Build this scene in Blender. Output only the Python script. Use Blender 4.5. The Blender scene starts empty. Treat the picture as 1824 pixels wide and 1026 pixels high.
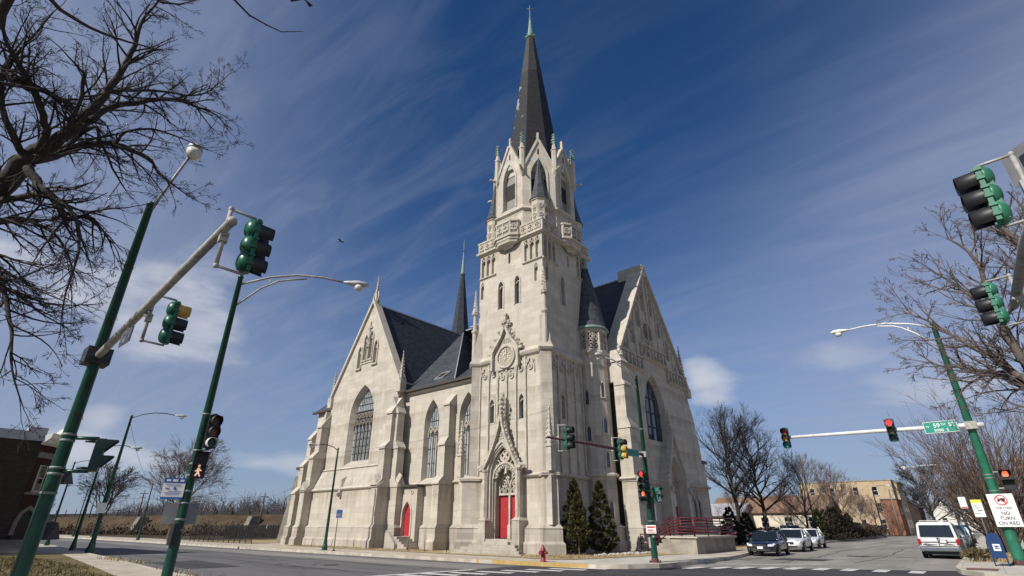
import bpy, bmesh, math, random
from math import sin, cos, tan, pi, radians, sqrt, atan2, hypot
from mathutils import Vector, Matrix
from mathutils.geometry import tessellate_polygon

C = bpy.context.scene
# ------------------------------------------------------------------ camera
cam = bpy.data.cameras.new('camera')
cam.lens = 18.0; cam.sensor_width = 36.0; cam.clip_start = 0.1; cam.clip_end = 4000
camo = bpy.data.objects.new('camera', cam); C.collection.objects.link(camo)
camo.location = (0, 0, 1.7)
camo.rotation_euler = (radians(90 + 24.91), 0, radians(40.2))
C.camera = camo
# ------------------------------------------------------------------ sun and sky
SUN_EL, SUN_K = radians(39), 0.15            # light travels (k, 1) on plan
sd = Vector((SUN_K, 1, 0)).normalized() * cos(SUN_EL) + Vector((0, 0, -sin(SUN_EL)))
sl = bpy.data.lights.new('sun', 'SUN'); sl.energy = 5.0; sl.angle = radians(0.53); sl.color = (1.0, 0.945, 0.86)
so = bpy.data.objects.new('sun', sl); C.collection.objects.link(so)
so.rotation_euler = sd.to_track_quat('-Z', 'Y').to_euler(); so.location = (-20, -60, 80)
W = bpy.data.worlds.new('World'); C.world = W; W.use_nodes = True
nt = W.node_tree; N = nt.nodes; L = nt.links; N.clear()
def nd(t, **k):
    n = N.new(t)
    for a, b in k.items(): setattr(n, a, b)
    return n
def mth(op, a, b=None, c=None, clamp=False):
    n = nd('ShaderNodeMath', operation=op); n.use_clamp = clamp
    for i, v in enumerate((a, b, c)):
        if v is None: continue
        if isinstance(v, (int, float)): n.inputs[i].default_value = v
        else: L.new(v, n.inputs[i])
    return n.outputs[0]
sky = nd('ShaderNodeTexSky', sky_type='NISHITA'); sky.sun_disc = False
sky.sun_elevation = SUN_EL; sky.sun_rotation = radians(188.5)
sky.air_density = 1.0; sky.dust_density = 0.6; sky.ozone_density = 4.0; sky.altitude = 900
tc = nd('ShaderNodeTexCoord'); sp = nd('ShaderNodeSeparateXYZ'); L.new(tc.outputs['Generated'], sp.inputs[0])
zc = mth('MAXIMUM', sp.outputs[2], 0.02)
den = mth('ADD', zc, 0.12)
ux = mth('DIVIDE', sp.outputs[0], den); uy = mth('DIVIDE', sp.outputs[1], den)
cb = nd('ShaderNodeCombineXYZ'); L.new(ux, cb.inputs[0]); L.new(uy, cb.inputs[1])
def noise(vec, scale, detail, rough, dist=0.0):
    n = nd('ShaderNodeTexNoise'); n.inputs['Scale'].default_value = scale; n.inputs['Detail'].default_value = detail
    n.inputs['Roughness'].default_value = rough; n.inputs['Distortion'].default_value = dist
    L.new(vec, n.inputs['Vector']); return n.outputs['Fac']
def ramp(f, a, b):
    n = nd('ShaderNodeMapRange', interpolation_type='SMOOTHSTEP'); L.new(f, n.inputs[0])
    n.inputs[1].default_value = a; n.inputs[2].default_value = b; return n.outputs[0]
# high thin cirrus: noise on the cloud plane, stretched along one bearing
mp = nd('ShaderNodeMapping'); L.new(cb.outputs[0], mp.inputs['Vector'])
mp.inputs['Rotation'].default_value = (0, 0, radians(4)); mp.inputs['Scale'].default_value = (0.55, 1.05, 1)
streak = noise(mp.outputs[0], 1.7, 7, 0.55, 0.5)
big = noise(cb.outputs[0], 0.55, 3, 0.5)
# fine ripples riding on the cirrus
mp3 = nd('ShaderNodeMapping'); L.new(cb.outputs[0], mp3.inputs['Vector'])
mp3.inputs['Rotation'].default_value = (0, 0, radians(5)); mp3.inputs['Scale'].default_value = (0.62, 2.6, 1)
rip = noise(mp3.outputs[0], 3.6, 5, 0.55, 0.6)
cir = mth('MULTIPLY', ramp(streak, 0.34, 0.80), ramp(big, 0.26, 0.66))
cir = mth('ADD', mth('MULTIPLY', cir, 0.24), mth('MULTIPLY', mth('MULTIPLY', ramp(rip, 0.36, 0.72), ramp(big, 0.30, 0.62)), 0.62))
# low cumulus near the horizon
mp2 = nd('ShaderNodeMapping'); L.new(tc.outputs['Generated'], mp2.inputs['Vector'])
mp2.inputs['Scale'].default_value = (1, 1, 2.6); mp2.inputs['Location'].default_value = (0.35, 0.1, 0.0)
cum = noise(mp2.outputs[0], 4.2, 9, 0.52, 0.15)
az = mth('ARCTAN2', sp.outputs[0], sp.outputs[1]); el = mth('ARCSINE', sp.outputs[2])
cumf = None
for a_, e_, wa, we, k in ((-1.47, .30, .19, .10, 1.0), (-1.38, .285, .15, .065, .8), (-1.33, .10, .16, .035, .8), (-1.14, .095, .12, .022, .6), (-.34, .247, .042, .035, .85), (-.12, .257, .07, .022, .35), (.06, .19, .12, .05, .45), (-1.37, .145, .035, .03, .5)):
    q = mth('ADD', mth('POWER', mth('ABSOLUTE', mth('DIVIDE', mth('SUBTRACT', az, a_), wa)), 2.0), mth('POWER', mth('ABSOLUTE', mth('DIVIDE', mth('SUBTRACT', el, e_), we)), 2.0))
    m_ = mth('MULTIPLY', ramp(mth('ADD', mth('SUBTRACT', 1.0, mth('SQRT', q)), mth('MULTIPLY', mth('SUBTRACT', cum, 0.5), 4.2)), 0.05, 1.15), k)
    cumf = m_ if cumf is None else mth('MAXIMUM', cumf, m_)
haze = mth('POWER', mth('SUBTRACT', 1.0, zc, clamp=True), 4.6)
# thin high veil, thinnest around the darkest (most polarised) part of the sky
dp = nd('ShaderNodeVectorMath', operation='DOT_PRODUCT'); L.new(tc.outputs['Generated'], dp.inputs[0]); dp.inputs[1].default_value = (-.36, .54, .76)
veil = mth('MULTIPLY', ramp(dp.outputs['Value'], 0.99, 0.62), 0.36)
right = mth('ADD', mth('MULTIPLY', mth('MULTIPLY', ramp(az, -0.9, 0.0), ramp(dp.outputs['Value'], 0.98, 0.80)), ramp(sp.outputs[2], 0.74, 0.46)), mth('MULTIPLY', ramp(az, -0.95, -1.5), 0.8))
thin = mth('ADD', mth('ADD', mth('MULTIPLY', cir, 0.27), veil), mth('MULTIPLY', right, 0.26), clamp=True)
# deep blue of the zenith, as through a polarising filter
gm = nd('ShaderNodeGamma'); L.new(sky.outputs[0], gm.inputs[0]); gm.inputs[1].default_value = 1.12
tint = nd('ShaderNodeMix', data_type='RGBA', blend_type='MULTIPLY'); tint.inputs[0].default_value = 1.0
L.new(gm.outputs[0], tint.inputs[6]); tint.inputs[7].default_value = (0.42, 0.86, 1.16, 1)
def mixc(fac, a_, col):
    m_ = nd('ShaderNodeMix', data_type='RGBA'); L.new(fac, m_.inputs[0]); L.new(a_, m_.inputs[6]); m_.inputs[7].default_value = (*col, 1); return m_.outputs[2]
m1 = mixc(thin, tint.outputs[2], (5.35, 6.0, 8.0))                       # cirrus and veil
m2 = mixc(mth('MULTIPLY', haze, 0.62), m1, (5.2, 5.7, 7.2))             # pale air low down
m3 = mixc(mth('MULTIPLY', cumf, 0.92), m2, (9.6, 9.9, 10.8))             # cumulus
bg = nd('ShaderNodeBackground'); bg.inputs[1].default_value = 0.06; L.new(m3, bg.inputs[0])
wo = nd('ShaderNodeOutputWorld'); L.new(bg.outputs[0], wo.inputs[0])
C.view_settings.view_transform = 'Standard'; C.view_settings.look = 'None'
C.view_settings.exposure = 0.14; C.view_settings.gamma = 1.0
C.cycles.max_bounces = 6

# ------------------------------------------------------------------ materials
def newmat(name):
    m = bpy.data.materials.new(name); m.use_nodes = True
    return m, m.node_tree.nodes, m.node_tree.links, m.node_tree.nodes['Principled BSDF']
def mat(name, col, rough=0.6, var=0.12, scale=3.0, metal=0.0, bump=0.0, bscale=None, spec=None, col2=None, emis=None, es=0.0, coat=0.0, sc3=None, detail=5):
    m, n, l, b = newmat(name)
    b.inputs['Roughness'].default_value = rough; b.inputs['Metallic'].default_value = metal
    if spec is not None: b.inputs['Specular IOR Level'].default_value = spec
    if coat: b.inputs['Coat Weight'].default_value = coat; b.inputs['Coat Roughness'].default_value = 0.06
    t = n.new('ShaderNodeTexCoord'); no = n.new('ShaderNodeTexNoise')
    no.inputs['Scale'].default_value = scale; no.inputs['Detail'].default_value = detail
    src = t.outputs['Object']
    if sc3:
        mpp = n.new('ShaderNodeMapping'); mpp.inputs['Scale'].default_value = sc3; l.new(src, mpp.inputs[0]); src = mpp.outputs[0]
    l.new(src, no.inputs['Vector'])
    r = n.new('ShaderNodeValToRGB'); e = r.color_ramp.elements
    c1 = [max(0, c * (1 - var)) for c in col[:3]]; c2 = col2 or [min(1, c * (1 + var)) for c in col[:3]]
    e[0].position, e[1].position = 0.32, 0.68
    e[0].color = (*c1, 1); e[1].color = (*c2[:3], 1)
    l.new(no.outputs['Fac'], r.inputs[0]); l.new(r.outputs[0], b.inputs['Base Color'])
    if bump:
        nb = n.new('ShaderNodeTexNoise'); nb.inputs['Scale'].default_value = bscale or scale * 4; nb.inputs['Detail'].default_value = 4
        l.new(src, nb.inputs['Vector']); bp = n.new('ShaderNodeBump'); bp.inputs['Strength'].default_value = bump; bp.inputs['Distance'].default_value = 0.03
        l.new(nb.outputs['Fac'], bp.inputs['Height']); l.new(bp.outputs[0], b.inputs['Normal'])
    if emis: b.inputs['Emission Color'].default_value = (*emis, 1); b.inputs['Emission Strength'].default_value = es
    return m
def coursed(name, c_lo, c_hi, mortar, bw, bh, stain=None, stain_amt=0.0, rough=0.85, msize=0.012, slate=False, patch=0.0, offset=0.5, drip=()):
    """masonry / slate in courses; works on any upright face (u = x + y)"""
    m, n, l, b = newmat(name); b.inputs['Roughness'].default_value = rough
    b.inputs['Specular IOR Level'].default_value = 0.25
    t = n.new('ShaderNodeTexCoord'); s = n.new('ShaderNodeSeparateXYZ'); l.new(t.outputs['Object'], s.inputs[0])
    a = n.new('ShaderNodeMath'); a.operation = 'ADD'; l.new(s.outputs[0], a.inputs[0]); l.new(s.outputs[1], a.inputs[1])
    c = n.new('ShaderNodeCombineXYZ'); l.new(a.outputs[0], c.inputs[0]); l.new(s.outputs[2], c.inputs[1])
    br = n.new('ShaderNodeTexBrick'); l.new(c.outputs[0], br.inputs['Vector'])
    br.inputs['Scale'].default_value = 1.0; br.inputs['Brick Width'].default_value = bw; br.inputs['Row Height'].default_value = bh
    br.inputs['Mortar Size'].default_value = msize; br.inputs['Mortar Smooth'].default_value = 0.3; br.offset = offset
    br.inputs['Color1'].default_value = (*c_lo, 1); br.inputs['Color2'].default_value = (*c_hi, 1); br.inputs['Mortar'].default_value = (*mortar, 1)
    no = n.new('ShaderNodeTexNoise'); no.inputs['Scale'].default_value = 0.55; no.inputs['Detail'].default_value = 6; no.inputs['Roughness'].default_value = 0.62
    l.new(t.outputs['Object'], no.inputs['Vector'])
    mr = n.new('ShaderNodeMapRange'); l.new(no.outputs['Fac'], mr.inputs[0]); mr.inputs[1].default_value = 0.35; mr.inputs[2].default_value = 0.68
    mr.inputs[3].default_value = 0.88; mr.inputs[4].default_value = 1.05
    mu = n.new('ShaderNodeMix'); mu.data_type = 'RGBA'; mu.blend_type = 'MULTIPLY'; mu.inputs[0].default_value = 1
    l.new(br.outputs['Color'], mu.inputs[6]); l.new(mr.outputs[0], mu.inputs[7])
    out = mu.outputs[2]
    if stain:
        mp_ = n.new('ShaderNodeMapping'); mp_.inputs['Scale'].default_value = (1.6, 1.6, 0.22); l.new(t.outputs['Object'], mp_.inputs[0])
        n2 = n.new('ShaderNodeTexNoise'); n2.inputs['Scale'].default_value = 1.5; n2.inputs['Detail'].default_value = 7; n2.inputs['Roughness'].default_value = 0.6
        l.new(mp_.outputs[0], n2.inputs['Vector'])
        r2 = n.new('ShaderNodeMapRange'); l.new(n2.outputs['Fac'], r2.inputs[0]); r2.inputs[1].default_value = 0.50; r2.inputs[2].default_value = 0.72
        r2.inputs[4].default_value = stain_amt
        m2 = n.new('ShaderNodeMix'); m2.data_type = 'RGBA'; l.new(r2.outputs[0], m2.inputs[0]); l.new(out, m2.inputs[6]); m2.inputs[7].default_value = (*stain, 1)
        out = m2.outputs[2]
    if patch:
        n3 = n.new('ShaderNodeTexNoise'); n3.inputs['Scale'].default_value = 0.42; n3.inputs['Detail'].default_value = 5; n3.inputs['Distortion'].default_value = 1.2
        l.new(t.outputs['Object'], n3.inputs['Vector'])
        r3 = n.new('ShaderNodeMapRange'); l.new(n3.outputs['Fac'], r3.inputs[0]); r3.inputs[1].default_value = 0.60; r3.inputs[2].default_value = 0.66; r3.inputs[4].default_value = patch
        m3 = n.new('ShaderNodeMix'); m3.data_type = 'RGBA'; l.new(r3.outputs[0], m3.inputs[0]); l.new(out, m3.inputs[6]); m3.inputs[7].default_value = (0.17, 0.18, 0.19, 1)
        out = m3.outputs[2]
    if drip:
        # dirty run-off streaks that hang below the projecting ledges at these heights
        mp5 = n.new('ShaderNodeMapping'); mp5.inputs['Scale'].default_value = (2.6, 2.6, 0.12); l.new(t.outputs['Object'], mp5.inputs[0])
        n5 = n.new('ShaderNodeTexNoise'); n5.inputs['Scale'].default_value = 1.3; n5.inputs['Detail'].default_value = 6; l.new(mp5.outputs[0], n5.inputs['Vector'])
        tot = None
        for z_, ln_ in drip:
            up_ = n.new('ShaderNodeMapRange'); l.new(s.outputs[2], up_.inputs[0]); up_.inputs[1].default_value = z_ - ln_; up_.inputs[2].default_value = z_; up_.inputs[3].default_value = 0; up_.inputs[4].default_value = 1
            lt_ = n.new('ShaderNodeMath'); lt_.operation = 'LESS_THAN'; l.new(s.outputs[2], lt_.inputs[0]); lt_.inputs[1].default_value = z_ + .05
            mm = n.new('ShaderNodeMath'); mm.operation = 'MULTIPLY'; l.new(up_.outputs[0], mm.inputs[0]); l.new(lt_.outputs[0], mm.inputs[1])
            if tot is None: tot = mm.outputs[0]
            else:
                mx_ = n.new('ShaderNodeMath'); mx_.operation = 'MAXIMUM'; l.new(tot, mx_.inputs[0]); l.new(mm.outputs[0], mx_.inputs[1]); tot = mx_.outputs[0]
        sm_ = n.new('ShaderNodeMath'); sm_.operation = 'MULTIPLY_ADD'; l.new(tot, sm_.inputs[0]); sm_.inputs[1].default_value = .42; l.new(n5.outputs['Fac'], sm_.inputs[2])
        r5 = n.new('ShaderNodeMapRange'); l.new(sm_.outputs[0], r5.inputs[0]); r5.inputs[1].default_value = .66; r5.inputs[2].default_value = .95; r5.inputs[4].default_value = .48
        m5 = n.new('ShaderNodeMix'); m5.data_type = 'RGBA'; l.new(r5.outputs[0], m5.inputs[0]); l.new(out, m5.inputs[6]); m5.inputs[7].default_value = (.23, .19, .14, 1); out = m5.outputs[2]
    l.new(out, b.inputs['Base Color'])
    bp = n.new('ShaderNodeBump'); bp.inputs['Strength'].default_value = 0.35; bp.inputs['Distance'].default_value = 0.02; bp.invert = True
    l.new(br.outputs['Fac'], bp.inputs['Height'])
    n4 = n.new('ShaderNodeTexNoise'); n4.inputs['Scale'].default_value = 9; n4.inputs['Detail'].default_value = 5; l.new(t.outputs['Object'], n4.inputs['Vector'])
    bp2 = n.new('ShaderNodeBump'); bp2.inputs['Strength'].default_value = 0.25; bp2.inputs['Distance'].default_value = 0.02
    l.new(n4.outputs['Fac'], bp2.inputs['Height']); l.new(bp.outputs[0], bp2.inputs['Normal']); l.new(bp2.outputs[0], b.inputs['Normal'])
    return m
MT = {}
MT['stone'] = coursed('limestone_ashlar', (.428, .388, .327), (.510, .467, .396), (.38, .345, .29), 1.15, .44, (.29, .25, .195), .42, msize=.009, drip=((4.5, 1.9), (12.55, 1.4), (22.1, 1.6), (7.4, 1.0), (10.3, 1.0), (25.0, 1.0)))
MT['stone2'] = coursed('limestone_plinth', (.36, .33, .28), (.46, .42, .36), (.30, .27, .23), 1.5, .62, (.22, .18, .135), .8, msize=.01)
MT['trim'] = mat('dressed_limestone', (.435, .398, .338), .85, .14, 1.6, bump=.2, bscale=10, spec=.25)
MT['carve'] = mat('carved_limestone', (.415, .378, .318), .85, .2, 2.5, bump=.3, bscale=14, spec=.25)
MT['slate'] = coursed('slate_roof_shaded', (.019, .023, .030), (.040, .047, .058), (.014, .016, .020), .34, .17, rough=.55, msize=.01)  # darkened so unlit slopes read black: their shade is put into the colour
MT['slate_lit'] = coursed('slate_nave_lit', (.037, .042, .050), (.075, .082, .092), (.026, .028, .033), .34, .17, rough=.55, msize=.01)  # paler copy of the slate, for roof slopes the sun falls on
MT['spire'] = coursed('slate_spire', (.009, .009, .012), (.018, .018, .022), (.007, .007, .009), .30, .19, rough=.65, msize=.008)
MT['spire_top'] = coursed('slate_spire_upper', (.024, .023, .022), (.040, .038, .036), (.016, .016, .016), .30, .19, rough=.6, msize=.008)
MT['copper'] = mat('verdigris_copper', (.16, .25, .215), .65, .25, 3, bump=.1)
MT['glass'] = mat('leaded_glass', (.27, .295, .31), .22, .3, 1.6, spec=.6)
MT['glass_dark'] = mat('dark_leaded_glass', (.035, .045, .06), .12, .35, 1.3, spec=.9)
MT['lead'] = mat('lead_came', (.05, .05, .05), .6, .1)
MT['black'] = mat('dark_opening', (.012, .012, .013), .8, .1)
MT['louver'] = mat('louver_board', (.22, .21, .195), .8, .15, 4)
MT['door'] = mat('red_painted_door', (.34, .024, .028), .5, .12, 5, bump=.1, bscale=20)
MT['door_dark'] = mat('dark_red_door', (.26, .018, .016), .5, .12, 5)
MT['rail_red'] = mat('red_iron_rail', (.10, .010, .014), .5, .1)
MT['clock'] = mat('clock_stone', (.48, .43, .35), .85, .1, 4, bump=.3, bscale=25)
MT['iron'] = mat('black_iron', (.02, .02, .022), .5, .1)
MT['gutter'] = mat('dark_gutter', (.05, .042, .038), .6, .1)
MT['green'] = mat('green_pole_paint', (.005, .052, .034), .36, .25, 4, bump=.08, spec=.5)
MT['green_light'] = mat('faded_green_paint', (.022, .15, .088), .45, .2, 4)
MT['green_sig'] = mat('green_signal_paint', (.006, .085, .046), .36, .22, 5, spec=.5)
MT['galv'] = mat('weathered_galvanised_arm', (.30, .29, .265), .55, .3, 7, sc3=(1, 1, 1), bump=.1)
MT['red_arm'] = mat('rust_red_arm', (.085, .03, .032), .6, .3, 5)
MT['band'] = mat('steel_band', (.16, .20, .18), .5, .1)
MT['visor'] = mat('black_visor', (.014, .014, .016), .5, .1)
MT['visor_yellow'] = mat('yellow_visor', (.55, .33, .06), .5, .1)
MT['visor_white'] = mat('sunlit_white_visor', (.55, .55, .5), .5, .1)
MT['red_on'] = mat('red_lamp_lit', (.6, .02, .02), .4, .05, emis=(1, .05, .06), es=1.6)
MT['red_off'] = mat('red_lens', (.60, .012, .03), .25, .1)
MT['amber_off'] = mat('amber_lens', (.85, .36, .03), .25, .1)
MT['amber_dark'] = mat('dark_amber_lens', (.16, .06, .02), .25, .1)
MT['green_off'] = mat('green_lens', (.01, .38, .36), .2, .1)
MT['green_dark'] = mat('dark_green_lens', (.008, .05, .045), .2, .1)
MT['walk_on'] = mat('walk_symbol_lit', (.9, .6, .4), .5, .05, emis=(1, .66, .46), es=.55)
MT['hand_on'] = mat('hand_symbol_lit', (.7, .12, .05), .5, .05, emis=(1, .2, .1), es=.9)
MT['lamp_body'] = mat('lamp_head_grey', (.45, .46, .46), .45, .1)
MT['lamp_glass'] = mat('lamp_refractor', (.62, .60, .55), .25, .15, 10)
MT['arm_white'] = mat('white_lamp_arm', (.62, .62, .60), .5, .1)
MT['sign_green'] = mat('street_sign_green', (.01, .24, .17), .4, .05)
MT['sign_white'] = mat('sign_white', (.74, .74, .72), .45, .06)
MT['sign_back'] = mat('aluminium_sign_back', (.22, .22, .23), .5, .15, metal=.3)
MT['sign_blue'] = mat('bus_sign_blue', (.03, .10, .36), .4, .08)
MT['sign_red'] = mat('sign_red', (.55, .03, .03), .45, .05)
MT['sign_yellow'] = mat('sign_yellow_green', (.62, .68, .05), .45, .05)
MT['ink'] = mat('sign_black', (.02, .02, .022), .5, .05)
MT['mail'] = mat('mailbox_blue', (.008, .036, .12), .38, .1, 6)
MT['hydrant'] = mat('hydrant_red', (.22, .016, .022), .5, .2, 12)
MT['bark'] = mat('dark_bark', (.032, .026, .022), .9, .35, 6, bump=.5, bscale=18)
MT['bark2'] = mat('grey_brown_bark', (.115, .09, .078), .9, .3, 6)
MT['bark3'] = mat('reddish_twig_bark', (.13, .092, .072), .9, .3, 6)
MT['ever'] = mat('evergreen_foliage', (.030, .036, .011), .8, .5, 3)
MT['ever2'] = mat('brownish_evergreen_foliage', (.075, .068, .016), .8, .5, 3)
MT['ever_dark'] = mat('dark_hedge_foliage', (.022, .022, .013), .85, .4, 3)
MT['hedge_brown'] = mat('brown_hedge_foliage', (.06, .038, .024), .85, .4, 3)
MT['rubber'] = mat('tyre_rubber', (.018, .018, .018), .8, .1)
MT['rim'] = mat('wheel_alloy', (.45, .45, .46), .35, .1, metal=.7)
MT['car_navy'] = mat('navy_car_paint', (.006, .008, .022), .25, .05, coat=1.0)
MT['car_white'] = mat('white_car_paint', (.68, .69, .70), .3, .03, coat=1.0)
MT['car_maroon'] = mat('maroon_car_paint', (.16, .03, .06), .3, .03, coat=1.0)
MT['car_teal'] = mat('teal_car_paint', (.03, .12, .16), .3, .03, coat=1.0)
MT['car_grey'] = mat('grey_car_paint', (.30, .31, .33), .3, .03, coat=1.0)
MT['van_white'] = mat('worn_white_van_paint', (.64, .64, .63), .35, .06, 2, coat=.6, bump=.25, bscale=1.6)
MT['van_side'] = mat('grey_green_van_trim', (.16, .165, .15), .5, .15, 3)
MT['car_glass'] = mat('car_window_glass', (.012, .016, .018), .06, .05, spec=.9)
MT['chrome'] = mat('bright_chrome', (.7, .7, .7), .15, .05, metal=1)
MT['headlamp'] = mat('headlamp_lens', (.62, .63, .62), .12, .1, 15, spec=.8)
MT['tail'] = mat('tail_lamp_lens', (.32, .012, .02), .2, .1)
MT['bumper'] = mat('black_bumper_plastic', (.025, .025, .027), .6, .1)
MT['brick_dark'] = coursed('dark_brown_brick', (.036, .026, .022), (.06, .04, .032), (.03, .026, .024), .24, .08, rough=.9)
MT['brick_red'] = coursed('dark_red_brick', (.026, .009, .008), (.040, .012, .010), (.04, .018, .016), .24, .08, rough=.9)
MT['brick_tan'] = coursed('tan_brick', (.42, .32, .21), (.50, .385, .26), (.38, .30, .21), .5, .2, (.26, .17, .11), .35, rough=.9)
MT['brick_orange'] = coursed('orange_brick', (.24, .10, .055), (.31, .13, .075), (.22, .11, .075), .4, .16, rough=.9)
MT['siding'] = mat('white_siding', (.62, .60, .55), .7, .1, 1.5)
MT['siding_cream'] = mat('cream_render', (.60, .54, .43), .8, .12, 1.2)
MT['tin'] = mat('grey_parapet_metal', (.34, .34, .36), .6, .15)
MT['shingle'] = mat('brown_shingle', (.20, .12, .075), .9, .25, 4)
MT['shingle_dark'] = mat('dark_shingle', (.06, .06, .065), .9, .25, 4)
MT['concrete'] = mat('weathered_concrete', (.27, .245, .205), .9, .25, 1.4, bump=.3, bscale=12)
MT['conc_wall'] = mat('grimy_concrete_wall', (.17, .155, .13), .9, .3, 1.4, bump=.3, bscale=12)
MT['rock'] = mat('pale_rubble', (.42, .40, .36), .9, .2, 5, bump=.5)
MT['wood'] = mat('grey_pole_timber', (.16, .135, .115), .9, .2, 5)
MT['wire'] = mat('wire', (.03, .03, .03), .6, .05)
MT['bird'] = mat('dark_plumage', (.02, .02, .024), .7, .2)
MT['fence_slat'] = mat('dark_fence_boards', (.055, .05, .048), .85, .3, 2)
MT['tactile'] = mat('tactile_paving', (.16, .075, .055), .9, .2, 10)

# ------------------------------------------------------------------ mesh builder
WR = set()          # things whose parts are modelled in world coordinates (root unrotated, at the base)
SPLIT = {'string_course', 'tower_plinth', 'nave_wall', 'pier_base', 'plinth', 'coping', 'gable_block', 'ridge_cap', 'transept_wall_', 'gutter', 'parapet', 'concrete_step', 'arm_bracket', 'weathering'}
NEAR = {'arcade_carving', 'parapet_tracery', 'parapet_shade', 'lancet_arcade', 'niche', 'slit_window', 'window_surround', 'lancet_window', 'blind_panelling', 'gable_panelling', 'gable_roof', 'sound_opening'}
class B:
    def __init__(s): s.v = []; s.f = []; s.sm = []; s.mi = []; s.cur = 0
    def add(s, vs, fs, smooth=False):
        o = len(s.v); s.v.extend([tuple(p) for p in vs])
        for f in fs: s.f.append([i + o for i in f]); s.sm.append(smooth); s.mi.append(s.cur)
        return s
    def hexa(s, p):
        return s.add(p, [(0, 3, 2, 1), (4, 5, 6, 7), (0, 1, 5, 4), (1, 2, 6, 5), (2, 3, 7, 6), (3, 0, 4, 7)])
    def box(s, x0, x1, y0, y1, z0, z1):
        return s.hexa([(x0, y0, z0), (x1, y0, z0), (x1, y1, z0), (x0, y1, z0), (x0, y0, z1), (x1, y0, z1), (x1, y1, z1), (x0, y1, z1)])
    def frus(s, a, z0, b, z1):      # rect a=(x0,x1,y0,y1) at z0 to rect b at z1
        return s.hexa([(a[0], a[2], z0), (a[1], a[2], z0), (a[1], a[3], z0), (a[0], a[3], z0), (b[0], b[2], z1), (b[1], b[2], z1), (b[1], b[3], z1), (b[0], b[3], z1)])
    def prism(s, pts, vec):
        n = len(pts); vec = Vector(vec); q = [Vector(p) for p in pts]
        return s.add(q + [p + vec for p in q], [list(range(n))[::-1], list(range(n, 2 * n))] + [(i, (i + 1) % n, n + (i + 1) % n, n + i) for i in range(n)])
    def loft(s, rings, cap=True, smooth=False, closed=True):
        n = len(rings[0]); vs = [p for r in rings for p in r]; fs = []
        for k in range(len(rings) - 1):
            for i in range(n if closed else n - 1):
                j = (i + 1) % n; fs.append((k * n + i, k * n + j, (k + 1) * n + j, (k + 1) * n + i))
        s.add(vs, fs, smooth)
        if cap and closed:
            s.add(rings[0], [list(range(n))[::-1]]); s.add(rings[-1], [list(range(n))])
        return s
    def ring(s, c, r, z, n, a0=0.0, sx=1.0):
        return [(c[0] + sx * r * cos(a0 + 2 * pi * i / n), c[1] + r * sin(a0 + 2 * pi * i / n), z) for i in range(n)]
    def lathe(s, c, prof, n=12, smooth=True, a0=0.0):
        rings = [s.ring(c, max(r, 1e-4), z, n, a0) for r, z in prof]
        return s.loft(rings, True, smooth)
    def tube(s, path, rad, n=6, cap=True, smooth=True):
        P = [Vector(p) for p in path]; R = rad if isinstance(rad, (list, tuple)) else [rad] * len(P)
        rings = []; up = None
        for i, p in enumerate(P):
            t = (P[min(i + 1, len(P) - 1)] - P[max(i - 1, 0)])
            if t.length < 1e-9: t = Vector((0, 0, 1))
            t.normalize()
            if up is None:
                a = Vector((0, 0, 1)) if abs(t.z) < .9 else Vector((1, 0, 0)); up = t.cross(a).normalized()
            else:
                up = up - t * up.dot(t)
                if up.length < 1e-6: up = t.cross(Vector((0.3, 0.9, 0.1)))
                up.normalize()
            w = t.cross(up)
            rings.append([p + (up * cos(2 * pi * k / n) + w * sin(2 * pi * k / n)) * R[i] for k in range(n)])
        return s.loft(rings, cap, smooth)
    def ball(s, c, r, n=8, m=5, sz=1.0):
        return s.lathe((c[0], c[1]), [(r * sin(pi * k / m), c[2] - r * sz * cos(pi * k / m)) for k in range(m + 1)], n)
    def crk(s, c, r, n=6, m=5, sz=1.0):
        # lumpy carved leaf knob
        R_ = random.Random(int(abs(c[0] * 131 + c[1] * 717 + c[2] * 377) * 10)); rings = []
        for k in range(m + 1):
            a = pi * k / m; rings.append([(c[0] + r * max(sin(a), .01) * j * cos(t), c[1] + r * max(sin(a), .01) * j * sin(t), c[2] - r * sz * cos(a) * 1.1) for t, j in [(2 * pi * i / n + .4 * k, R_.uniform(.55, 1.2)) for i in range(n)]])
        return s.loft(rings, True, False)
    def obj(s, name, mats, parent=None, recalc=True):
        if name in SPLIT and len(s.f) < 4000:
            isl = s.islands()
            if len(isl) > 1: return [q.obj1(name, mats, parent, recalc) for q in isl][0]
        if name in NEAR and len(s.f) < 20000:
            isl = s.islands(.7)
            if len(isl) > 1: return [q.obj1(name, mats, parent, recalc) for q in isl][0]
        return s.obj1(name, mats, parent, recalc)
    def islands(s, gap=None):
        par = {}
        def find(a):
            while par[a] != a: par[a] = par[par[a]]; a = par[a]
            return a
        key = [tuple(round(c, 3) for c in p) for p in s.v]
        for k in key: par.setdefault(k, k)
        for f in s.f:
            for i in f[1:]: par[find(key[f[0]])] = find(key[i])
        out = {}
        for n, f in enumerate(s.f):
            q = out.setdefault(find(key[f[0]]), B()); q.mi_ = s.mi[n]; o = len(q.v); q.v.extend(s.v[i] for i in f); q.f.append(list(range(o, o + len(f)))); q.sm.append(s.sm[n]); q.mi.append(s.mi[n])
        out = list(out.values())
        if gap is None: return out
        bb = [[min(p[i] for p in q.v) for i in range(3)] + [max(p[i] for p in q.v) for i in range(3)] for q in out]; done = True
        grp = list(range(len(out)))
        def g(a):
            while grp[a] != a: a = grp[a]
            return a
        for i in range(len(out)):
            for j in range(i):
                if all(bb[i][k] - gap < bb[j][k + 3] and bb[j][k] - gap < bb[i][k + 3] for k in range(3)): grp[g(i)] = g(j)
        res = {}
        for i, q in enumerate(out):
            r = res.setdefault(g(i), B()); o = len(r.v); r.v += q.v; r.f += [[x + o for x in f] for f in q.f]; r.sm += q.sm; r.mi += q.mi
        return list(res.values())
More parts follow.
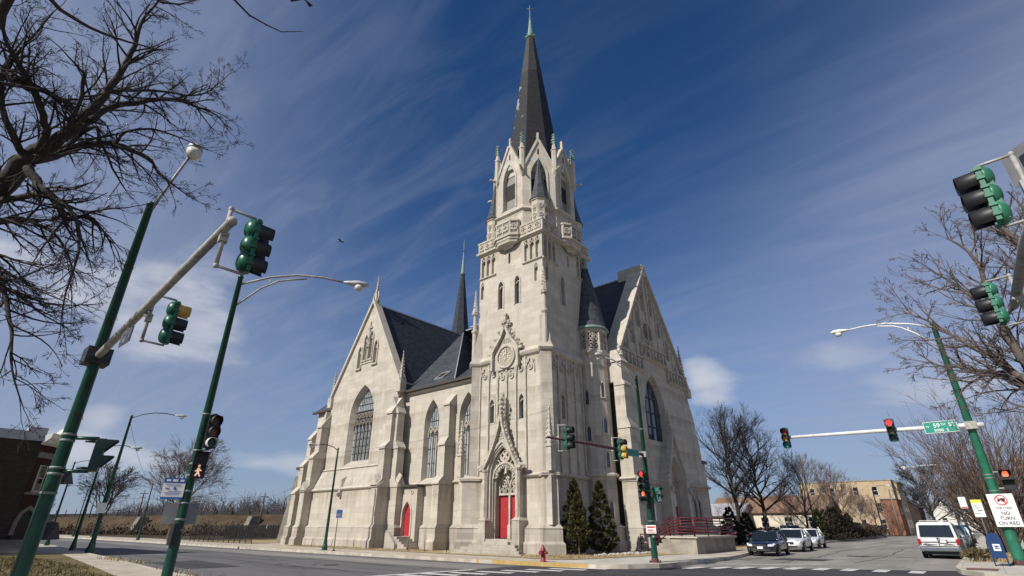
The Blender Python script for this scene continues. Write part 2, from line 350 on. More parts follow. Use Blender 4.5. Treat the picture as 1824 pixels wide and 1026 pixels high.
    def obj1(s, name, mats, parent=None, recalc=True):
        me = bpy.data.meshes.new(name); me.from_pydata(s.v, [], s.f)
        for m in (mats if isinstance(mats, (list, tuple)) else [mats]): me.materials.append(MT[m] if isinstance(m, str) else m)
        me.polygons.foreach_set('use_smooth', s.sm); me.polygons.foreach_set('material_index', s.mi)
        me.update()
        if recalc and len(s.f) < 30000:
            bm = bmesh.new(); bm.from_mesh(me); bmesh.ops.remove_doubles(bm, verts=bm.verts, dist=1e-5)
            bmesh.ops.recalc_face_normals(bm, faces=bm.faces); bm.to_mesh(me); bm.free()
        o = bpy.data.objects.new(name, me); C.collection.objects.link(o)
        if parent:
            o.parent = parent
            if parent.name in WR: o.location = -parent.location
        return o
def thing(name, label, cat, loc=(0, 0, 0), rz=0.0, group=None):
    o = bpy.data.objects.new(name, None); C.collection.objects.link(o); o.empty_display_size = .3
    o.location = loc; o.rotation_euler = (0, 0, rz); o['label'] = label; o['category'] = cat
    if group: o['group'] = group
    return o
def wthing(name, label, cat, loc, group=None):
    o = thing(name, label, cat, loc, 0.0, group); WR.add(o.name); return o
def tag(o, label, cat, group=None, kind=None):
    o['label'] = label; o['category'] = cat
    if group: o['group'] = group
    if kind: o['kind'] = kind
    return o
def struct(o, kind='structure'):
    o['kind'] = kind; return o
def dup(root, loc, rz=0.0, label=None, scale=None):
    r = root.copy(); C.collection.objects.link(r); r.location = loc; r.rotation_euler = (0, 0, rz)
    if scale: r.scale = (scale, scale, scale)
    if label: r['label'] = label
    for ch in list(root.children):
        c = ch.copy(); C.collection.objects.link(c); c.parent = r
        for g in list(ch.children):
            d = g.copy(); C.collection.objects.link(d); d.parent = c
    return r
def text(s, size, origin, ux, uz, m, parent, name='lettering', align='CENTER', ext=.004, sx=1.0):
    cu = bpy.data.curves.new(name, 'FONT'); cu.body = s; cu.size = size; cu.align_x = align; cu.align_y = 'CENTER'; cu.extrude = ext; cu.offset = size * .012
    t = bpy.data.objects.new(name, cu); C.collection.objects.link(t)
    dg = bpy.context.evaluated_depsgraph_get(); me = bpy.data.meshes.new_from_object(t.evaluated_get(dg))
    bpy.data.objects.remove(t); ux = Vector(ux).normalized() * sx; uz = Vector(uz).normalized(); n = ux.normalized().cross(uz)
    M4 = Matrix(((ux.x, uz.x, n.x, origin[0]), (ux.y, uz.y, n.y, origin[1]), (ux.z, uz.z, n.z, origin[2]), (0, 0, 0, 1)))
    me.transform(M4); me.materials.clear(); me.materials.append(MT[m])
    o = bpy.data.objects.new(name, me); C.collection.objects.link(o); o.parent = parent
    if parent.name in WR: o.location = -parent.location
    return o

# ------------------------------------------------------------------ flat frames on walls
class Fr:
    def __init__(s, o, u, n): s.o = Vector(o); s.u = Vector(u); s.n = Vector(n)
    def p(s, u, z, d=0.0): return s.o + s.u * u + s.n * d + Vector((0, 0, z))
def FA(Y): return Fr((0, Y, 0), (1, 0, 0), (0, -1, 0))
def FB(X): return Fr((X, 0, 0), (0, 1, 0), (1, 0, 0))
def arch(uc, w, z0, zs, za, n=7):
    h = w / 2.0; r = za - zs; R = (h * h + r * r) / (2 * h); pts = [(uc - h, z0), (uc + h, z0)]
    # right arc about (uc+h-R, zs)
    amax = math.atan2(r, R - h)
    for i in range(n + 1):
        a = amax * i / n; pts.append((uc + h - R + R * cos(a), zs + R * sin(a)))
    for i in range(n - 1, -1, -1):
        a = amax * i / n; pts.append((uc - h + R - R * cos(a), zs + R * sin(a)))
    return pts
def fpoly(b, fr, poly, d0, d1):
    n = len(poly); v = [fr.p(u, z, d1) for u, z in poly] + [fr.p(u, z, d0) for u, z in poly]
    b.add(v, [list(range(n)), list(range(n, 2 * n))[::-1]] + [(i, n + i, n + (i + 1) % n, (i + 1) % n) for i in range(n)])
    return b
def fholes(b, fr, outer, holes, d=0.0):
    loops = [[fr.p(u, z, d) for u, z in outer]] + [[fr.p(u, z, d) for u, z in h] for h in holes]
    flat = [p for lp in loops for p in lp]
    b.add(flat, [tuple(t) for t in tessellate_polygon(loops)]); return b
def reveal(b, fr, loop, d0, d1, k=1.0, sill=0.0):
    """sides of an opening from depth d0 to d1, splayed inward by factor k"""
    uc = sum(p[0] for p in loop) / len(loop); z0 = min(p[1] for p in loop); z1 = max(p[1] for p in loop); n = len(loop)
    inner = [(uc + (u - uc) * k, z0 + sill + (z - z0) * ((z1 - z0) * (1 - (1 - k) * .35) - sill) / (z1 - z0)) for u, z in loop]
    b.add([fr.p(u, z, d0) for u, z in loop] + [fr.p(u, z, d1) for u, z in inner], [(i, (i + 1) % n, n + (i + 1) % n, n + i) for i in range(n)])
    return inner
def strip(b, fr, path, w, d0, d1, closed=False):
    P = [Vector((p[0], p[1])) for p in path]; n = len(P); Lf = []; Rt = []
    for i in range(n):
        if closed: a, c = P[(i - 1) % n], P[(i + 1) % n]
        else: a, c = P[max(i - 1, 0)], P[min(i + 1, n - 1)]
        t = (c - a)
        if t.length < 1e-9: t = Vector((1, 0))
        t.normalize(); q = Vector((-t.y, t.x)) * (w / 2)
        Lf.append(P[i] + q); Rt.append(P[i] - q)
    rings = [[fr.p(l.x, l.y, d0), fr.p(l.x, l.y, d1), fr.p(r.x, r.y, d1), fr.p(r.x, r.y, d0)] for l, r in zip(Lf, Rt)]
    if closed: rings.append(rings[0])
    return b.loft(rings, not closed)
def circ(uc, zc, r, n=16, a0=0.0): return [(uc + r * cos(a0 + 2 * pi * i / n), zc + r * sin(a0 + 2 * pi * i / n)) for i in range(n)]
def foil(b, fr, uc, zc, r, k, w, d0, d1):
    for i in range(k):
        a = pi / 2 + 2 * pi * i / k; strip(b, fr, circ(uc + r * .5 * cos(a), zc + r * .5 * sin(a), r * .46, 10), w, d0, d1 - .003 * (i + 1), True)
    strip(b, fr, circ(uc, zc, r, 18), w * 1.3, d0, d1, True)
def archline(uc, w, z0, zs, za, n=7):
    a = arch(uc, w, z0, zs, za, n); return a[1:] + [a[0]]
# ================================================================== CHURCH
church = wthing('church', 'cream limestone Gothic church with a tall slate spire and red doors', 'church', (-23.3, 30.5, .2))
G = .2
def course(b, fr, u0, u1, z, h, d, base=0.0):
    prof = [(base, z - h * .5), (base + d * .7, z - h * .25), (base + d, z), (base + d, z + h * .12), (base, z + h * .62)]
    b.loft([[fr.p(u, zz, dd) for dd, zz in prof] for u in (u0, u1)], True)
def part(name, m, b, parent=None): return b.obj(name, m, parent or church)
wins = []
def opening(b, fr, uc, w, z0, zs, za, depth, gl='glass', k=1.0, sill=0.0, base=0.0, parent=None, nm='window'):
    """returns the hole loop; adds reveal to b and makes the window part"""
    lp = arch(uc, w, z0, zs, za); inn = reveal(b, fr, lp, base, base - depth, k, sill)
    if gl:
        g = B(); g.add([fr.p(u, z, base - depth) for u, z in inn], [list(range(len(inn)))]); o = g.obj(nm, gl, parent or church); wins.append(o)
        return lp, inn, o
    return lp, inn, None
def slit(b, fr, uc, w, z0, zt, m='glass_dark', hood=True):
    lp, inn, o = opening(b, fr, uc, w, z0, zt - w * .95, zt, .30, m)
    if hood:
        t = B(); strip(t, fr, archline(uc, w + .12, z0, zt - w * .95, zt + .1), .1, -.02, .05)
        t.box(0, 0, 0, 0, 0, 0) if False else None
        u0 = uc - w / 2
        strip(t, fr, [(uc - w * .5, zt - w * 1.15), (uc, zt - w * .75), (uc + w * .5, zt - w * 1.15)], .07, -.22, -.08)
        strip(t, fr, [(uc, z0), (uc, zt - w * 1.1)], .04, -.27, -.2)
        t.obj('tracery', 'trim', o)
    return lp
TX0, TX1, TY0, TY1 = -26.5, -20.1, 27.3, 33.7
fa, fb = FA(TY0), FB(TX1)
# ---- tower walls
tb = B(); ha = []; hb = []
PC = -23.52                                  # portal axis
for u in (-24.92, -22.2): ha.append(slit(tb, fa, u, .40, 8.3, 9.95))
for u in (-24.2, -22.53): ha.append(slit(tb, fa, u, .46, 16.85, 19.15))
ha.append(slit(tb, fa, -23.34, .2, 20.5, 21.5, hood=False))
hb.append(slit(tb, fb, 29.2, .40, 8.3, 9.95)); hb.append(slit(tb, fb, 29.8, .46, 16.85, 19.25)); hb.append(slit(tb, fb, 30.75, .2, 20.5, 21.5, hood=False))
def niches(fr, us, w, z0, zt, hs, arcs):
    for u in us:
        lp = arch(u, w, z0, zt - w * .8, zt); hs.append(lp); inn = reveal(tb, fr, lp, 0, -.24)
        tb.add([fr.p(a, z, -.24) for a, z in inn], [list(range(len(inn)))])
        for e in (-1, 1):
            strip(arcs, fr, [(u + e * w * .5, zt - w * 1.1), (u + e * w * .12, zt - w * .72), (u + e * w * .3, zt - w * .3)], .07, -.2, -.02)
arc = B()
niches(fa, (-26.15, -25.6, -25.05), .40, 20.15, 22.0, ha, arc); niches(fa, (-21.62, -21.07, -20.52), .40, 20.15, 22.0, ha, arc)
niches(fb, (27.75, 28.3, 28.85), .40, 20.15, 22.0, hb, arc); niches(fb, (32.2, 32.75, 33.3), .40, 20.15, 22.0, hb, arc)
niches(fa, (-26.2, -20.72), .34, 18.2, 19.7, ha, arc); niches(fb, (27.85, ), .30, 18.2, 19.7, hb, arc)
DOORLP = arch(PC, 2.5, .95, 4.7, 6.5); ha.append(DOORLP)
fholes(tb, fa, [(TX0, G), (TX1, G), (TX1, 22.3), (TX0, 22.3)], ha)
fholes(tb, fb, [(TY0, G), (TY1, G), (TY1, 22.3), (TY0, 22.3)], hb)
tb.add([(TX0, TY0, G), (TX0, TY1, G), (TX0, TY1, 22.3), (TX0, TY0, 22.3), (TX1, TY1, G), (TX1, TY1, 22.3)], [(0, 1, 2, 3), (1, 4, 5, 2)])
part('tower_wall', 'stone', tb)
part('arcade_carving', 'carve', arc)
pl = B()
for x0, x1 in ((TX0 - .2, PC - 1.55), (PC + 1.55, TX1 + .1)):
    pl.frus((x0, x1, TY0 - .55, TY0 + .2), .1, (x0, x1, TY0 - .55, TY0 + .2), .72); pl.frus((x0, x1, TY0 - .55, TY0 + .2), .72, (x0, x1, TY0 - .40, TY0 + .2), .86)
    pl.frus((x0, x1, TY0 - .40, TY0 + .2), .86, (x0, x1, TY0 - .38, TY0 + .2), 1.55); pl.frus((x0, x1, TY0 - .42, TY0 + .2), 1.55, (x0, x1, TY0 - .02, TY0 + .2), 1.78)
pl.box(TX1 - .2, TX1 + .45, TY0 + .1, TY1, .1, .72); pl.frus((TX1 - .2, TX1 + .36, TY0 + .1, TY1), .72, (TX1 - .2, TX1 + .34, TY0 + .1, TY1), 1.55); pl.frus((TX1 - .2, TX1 + .38, TY0 + .1, TY1), 1.55, (TX1 - .2, TX1 + .02, TY0 + .1, TY1), 1.76)
part('tower_plinth', 'stone2', pl)
sc = B()
course(sc, fa, TX0 - .05, PC - 1.45, 4.62, .26, .22); course(sc, fa, PC + 1.45, TX1, 4.62, .26, .22); course(sc, fb, TY0, TY1, 4.62, .26, .22)
for u0, u1 in ((TX0 - .05, PC - 1.28), (PC + 1.28, TX1)): course(sc, fa, u0, u1, 12.85, .62, .26)
course(sc, fb, TY0 + .1, TY1, 12.85, .62, .26)
for fr, u0, u1 in ((fa, TX0, -24.72), (fa, -21.98, TX1), (fb, TY0, 29.25), (fb, 31.9, TY1)): course(sc, fr, u0, u1, 20.0, .2, .14)
part('string_course', 'trim', sc)
# blind panelling of the middle stage
rb = B(); ribs = [PC + .86 * k for k in range(-3, 4)]
for u in ribs[:-1]:
    strip(rb, fa, [(u, 4.85), (u, 12.55)], .15, 0, .13)
def lacy(fr, u0, u1, zb, zt):
    uc = (u0 + u1) / 2; w = u1 - u0 - .12
    strip(rb, fr, archline(uc, w, zb, zb + .25, zt - .12), .07, 0, .1)
    foil(rb, fr, uc, zb + .42, w * .24, 3, .05, 0, .09)
    for e in (-1, 1): foil(rb, fr, uc + e * w * .3, zt - .28, w * .15, 3, .045, 0, .09)
for a, c in zip(ribs[:-1], ribs[1:]): lacy(fa, a, c, 11.35 if abs((a + c) / 2 - PC) > 1 else 11.0, 12.5 if abs((a + c) / 2 - PC) > 1 else 11.95)
rY = [27.75, 28.7, 29.7, 30.75, 31.6]
for u in rY: strip(rb, fb, [(u, 4.85), (u, 12.55)], .14, 0, .12)
for a, c in zip(rY[:-1], rY[1:]): lacy(fb, a, c, 11.35, 12.5)
part('blind_panelling', 'carve', rb)
# ---- clock under its ogee gable
ck = B(); KC, KZ = -23.5, 12.86
fpoly(ck, fa, [(KC - 1.22, 11.95), (KC + 1.22, 11.95), (KC + 1.22, 13.35), (KC + .75, 13.75), (KC + .3, 14.25), (KC, 14.85), (KC - .3, 14.25), (KC - .75, 13.75), (KC - 1.22, 13.35)], 0, .14)
clk = part('clock', 'trim', ck)
d_ = B(); fpoly(d_, fa, circ(KC, KZ, .72, 28), .1, .16)
for k in range(12):
    a = 2 * pi * k / 12; strip(d_, fa, [(KC + .22 * cos(a), KZ + .22 * sin(a)), (KC + .68 * cos(a), KZ + .68 * sin(a))], .035, .15, .2)
    foil(d_, fa, KC + .56 * cos(a + .26), KZ + .56 * sin(a + .26), .095, 3, .025, .15, .19)
strip(d_, fa, circ(KC, KZ, .22, 16), .05, .15, .2, True); strip(d_, fa, circ(KC, KZ, .46, 22), .04, .15, .19, True); d_.obj('clock_face', 'clock', clk)
d_ = B(); strip(d_, fa, circ(KC, KZ, .80, 30), .12, .1, .27, True)
for e in (-1, 1):
    strip(d_, fa, [(KC + e * 1.62, 13.3), (KC + e * 1.3, 13.3)], .2, 0, .36)
    strip(d_, fa, [(KC + e * 1.22, 11.95), (KC + e * 1.22, 13.3), (KC + e * 1.02, 13.62), (KC + e * .72, 13.98), (KC + e * .4, 14.4), (KC + e * .14, 14.95), (KC, 15.2)], .18, .1, .42)
    for q, (u, z) in enumerate(((1.22, 13.75), (.82, 14.2), (.46, 14.72))):
        d_.crk(fa.p(KC + e * u, z, .3), .15, 7, 5); d_.crk(fa.p(KC + e * (u + .14), z + .1, .34), .1, 6, 4)
strip(d_, fa, [(KC, 15.0), (KC, 16.15)], .13, .12, .34); fpoly(d_, fa, [(KC - .15, 16.05), (KC + .15, 16.05), (KC + .1, 16.22), (KC - .1, 16.22)], .1, .36)
for e in (-1, 1): d_.crk(fa.p(KC + e * .30, 15.5, .25), .17, 7, 5); d_.crk(fa.p(KC + e * .2, 15.2, .3), .13, 7, 5)
d_.crk(fa.p(KC, 15.5, .38), .17, 7, 5)
for q in range(14): foil(d_, fa, KC + (-.5 + .077 * q) * .9, 14.0 + .1 * (q % 3), .07, 3, .03, .12, .18)
d_.obj('clock_gable', 'carve', clk)
hd = B(); strip(hd, fa, [(KC, KZ), (KC + .08, KZ + .56)], .05, .2, .23); strip(hd, fa, [(KC, KZ), (KC - .04, KZ - .38)], .06, .2, .23); hd.obj('clock_hand', 'carve', clk)
# ---- diagonal corner buttresses with pinnacles
def obx(b, c, ax, w, p0, p1, z0, z1, w2=None, p2=None):
    """box on a diagonal: from p0 to p1 along ax; top width w2 and front p2"""
    a = Vector((ax[0], ax[1], 0)).normalized(); t = Vector((-a.y, a.x, 0)); c = Vector((c[0], c[1], 0)); w2 = w if w2 is None else w2; p2 = p1 if p2 is None else p2
    q = lambda s, p, ww, z: c + t * (s * ww / 2) + a * p + Vector((0, 0, z))
    b.hexa([q(-1, p0, w, z0), q(-1, p1, w, z0), q(1, p1, w, z0), q(1, p0, w, z0), q(-1, p0, w2, z1), q(-1, p2, w2, z1), q(1, p2, w2, z1), q(1, p0, w2, z1)])
def pinnacle(b, x, y, z0, z1, r, crock=4, n=4, base=None):
    zb = z0 + (z1 - z0) * (.34 if base is None else base)
    b.lathe((x, y), [(r, z0), (r, zb)], n, False, pi / 4); b.lathe((x, y), [(r * 1.3, zb), (r * 1.3, zb + .07), (r * .95, zb + .12), (r * .16, z1 - .18), (r * .3, z1 - .14), (r * .3, z1 - .08), (.01, z1)], n, False, pi / 4)
    for k in range(crock):
        f = (k + .6) / (crock + .6); z = zb + .12 + (z1 - zb - .3) * f; rr = r * (1.02 - .82 * f)
        for j in range(4):
            a = pi / 4 + j * pi / 2; b.crk((x + rr * cos(a), y + rr * sin(a), z), .05 + r * .2 * (1 - f), 5, 4)
def diag_buttress(cx, cy, ax, ay):
    b = B(); ax_ = (ax, ay); c = (cx, cy)
    obx(b, c, ax_, 1.42, -.6, 1.22, .1, .74); obx(b, c, ax_, 1.42, -.6, 1.22, .74, .88, 1.2, 1.06); obx(b, c, ax_, 1.18, -.6, 1.06, .88, 1.56); obx(b, c, ax_, 1.26, -.6, 1.10, 1.56, 1.8, .9, .82)
    pb = b.obj('buttress', 'stone2', church)
    b = B(); obx(b, c, ax_, .9, -.6, .82, 1.75, 4.5); obx(b, c, ax_, .74, -.6, .42, 4.7, 12.7)
    a = Vector((ax, ay, 0)).normalized(); t = Vector((-a.y, a.x, 0)); cc = Vector((cx, cy, 0))
    # pointed prow on the lower stage and the engaged pinnacle above it
    pr = [cc + t * .3 + a * .8, cc + a * 1.1, cc - t * .3 + a * .8]
    b.prism([p + Vector((0, 0, 1.75)) for p in pr], (0, 0, 2.75)); b.obj('shaft_wall', 'stone', pb)
    b = B(); obx(b, c, ax_, 1.1, -.6, 1.0, 4.5, 4.62); obx(b, c, ax_, 1.14, -.6, 1.04, 4.62, 4.78, .8, .6)
    # flared cap
    obx(b, c, ax_, .86, -.6, .52, 12.62, 12.78, 1.0, .62); obx(b, c, ax_, 1.0, -.6, .62, 12.78, 13.25, .74, .36); obx(b, c, ax_, .74, -.6, .36, 13.25, 15.3, .6, .06)
    s = cc + a * .3
    b.lathe((s.x, s.y), [(.2, 12.95), (.17, 13.1), (.17, 15.3), (.25, 15.42), (.27, 15.55), (.17, 15.65), (.13, 16.9)], 8, False)
    b.obj('weathering', 'trim', pb)
    b = B(); p = cc + a * .98; pinnacle(b, p.x, p.y, 4.75, 8.65, .27, 7, 4, .36)
    for k in range(6):
        aa = k * pi / 3; b.crk((s.x + .17 * cos(aa), s.y + .17 * sin(aa), 16.95), .12, 6, 4)
    b.lathe((s.x, s.y), [(.12, 16.8), (.26, 17.1), (.2, 17.35), (.17, 17.5), (.05, 18.9), (.01, 19.1)], 6, False)
    for k in range(5):
        for e in range(4): b.crk((s.x + (.2 - .03 * k) * cos(e * pi / 2), s.y + (.2 - .03 * k) * sin(e * pi / 2), 17.55 + .27 * k), .055, 5, 4)
    b.obj('pinnacle', 'carve', pb)
for sx, sy, cx, cy in ((1, -1, TX1, TY0), (-1, -1, TX0, TY0), (1, 1, TX1, TY1)):
    if (sx, sy) != (1, 1): diag_buttress(cx, cy, sx, sy)
# ---- tower parapet, balconies
pp = B(); o = .26
pp.frus((TX0, TX1, TY0, TY1), 22.08, (TX0 - o, TX1 + o, TY0 - o, TY1 + o), 22.24); pp.box(TX0 - o, TX1 + o, TY0 - o, TY1 + o, 22.24, 22.42)
cor = part('cornice', 'trim', pp)
pp = B(); o = .14; t = .22
pp.box(TX0 - o, TX1 + o, TY0 - o, TY0 - o + t, 22.42, 23.26); pp.box(TX0 - o, TX1 + o, TY1 + o - t, TY1 + o, 22.42, 23.26)
pp.box(TX0 - o, TX0 - o + t, TY0 - o + t, TY1 + o - t, 22.42, 23.26); pp.box(TX1 + o - t, TX1 + o, TY0 - o + t, TY1 + o - t, 22.42, 23.26)
par = part('parapet', 'stone', pp)
pc = B(); o = .2
for x0, x1, y0, y1 in ((TX0 - o, TX1 + o, TY0 - o, TY0 + .14), (TX0 - o, TX1 + o, TY1 - .14, TY1 + o), (TX0 - o, TX0 + .14, TY0 + .14, TY1 - .14), (TX1 - .14, TX1 + o, TY0 + .14, TY1 - .14)): pc.box(x0, x1, y0, y1, 23.26, 23.4)
pc.obj('coping', 'trim', par)
pf = B(); pd = B()
def pierced(fr, u0, u1, z0, z1, n, base):
    w = (u1 - u0) / n
    for k in range(n):
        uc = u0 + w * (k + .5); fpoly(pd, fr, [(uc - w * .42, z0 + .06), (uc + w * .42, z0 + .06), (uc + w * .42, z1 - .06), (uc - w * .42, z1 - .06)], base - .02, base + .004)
        zc = (z0 + z1) / 2; r = min(w * .46, (z1 - z0) * .46)
        strip(pf, fr, circ(uc, zc, r * .86, 12), .09, base, base + .07, True)
        for q in range(4):
            a = pi / 4 + q * pi / 2; strip(pf, fr, [(uc + r * .25 * cos(a), zc + r * .25 * sin(a)), (uc + r * 1.2 * cos(a), zc + r * 1.2 * sin(a))], .1, base, base + .06)
        strip(pf, fr, [(uc - w / 2, z0), (uc - w / 2, z1)], .1, base, base + .07)
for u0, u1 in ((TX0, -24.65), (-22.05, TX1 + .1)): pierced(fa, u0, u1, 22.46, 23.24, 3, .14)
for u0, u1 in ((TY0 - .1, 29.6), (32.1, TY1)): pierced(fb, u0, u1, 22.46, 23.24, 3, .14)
pf.obj('parapet_tracery', 'carve', par); pd.obj('parapet_shade', mat('carving_shade_stone', (.20, .175, .145), .9, .2), par)  # flat darker panels: the shade of the cut carving is put into the colour
def balcony(fr, uc, hw):
    plan = [(-hw, .1), (-hw, .38), (-hw * .55, .78), (hw * .55, .78), (hw, .38), (hw, .1)]
    P = lambda k, z, e=0.0: [fr.p(uc + u * k + (e if u > 0 else -e), z, .1 + (d - .1) * k + (e if d > .2 else 0)) for u, d in plan]
    b = B(); b.loft([P(1, 22.62), P(1, 23.8)], True); bo = part('balcony', 'stone', b)
    b = B(); b.loft([P(1, 23.8, .07), P(1, 23.95, .07)], True); b.loft([P(1, 22.5, .1), P(1, 22.68, .1)], True)
    b.loft([P(.30, 21.72), P(.42, 21.86), P(.52, 21.95), P(.86, 22.02), P(.90, 22.2), P(1, 22.28), P(1, 22.5)], True, False); b.obj('corbel', 'trim', bo)
    global pf, pd
    pf, pd = B(), B()
    pts = [(uc + u, d) for u, d in plan]
    for (u0, d0), (u1, d1) in list(zip(pts[:-1], pts[1:]))[1:4]:
        a, c = fr.p(u0, 0, d0), fr.p(u1, 0, d1); ud = (c - a); ln = ud.length; ud.normalize(); nn = Vector((ud.y, -ud.x, 0))
        if nn.dot(fr.n) < 0: nn = -nn
        f2 = Fr(a, ud, nn); pierced(f2, .04, ln - .04, 22.72, 23.78, 2 if ln > .9 else 1, 0.0)
    pf.obj('balcony_tracery', 'carve', bo); pd.obj('balcony_shade', MT_CUT_SHADE, bo)
MT_CUT_SHADE = bpy.data.materials['carving_shade_stone']
balcony(fa, -23.35, 1.22); balcony(fb, 30.95, 1.3)
b = B(); b.box(TX0 + .1, TX1 - .1, TY0 + .1, TY1 - .1, 22.3, 22.5); part('tower_deck', 'conc_wall', b)
# ---- octagonal belfry
OX, OY, AP = -23.25, 30.55, 3.34; SD = AP * tan(pi / 8)          # half side
ob = B(); ob.lathe((OX, OY), [(AP / cos(pi / 8), 22.4), (AP / cos(pi / 8), 25.05)], 8, False, pi / 8)
belf = part('belfry', 'stone', ob)
st = B(); R8 = AP / cos(pi / 8); st.lathe((OX, OY), [(R8, 24.88), (R8 + .2, 25.0), (R8 + .2, 25.08), (R8, 25.28)], 8, False, pi / 8); st.obj('string_course', 'trim', belf)
bw = B(); cope = B(); lv = B(); lvd = B(); gr = B(); fl = B(); frame = B()
for k in range(8):
    a = k * pi / 4; n = Vector((cos(a), sin(a), 0)); f = Fr(Vector((OX, OY, 0)) + n * AP, (-sin(a), cos(a), 0), n)
    lp = arch(0, 1.3, 25.5, 28.35, 29.95); fholes(bw, f, [(-SD, 25.05), (SD, 25.05), (SD, 29.0), (0, 32.0), (-SD, 29.0)], [lp]); inn = reveal(bw, f, lp, 0, -.34, .98)
    bw.add([f.p(-SD, 29.0, -.3), f.p(0, 32.0, -.3), f.p(SD, 29.0, -.3)], [(0, 1, 2)])
    iu = max(p[0] for p in inn)
    lv.add([f.p(u, z, -.35) for u, z in inn], [list(range(len(inn)))])
    fpoly(lvd, f, [(-iu + .02, 26.7), (iu - .02, 26.7), (iu - .02, 28.2), (-iu + .02, 28.2)], -.35, -.31)
    strip(frame, f, archline(0, 1.46, 25.5, 28.3, 30.15), .12, -.02, .08)
    for e in (-1, 1):
        strip(cope, f, [(e * (SD + .05), 28.9), (e * .06, 32.12)], .2, -.34, .12)
        gr.add([f.p(e * SD, 29.0, -.1), f.p(0, 31.95, -.1), f.p(0, 31.95, -1.35), f.p(e * SD, 29.0, -1.35)], [(0, 1, 2, 3)])
    strip(cope, f, [(0, 31.9), (0, 33.0)], .16, -.2, .02); cope.crk(f.p(0, 32.62, -.1), .15, 6, 5); cope.crk(f.p(0, 33.0, -.1), .1, 6, 5)
    fpoly(lvd, f, arch(0, .16, 30.6, 31.0, 31.25, 4), -.02, .004)
bw.obj('belfry_wall', 'stone', belf); frame.obj('window_moulding', 'trim', belf); lv.obj('louver', 'louver', belf); lvd.obj('sound_opening', 'black', belf); cope.obj('gable_coping', 'trim', belf); gr.obj('gable_roof', 'slate_lit', belf)
b = B(); b.lathe((OX, OY), [(R8 - .05, 29.6), (R8 + .02, 30.2), (R8 - .35, 30.45), (2.5 / cos(pi / 8), 30.55)], 8, False, pi / 8); b.obj('gutter_flashing', mat('pale_verdigris', (.36, .44, .40), .7, .2), belf)
for k in range(8):
    a = pi / 8 + k * pi / 4; x, y = OX + (R8 + .02) * cos(a), OY + (R8 + .02) * sin(a)
    b = B(); b.lathe((x, y), [(.06, 28.3), (.24, 28.75), (.24, 31.0), (.3, 31.05), (.3, 31.15), (.2, 31.3), (.14, 31.75)], 6, False, a); po = b.obj('pinnacle', 'trim', belf)
    b = B(); b.lathe((x, y), [(.15, 31.7), (.13, 32.2), (.06, 32.75), (.02, 33.0)], 6, False)
    for q in range(4):
        for e in range(4): b.crk((x + (.2 - .03 * q) * cos(e * pi / 2 + a), y + (.2 - .03 * q) * sin(e * pi / 2 + a), 31.85 + .3 * q), .085, 5, 4)
    b.obj('finial', 'copper', po)
    b = B(); p0 = Vector((x, y, 28.85)); d = Vector((cos(a), sin(a), 0)); b.tube([p0 + d * .1, p0 + d * .35 + Vector((0, 0, .02)), p0 + d * .6 + Vector((0, 0, .08)), p0 + d * .78], [.15, .11, .09, .04], 6); b.crk(p0 + d * .62 + Vector((0, 0, .1)), .1, 6, 5); b.obj('gargoyle', 'carve', po)
for sx, sy in ((1, -1), (-1, -1), (1, 1), (-1, 1)):
    x, y = OX - .0 + sx * 2.42, OY + sy * 2.42
    b = B(); b.lathe((x, y), [(.74, 22.4), (.74, 25.45), (.84, 25.52), (.84, 25.66)], 8, False, pi / 8); to = b.obj('corner_turret', 'stone', belf)
    b = B(); b.lathe((x, y), [(.92, 25.64), (.78, 25.85), (.48, 27.2), (.05, 30.1), (.01, 30.2)], 8, False, pi / 8); b.obj('turret_roof', 'slate_lit', to)
    b = B(); r = B()
    for k in range(8):
        a = k * pi / 4; n = Vector((cos(a), sin(a), 0)); f = Fr(Vector((x, y, 0)) + n * .74 * cos(pi / 8), (-sin(a), cos(a), 0), n)
        for zz in (23.6, 24.4): foil(r, f, 0, zz + .5, .16, 3, .04, 0, .05)
        fpoly(b, f, arch(0, .26, 23.5, 24.0, 24.3, 4), -.02, .004); fpoly(b, f, arch(0, .26, 24.4, 24.8, 25.1, 4), -.02, .004)
    b.obj('niche', MT_CUT_SHADE, to); r.obj('tracery', 'carve', to)
# ---- spire
b = B(); k8 = 1 / cos(pi / 8)
ZS0, ZS1, ZSM = 30.4, 48.75, 43.1
rr = lambda z: (2.5 + (.40 - 2.5) * (z - ZS0) / (ZS1 - ZS0)) * k8
b.lathe((OX, OY), [(rr(ZS0), ZS0), (rr(ZSM), ZSM)], 8, False, pi / 8); spire = part('spire', 'spire', b)
b = B(); b.lathe((OX, OY), [(rr(ZSM) + .01, ZSM), (rr(ZS1), ZS1)], 8, False, pi / 8); b.obj('upper_slates', 'spire_top', spire)
b = B(); b.lathe((OX, OY), [(.34, 48.6), (.56, 48.75), (.52, 48.95), (.34, 49.1), (.11, 51.7), (.16, 51.8), (.1, 51.95), (.05, 52.3), (.04, 53.5)], 8, False, pi / 8)
for q in range(8): b.crk((OX + .5 * cos(q * pi / 4), OY + .5 * sin(q * pi / 4), 49.0), .13, 5, 4)
b.obj('copper_cap', 'copper', spire)
b = B(); b.tube([(OX, OY, 53.2), (OX, OY, 54.05)], [.06, .03], 5); b.tube([(OX - .22, OY - .2, 53.55), (OX + .22, OY + .2, 53.55)], .05, 5); b.crk((OX, OY, 53.2), .13, 6, 5)
for e in (-1, 1): b.crk((OX + e * .24, OY + e * .22, 53.55), .08, 5, 4)
b.obj('cross', 'copper', spire)
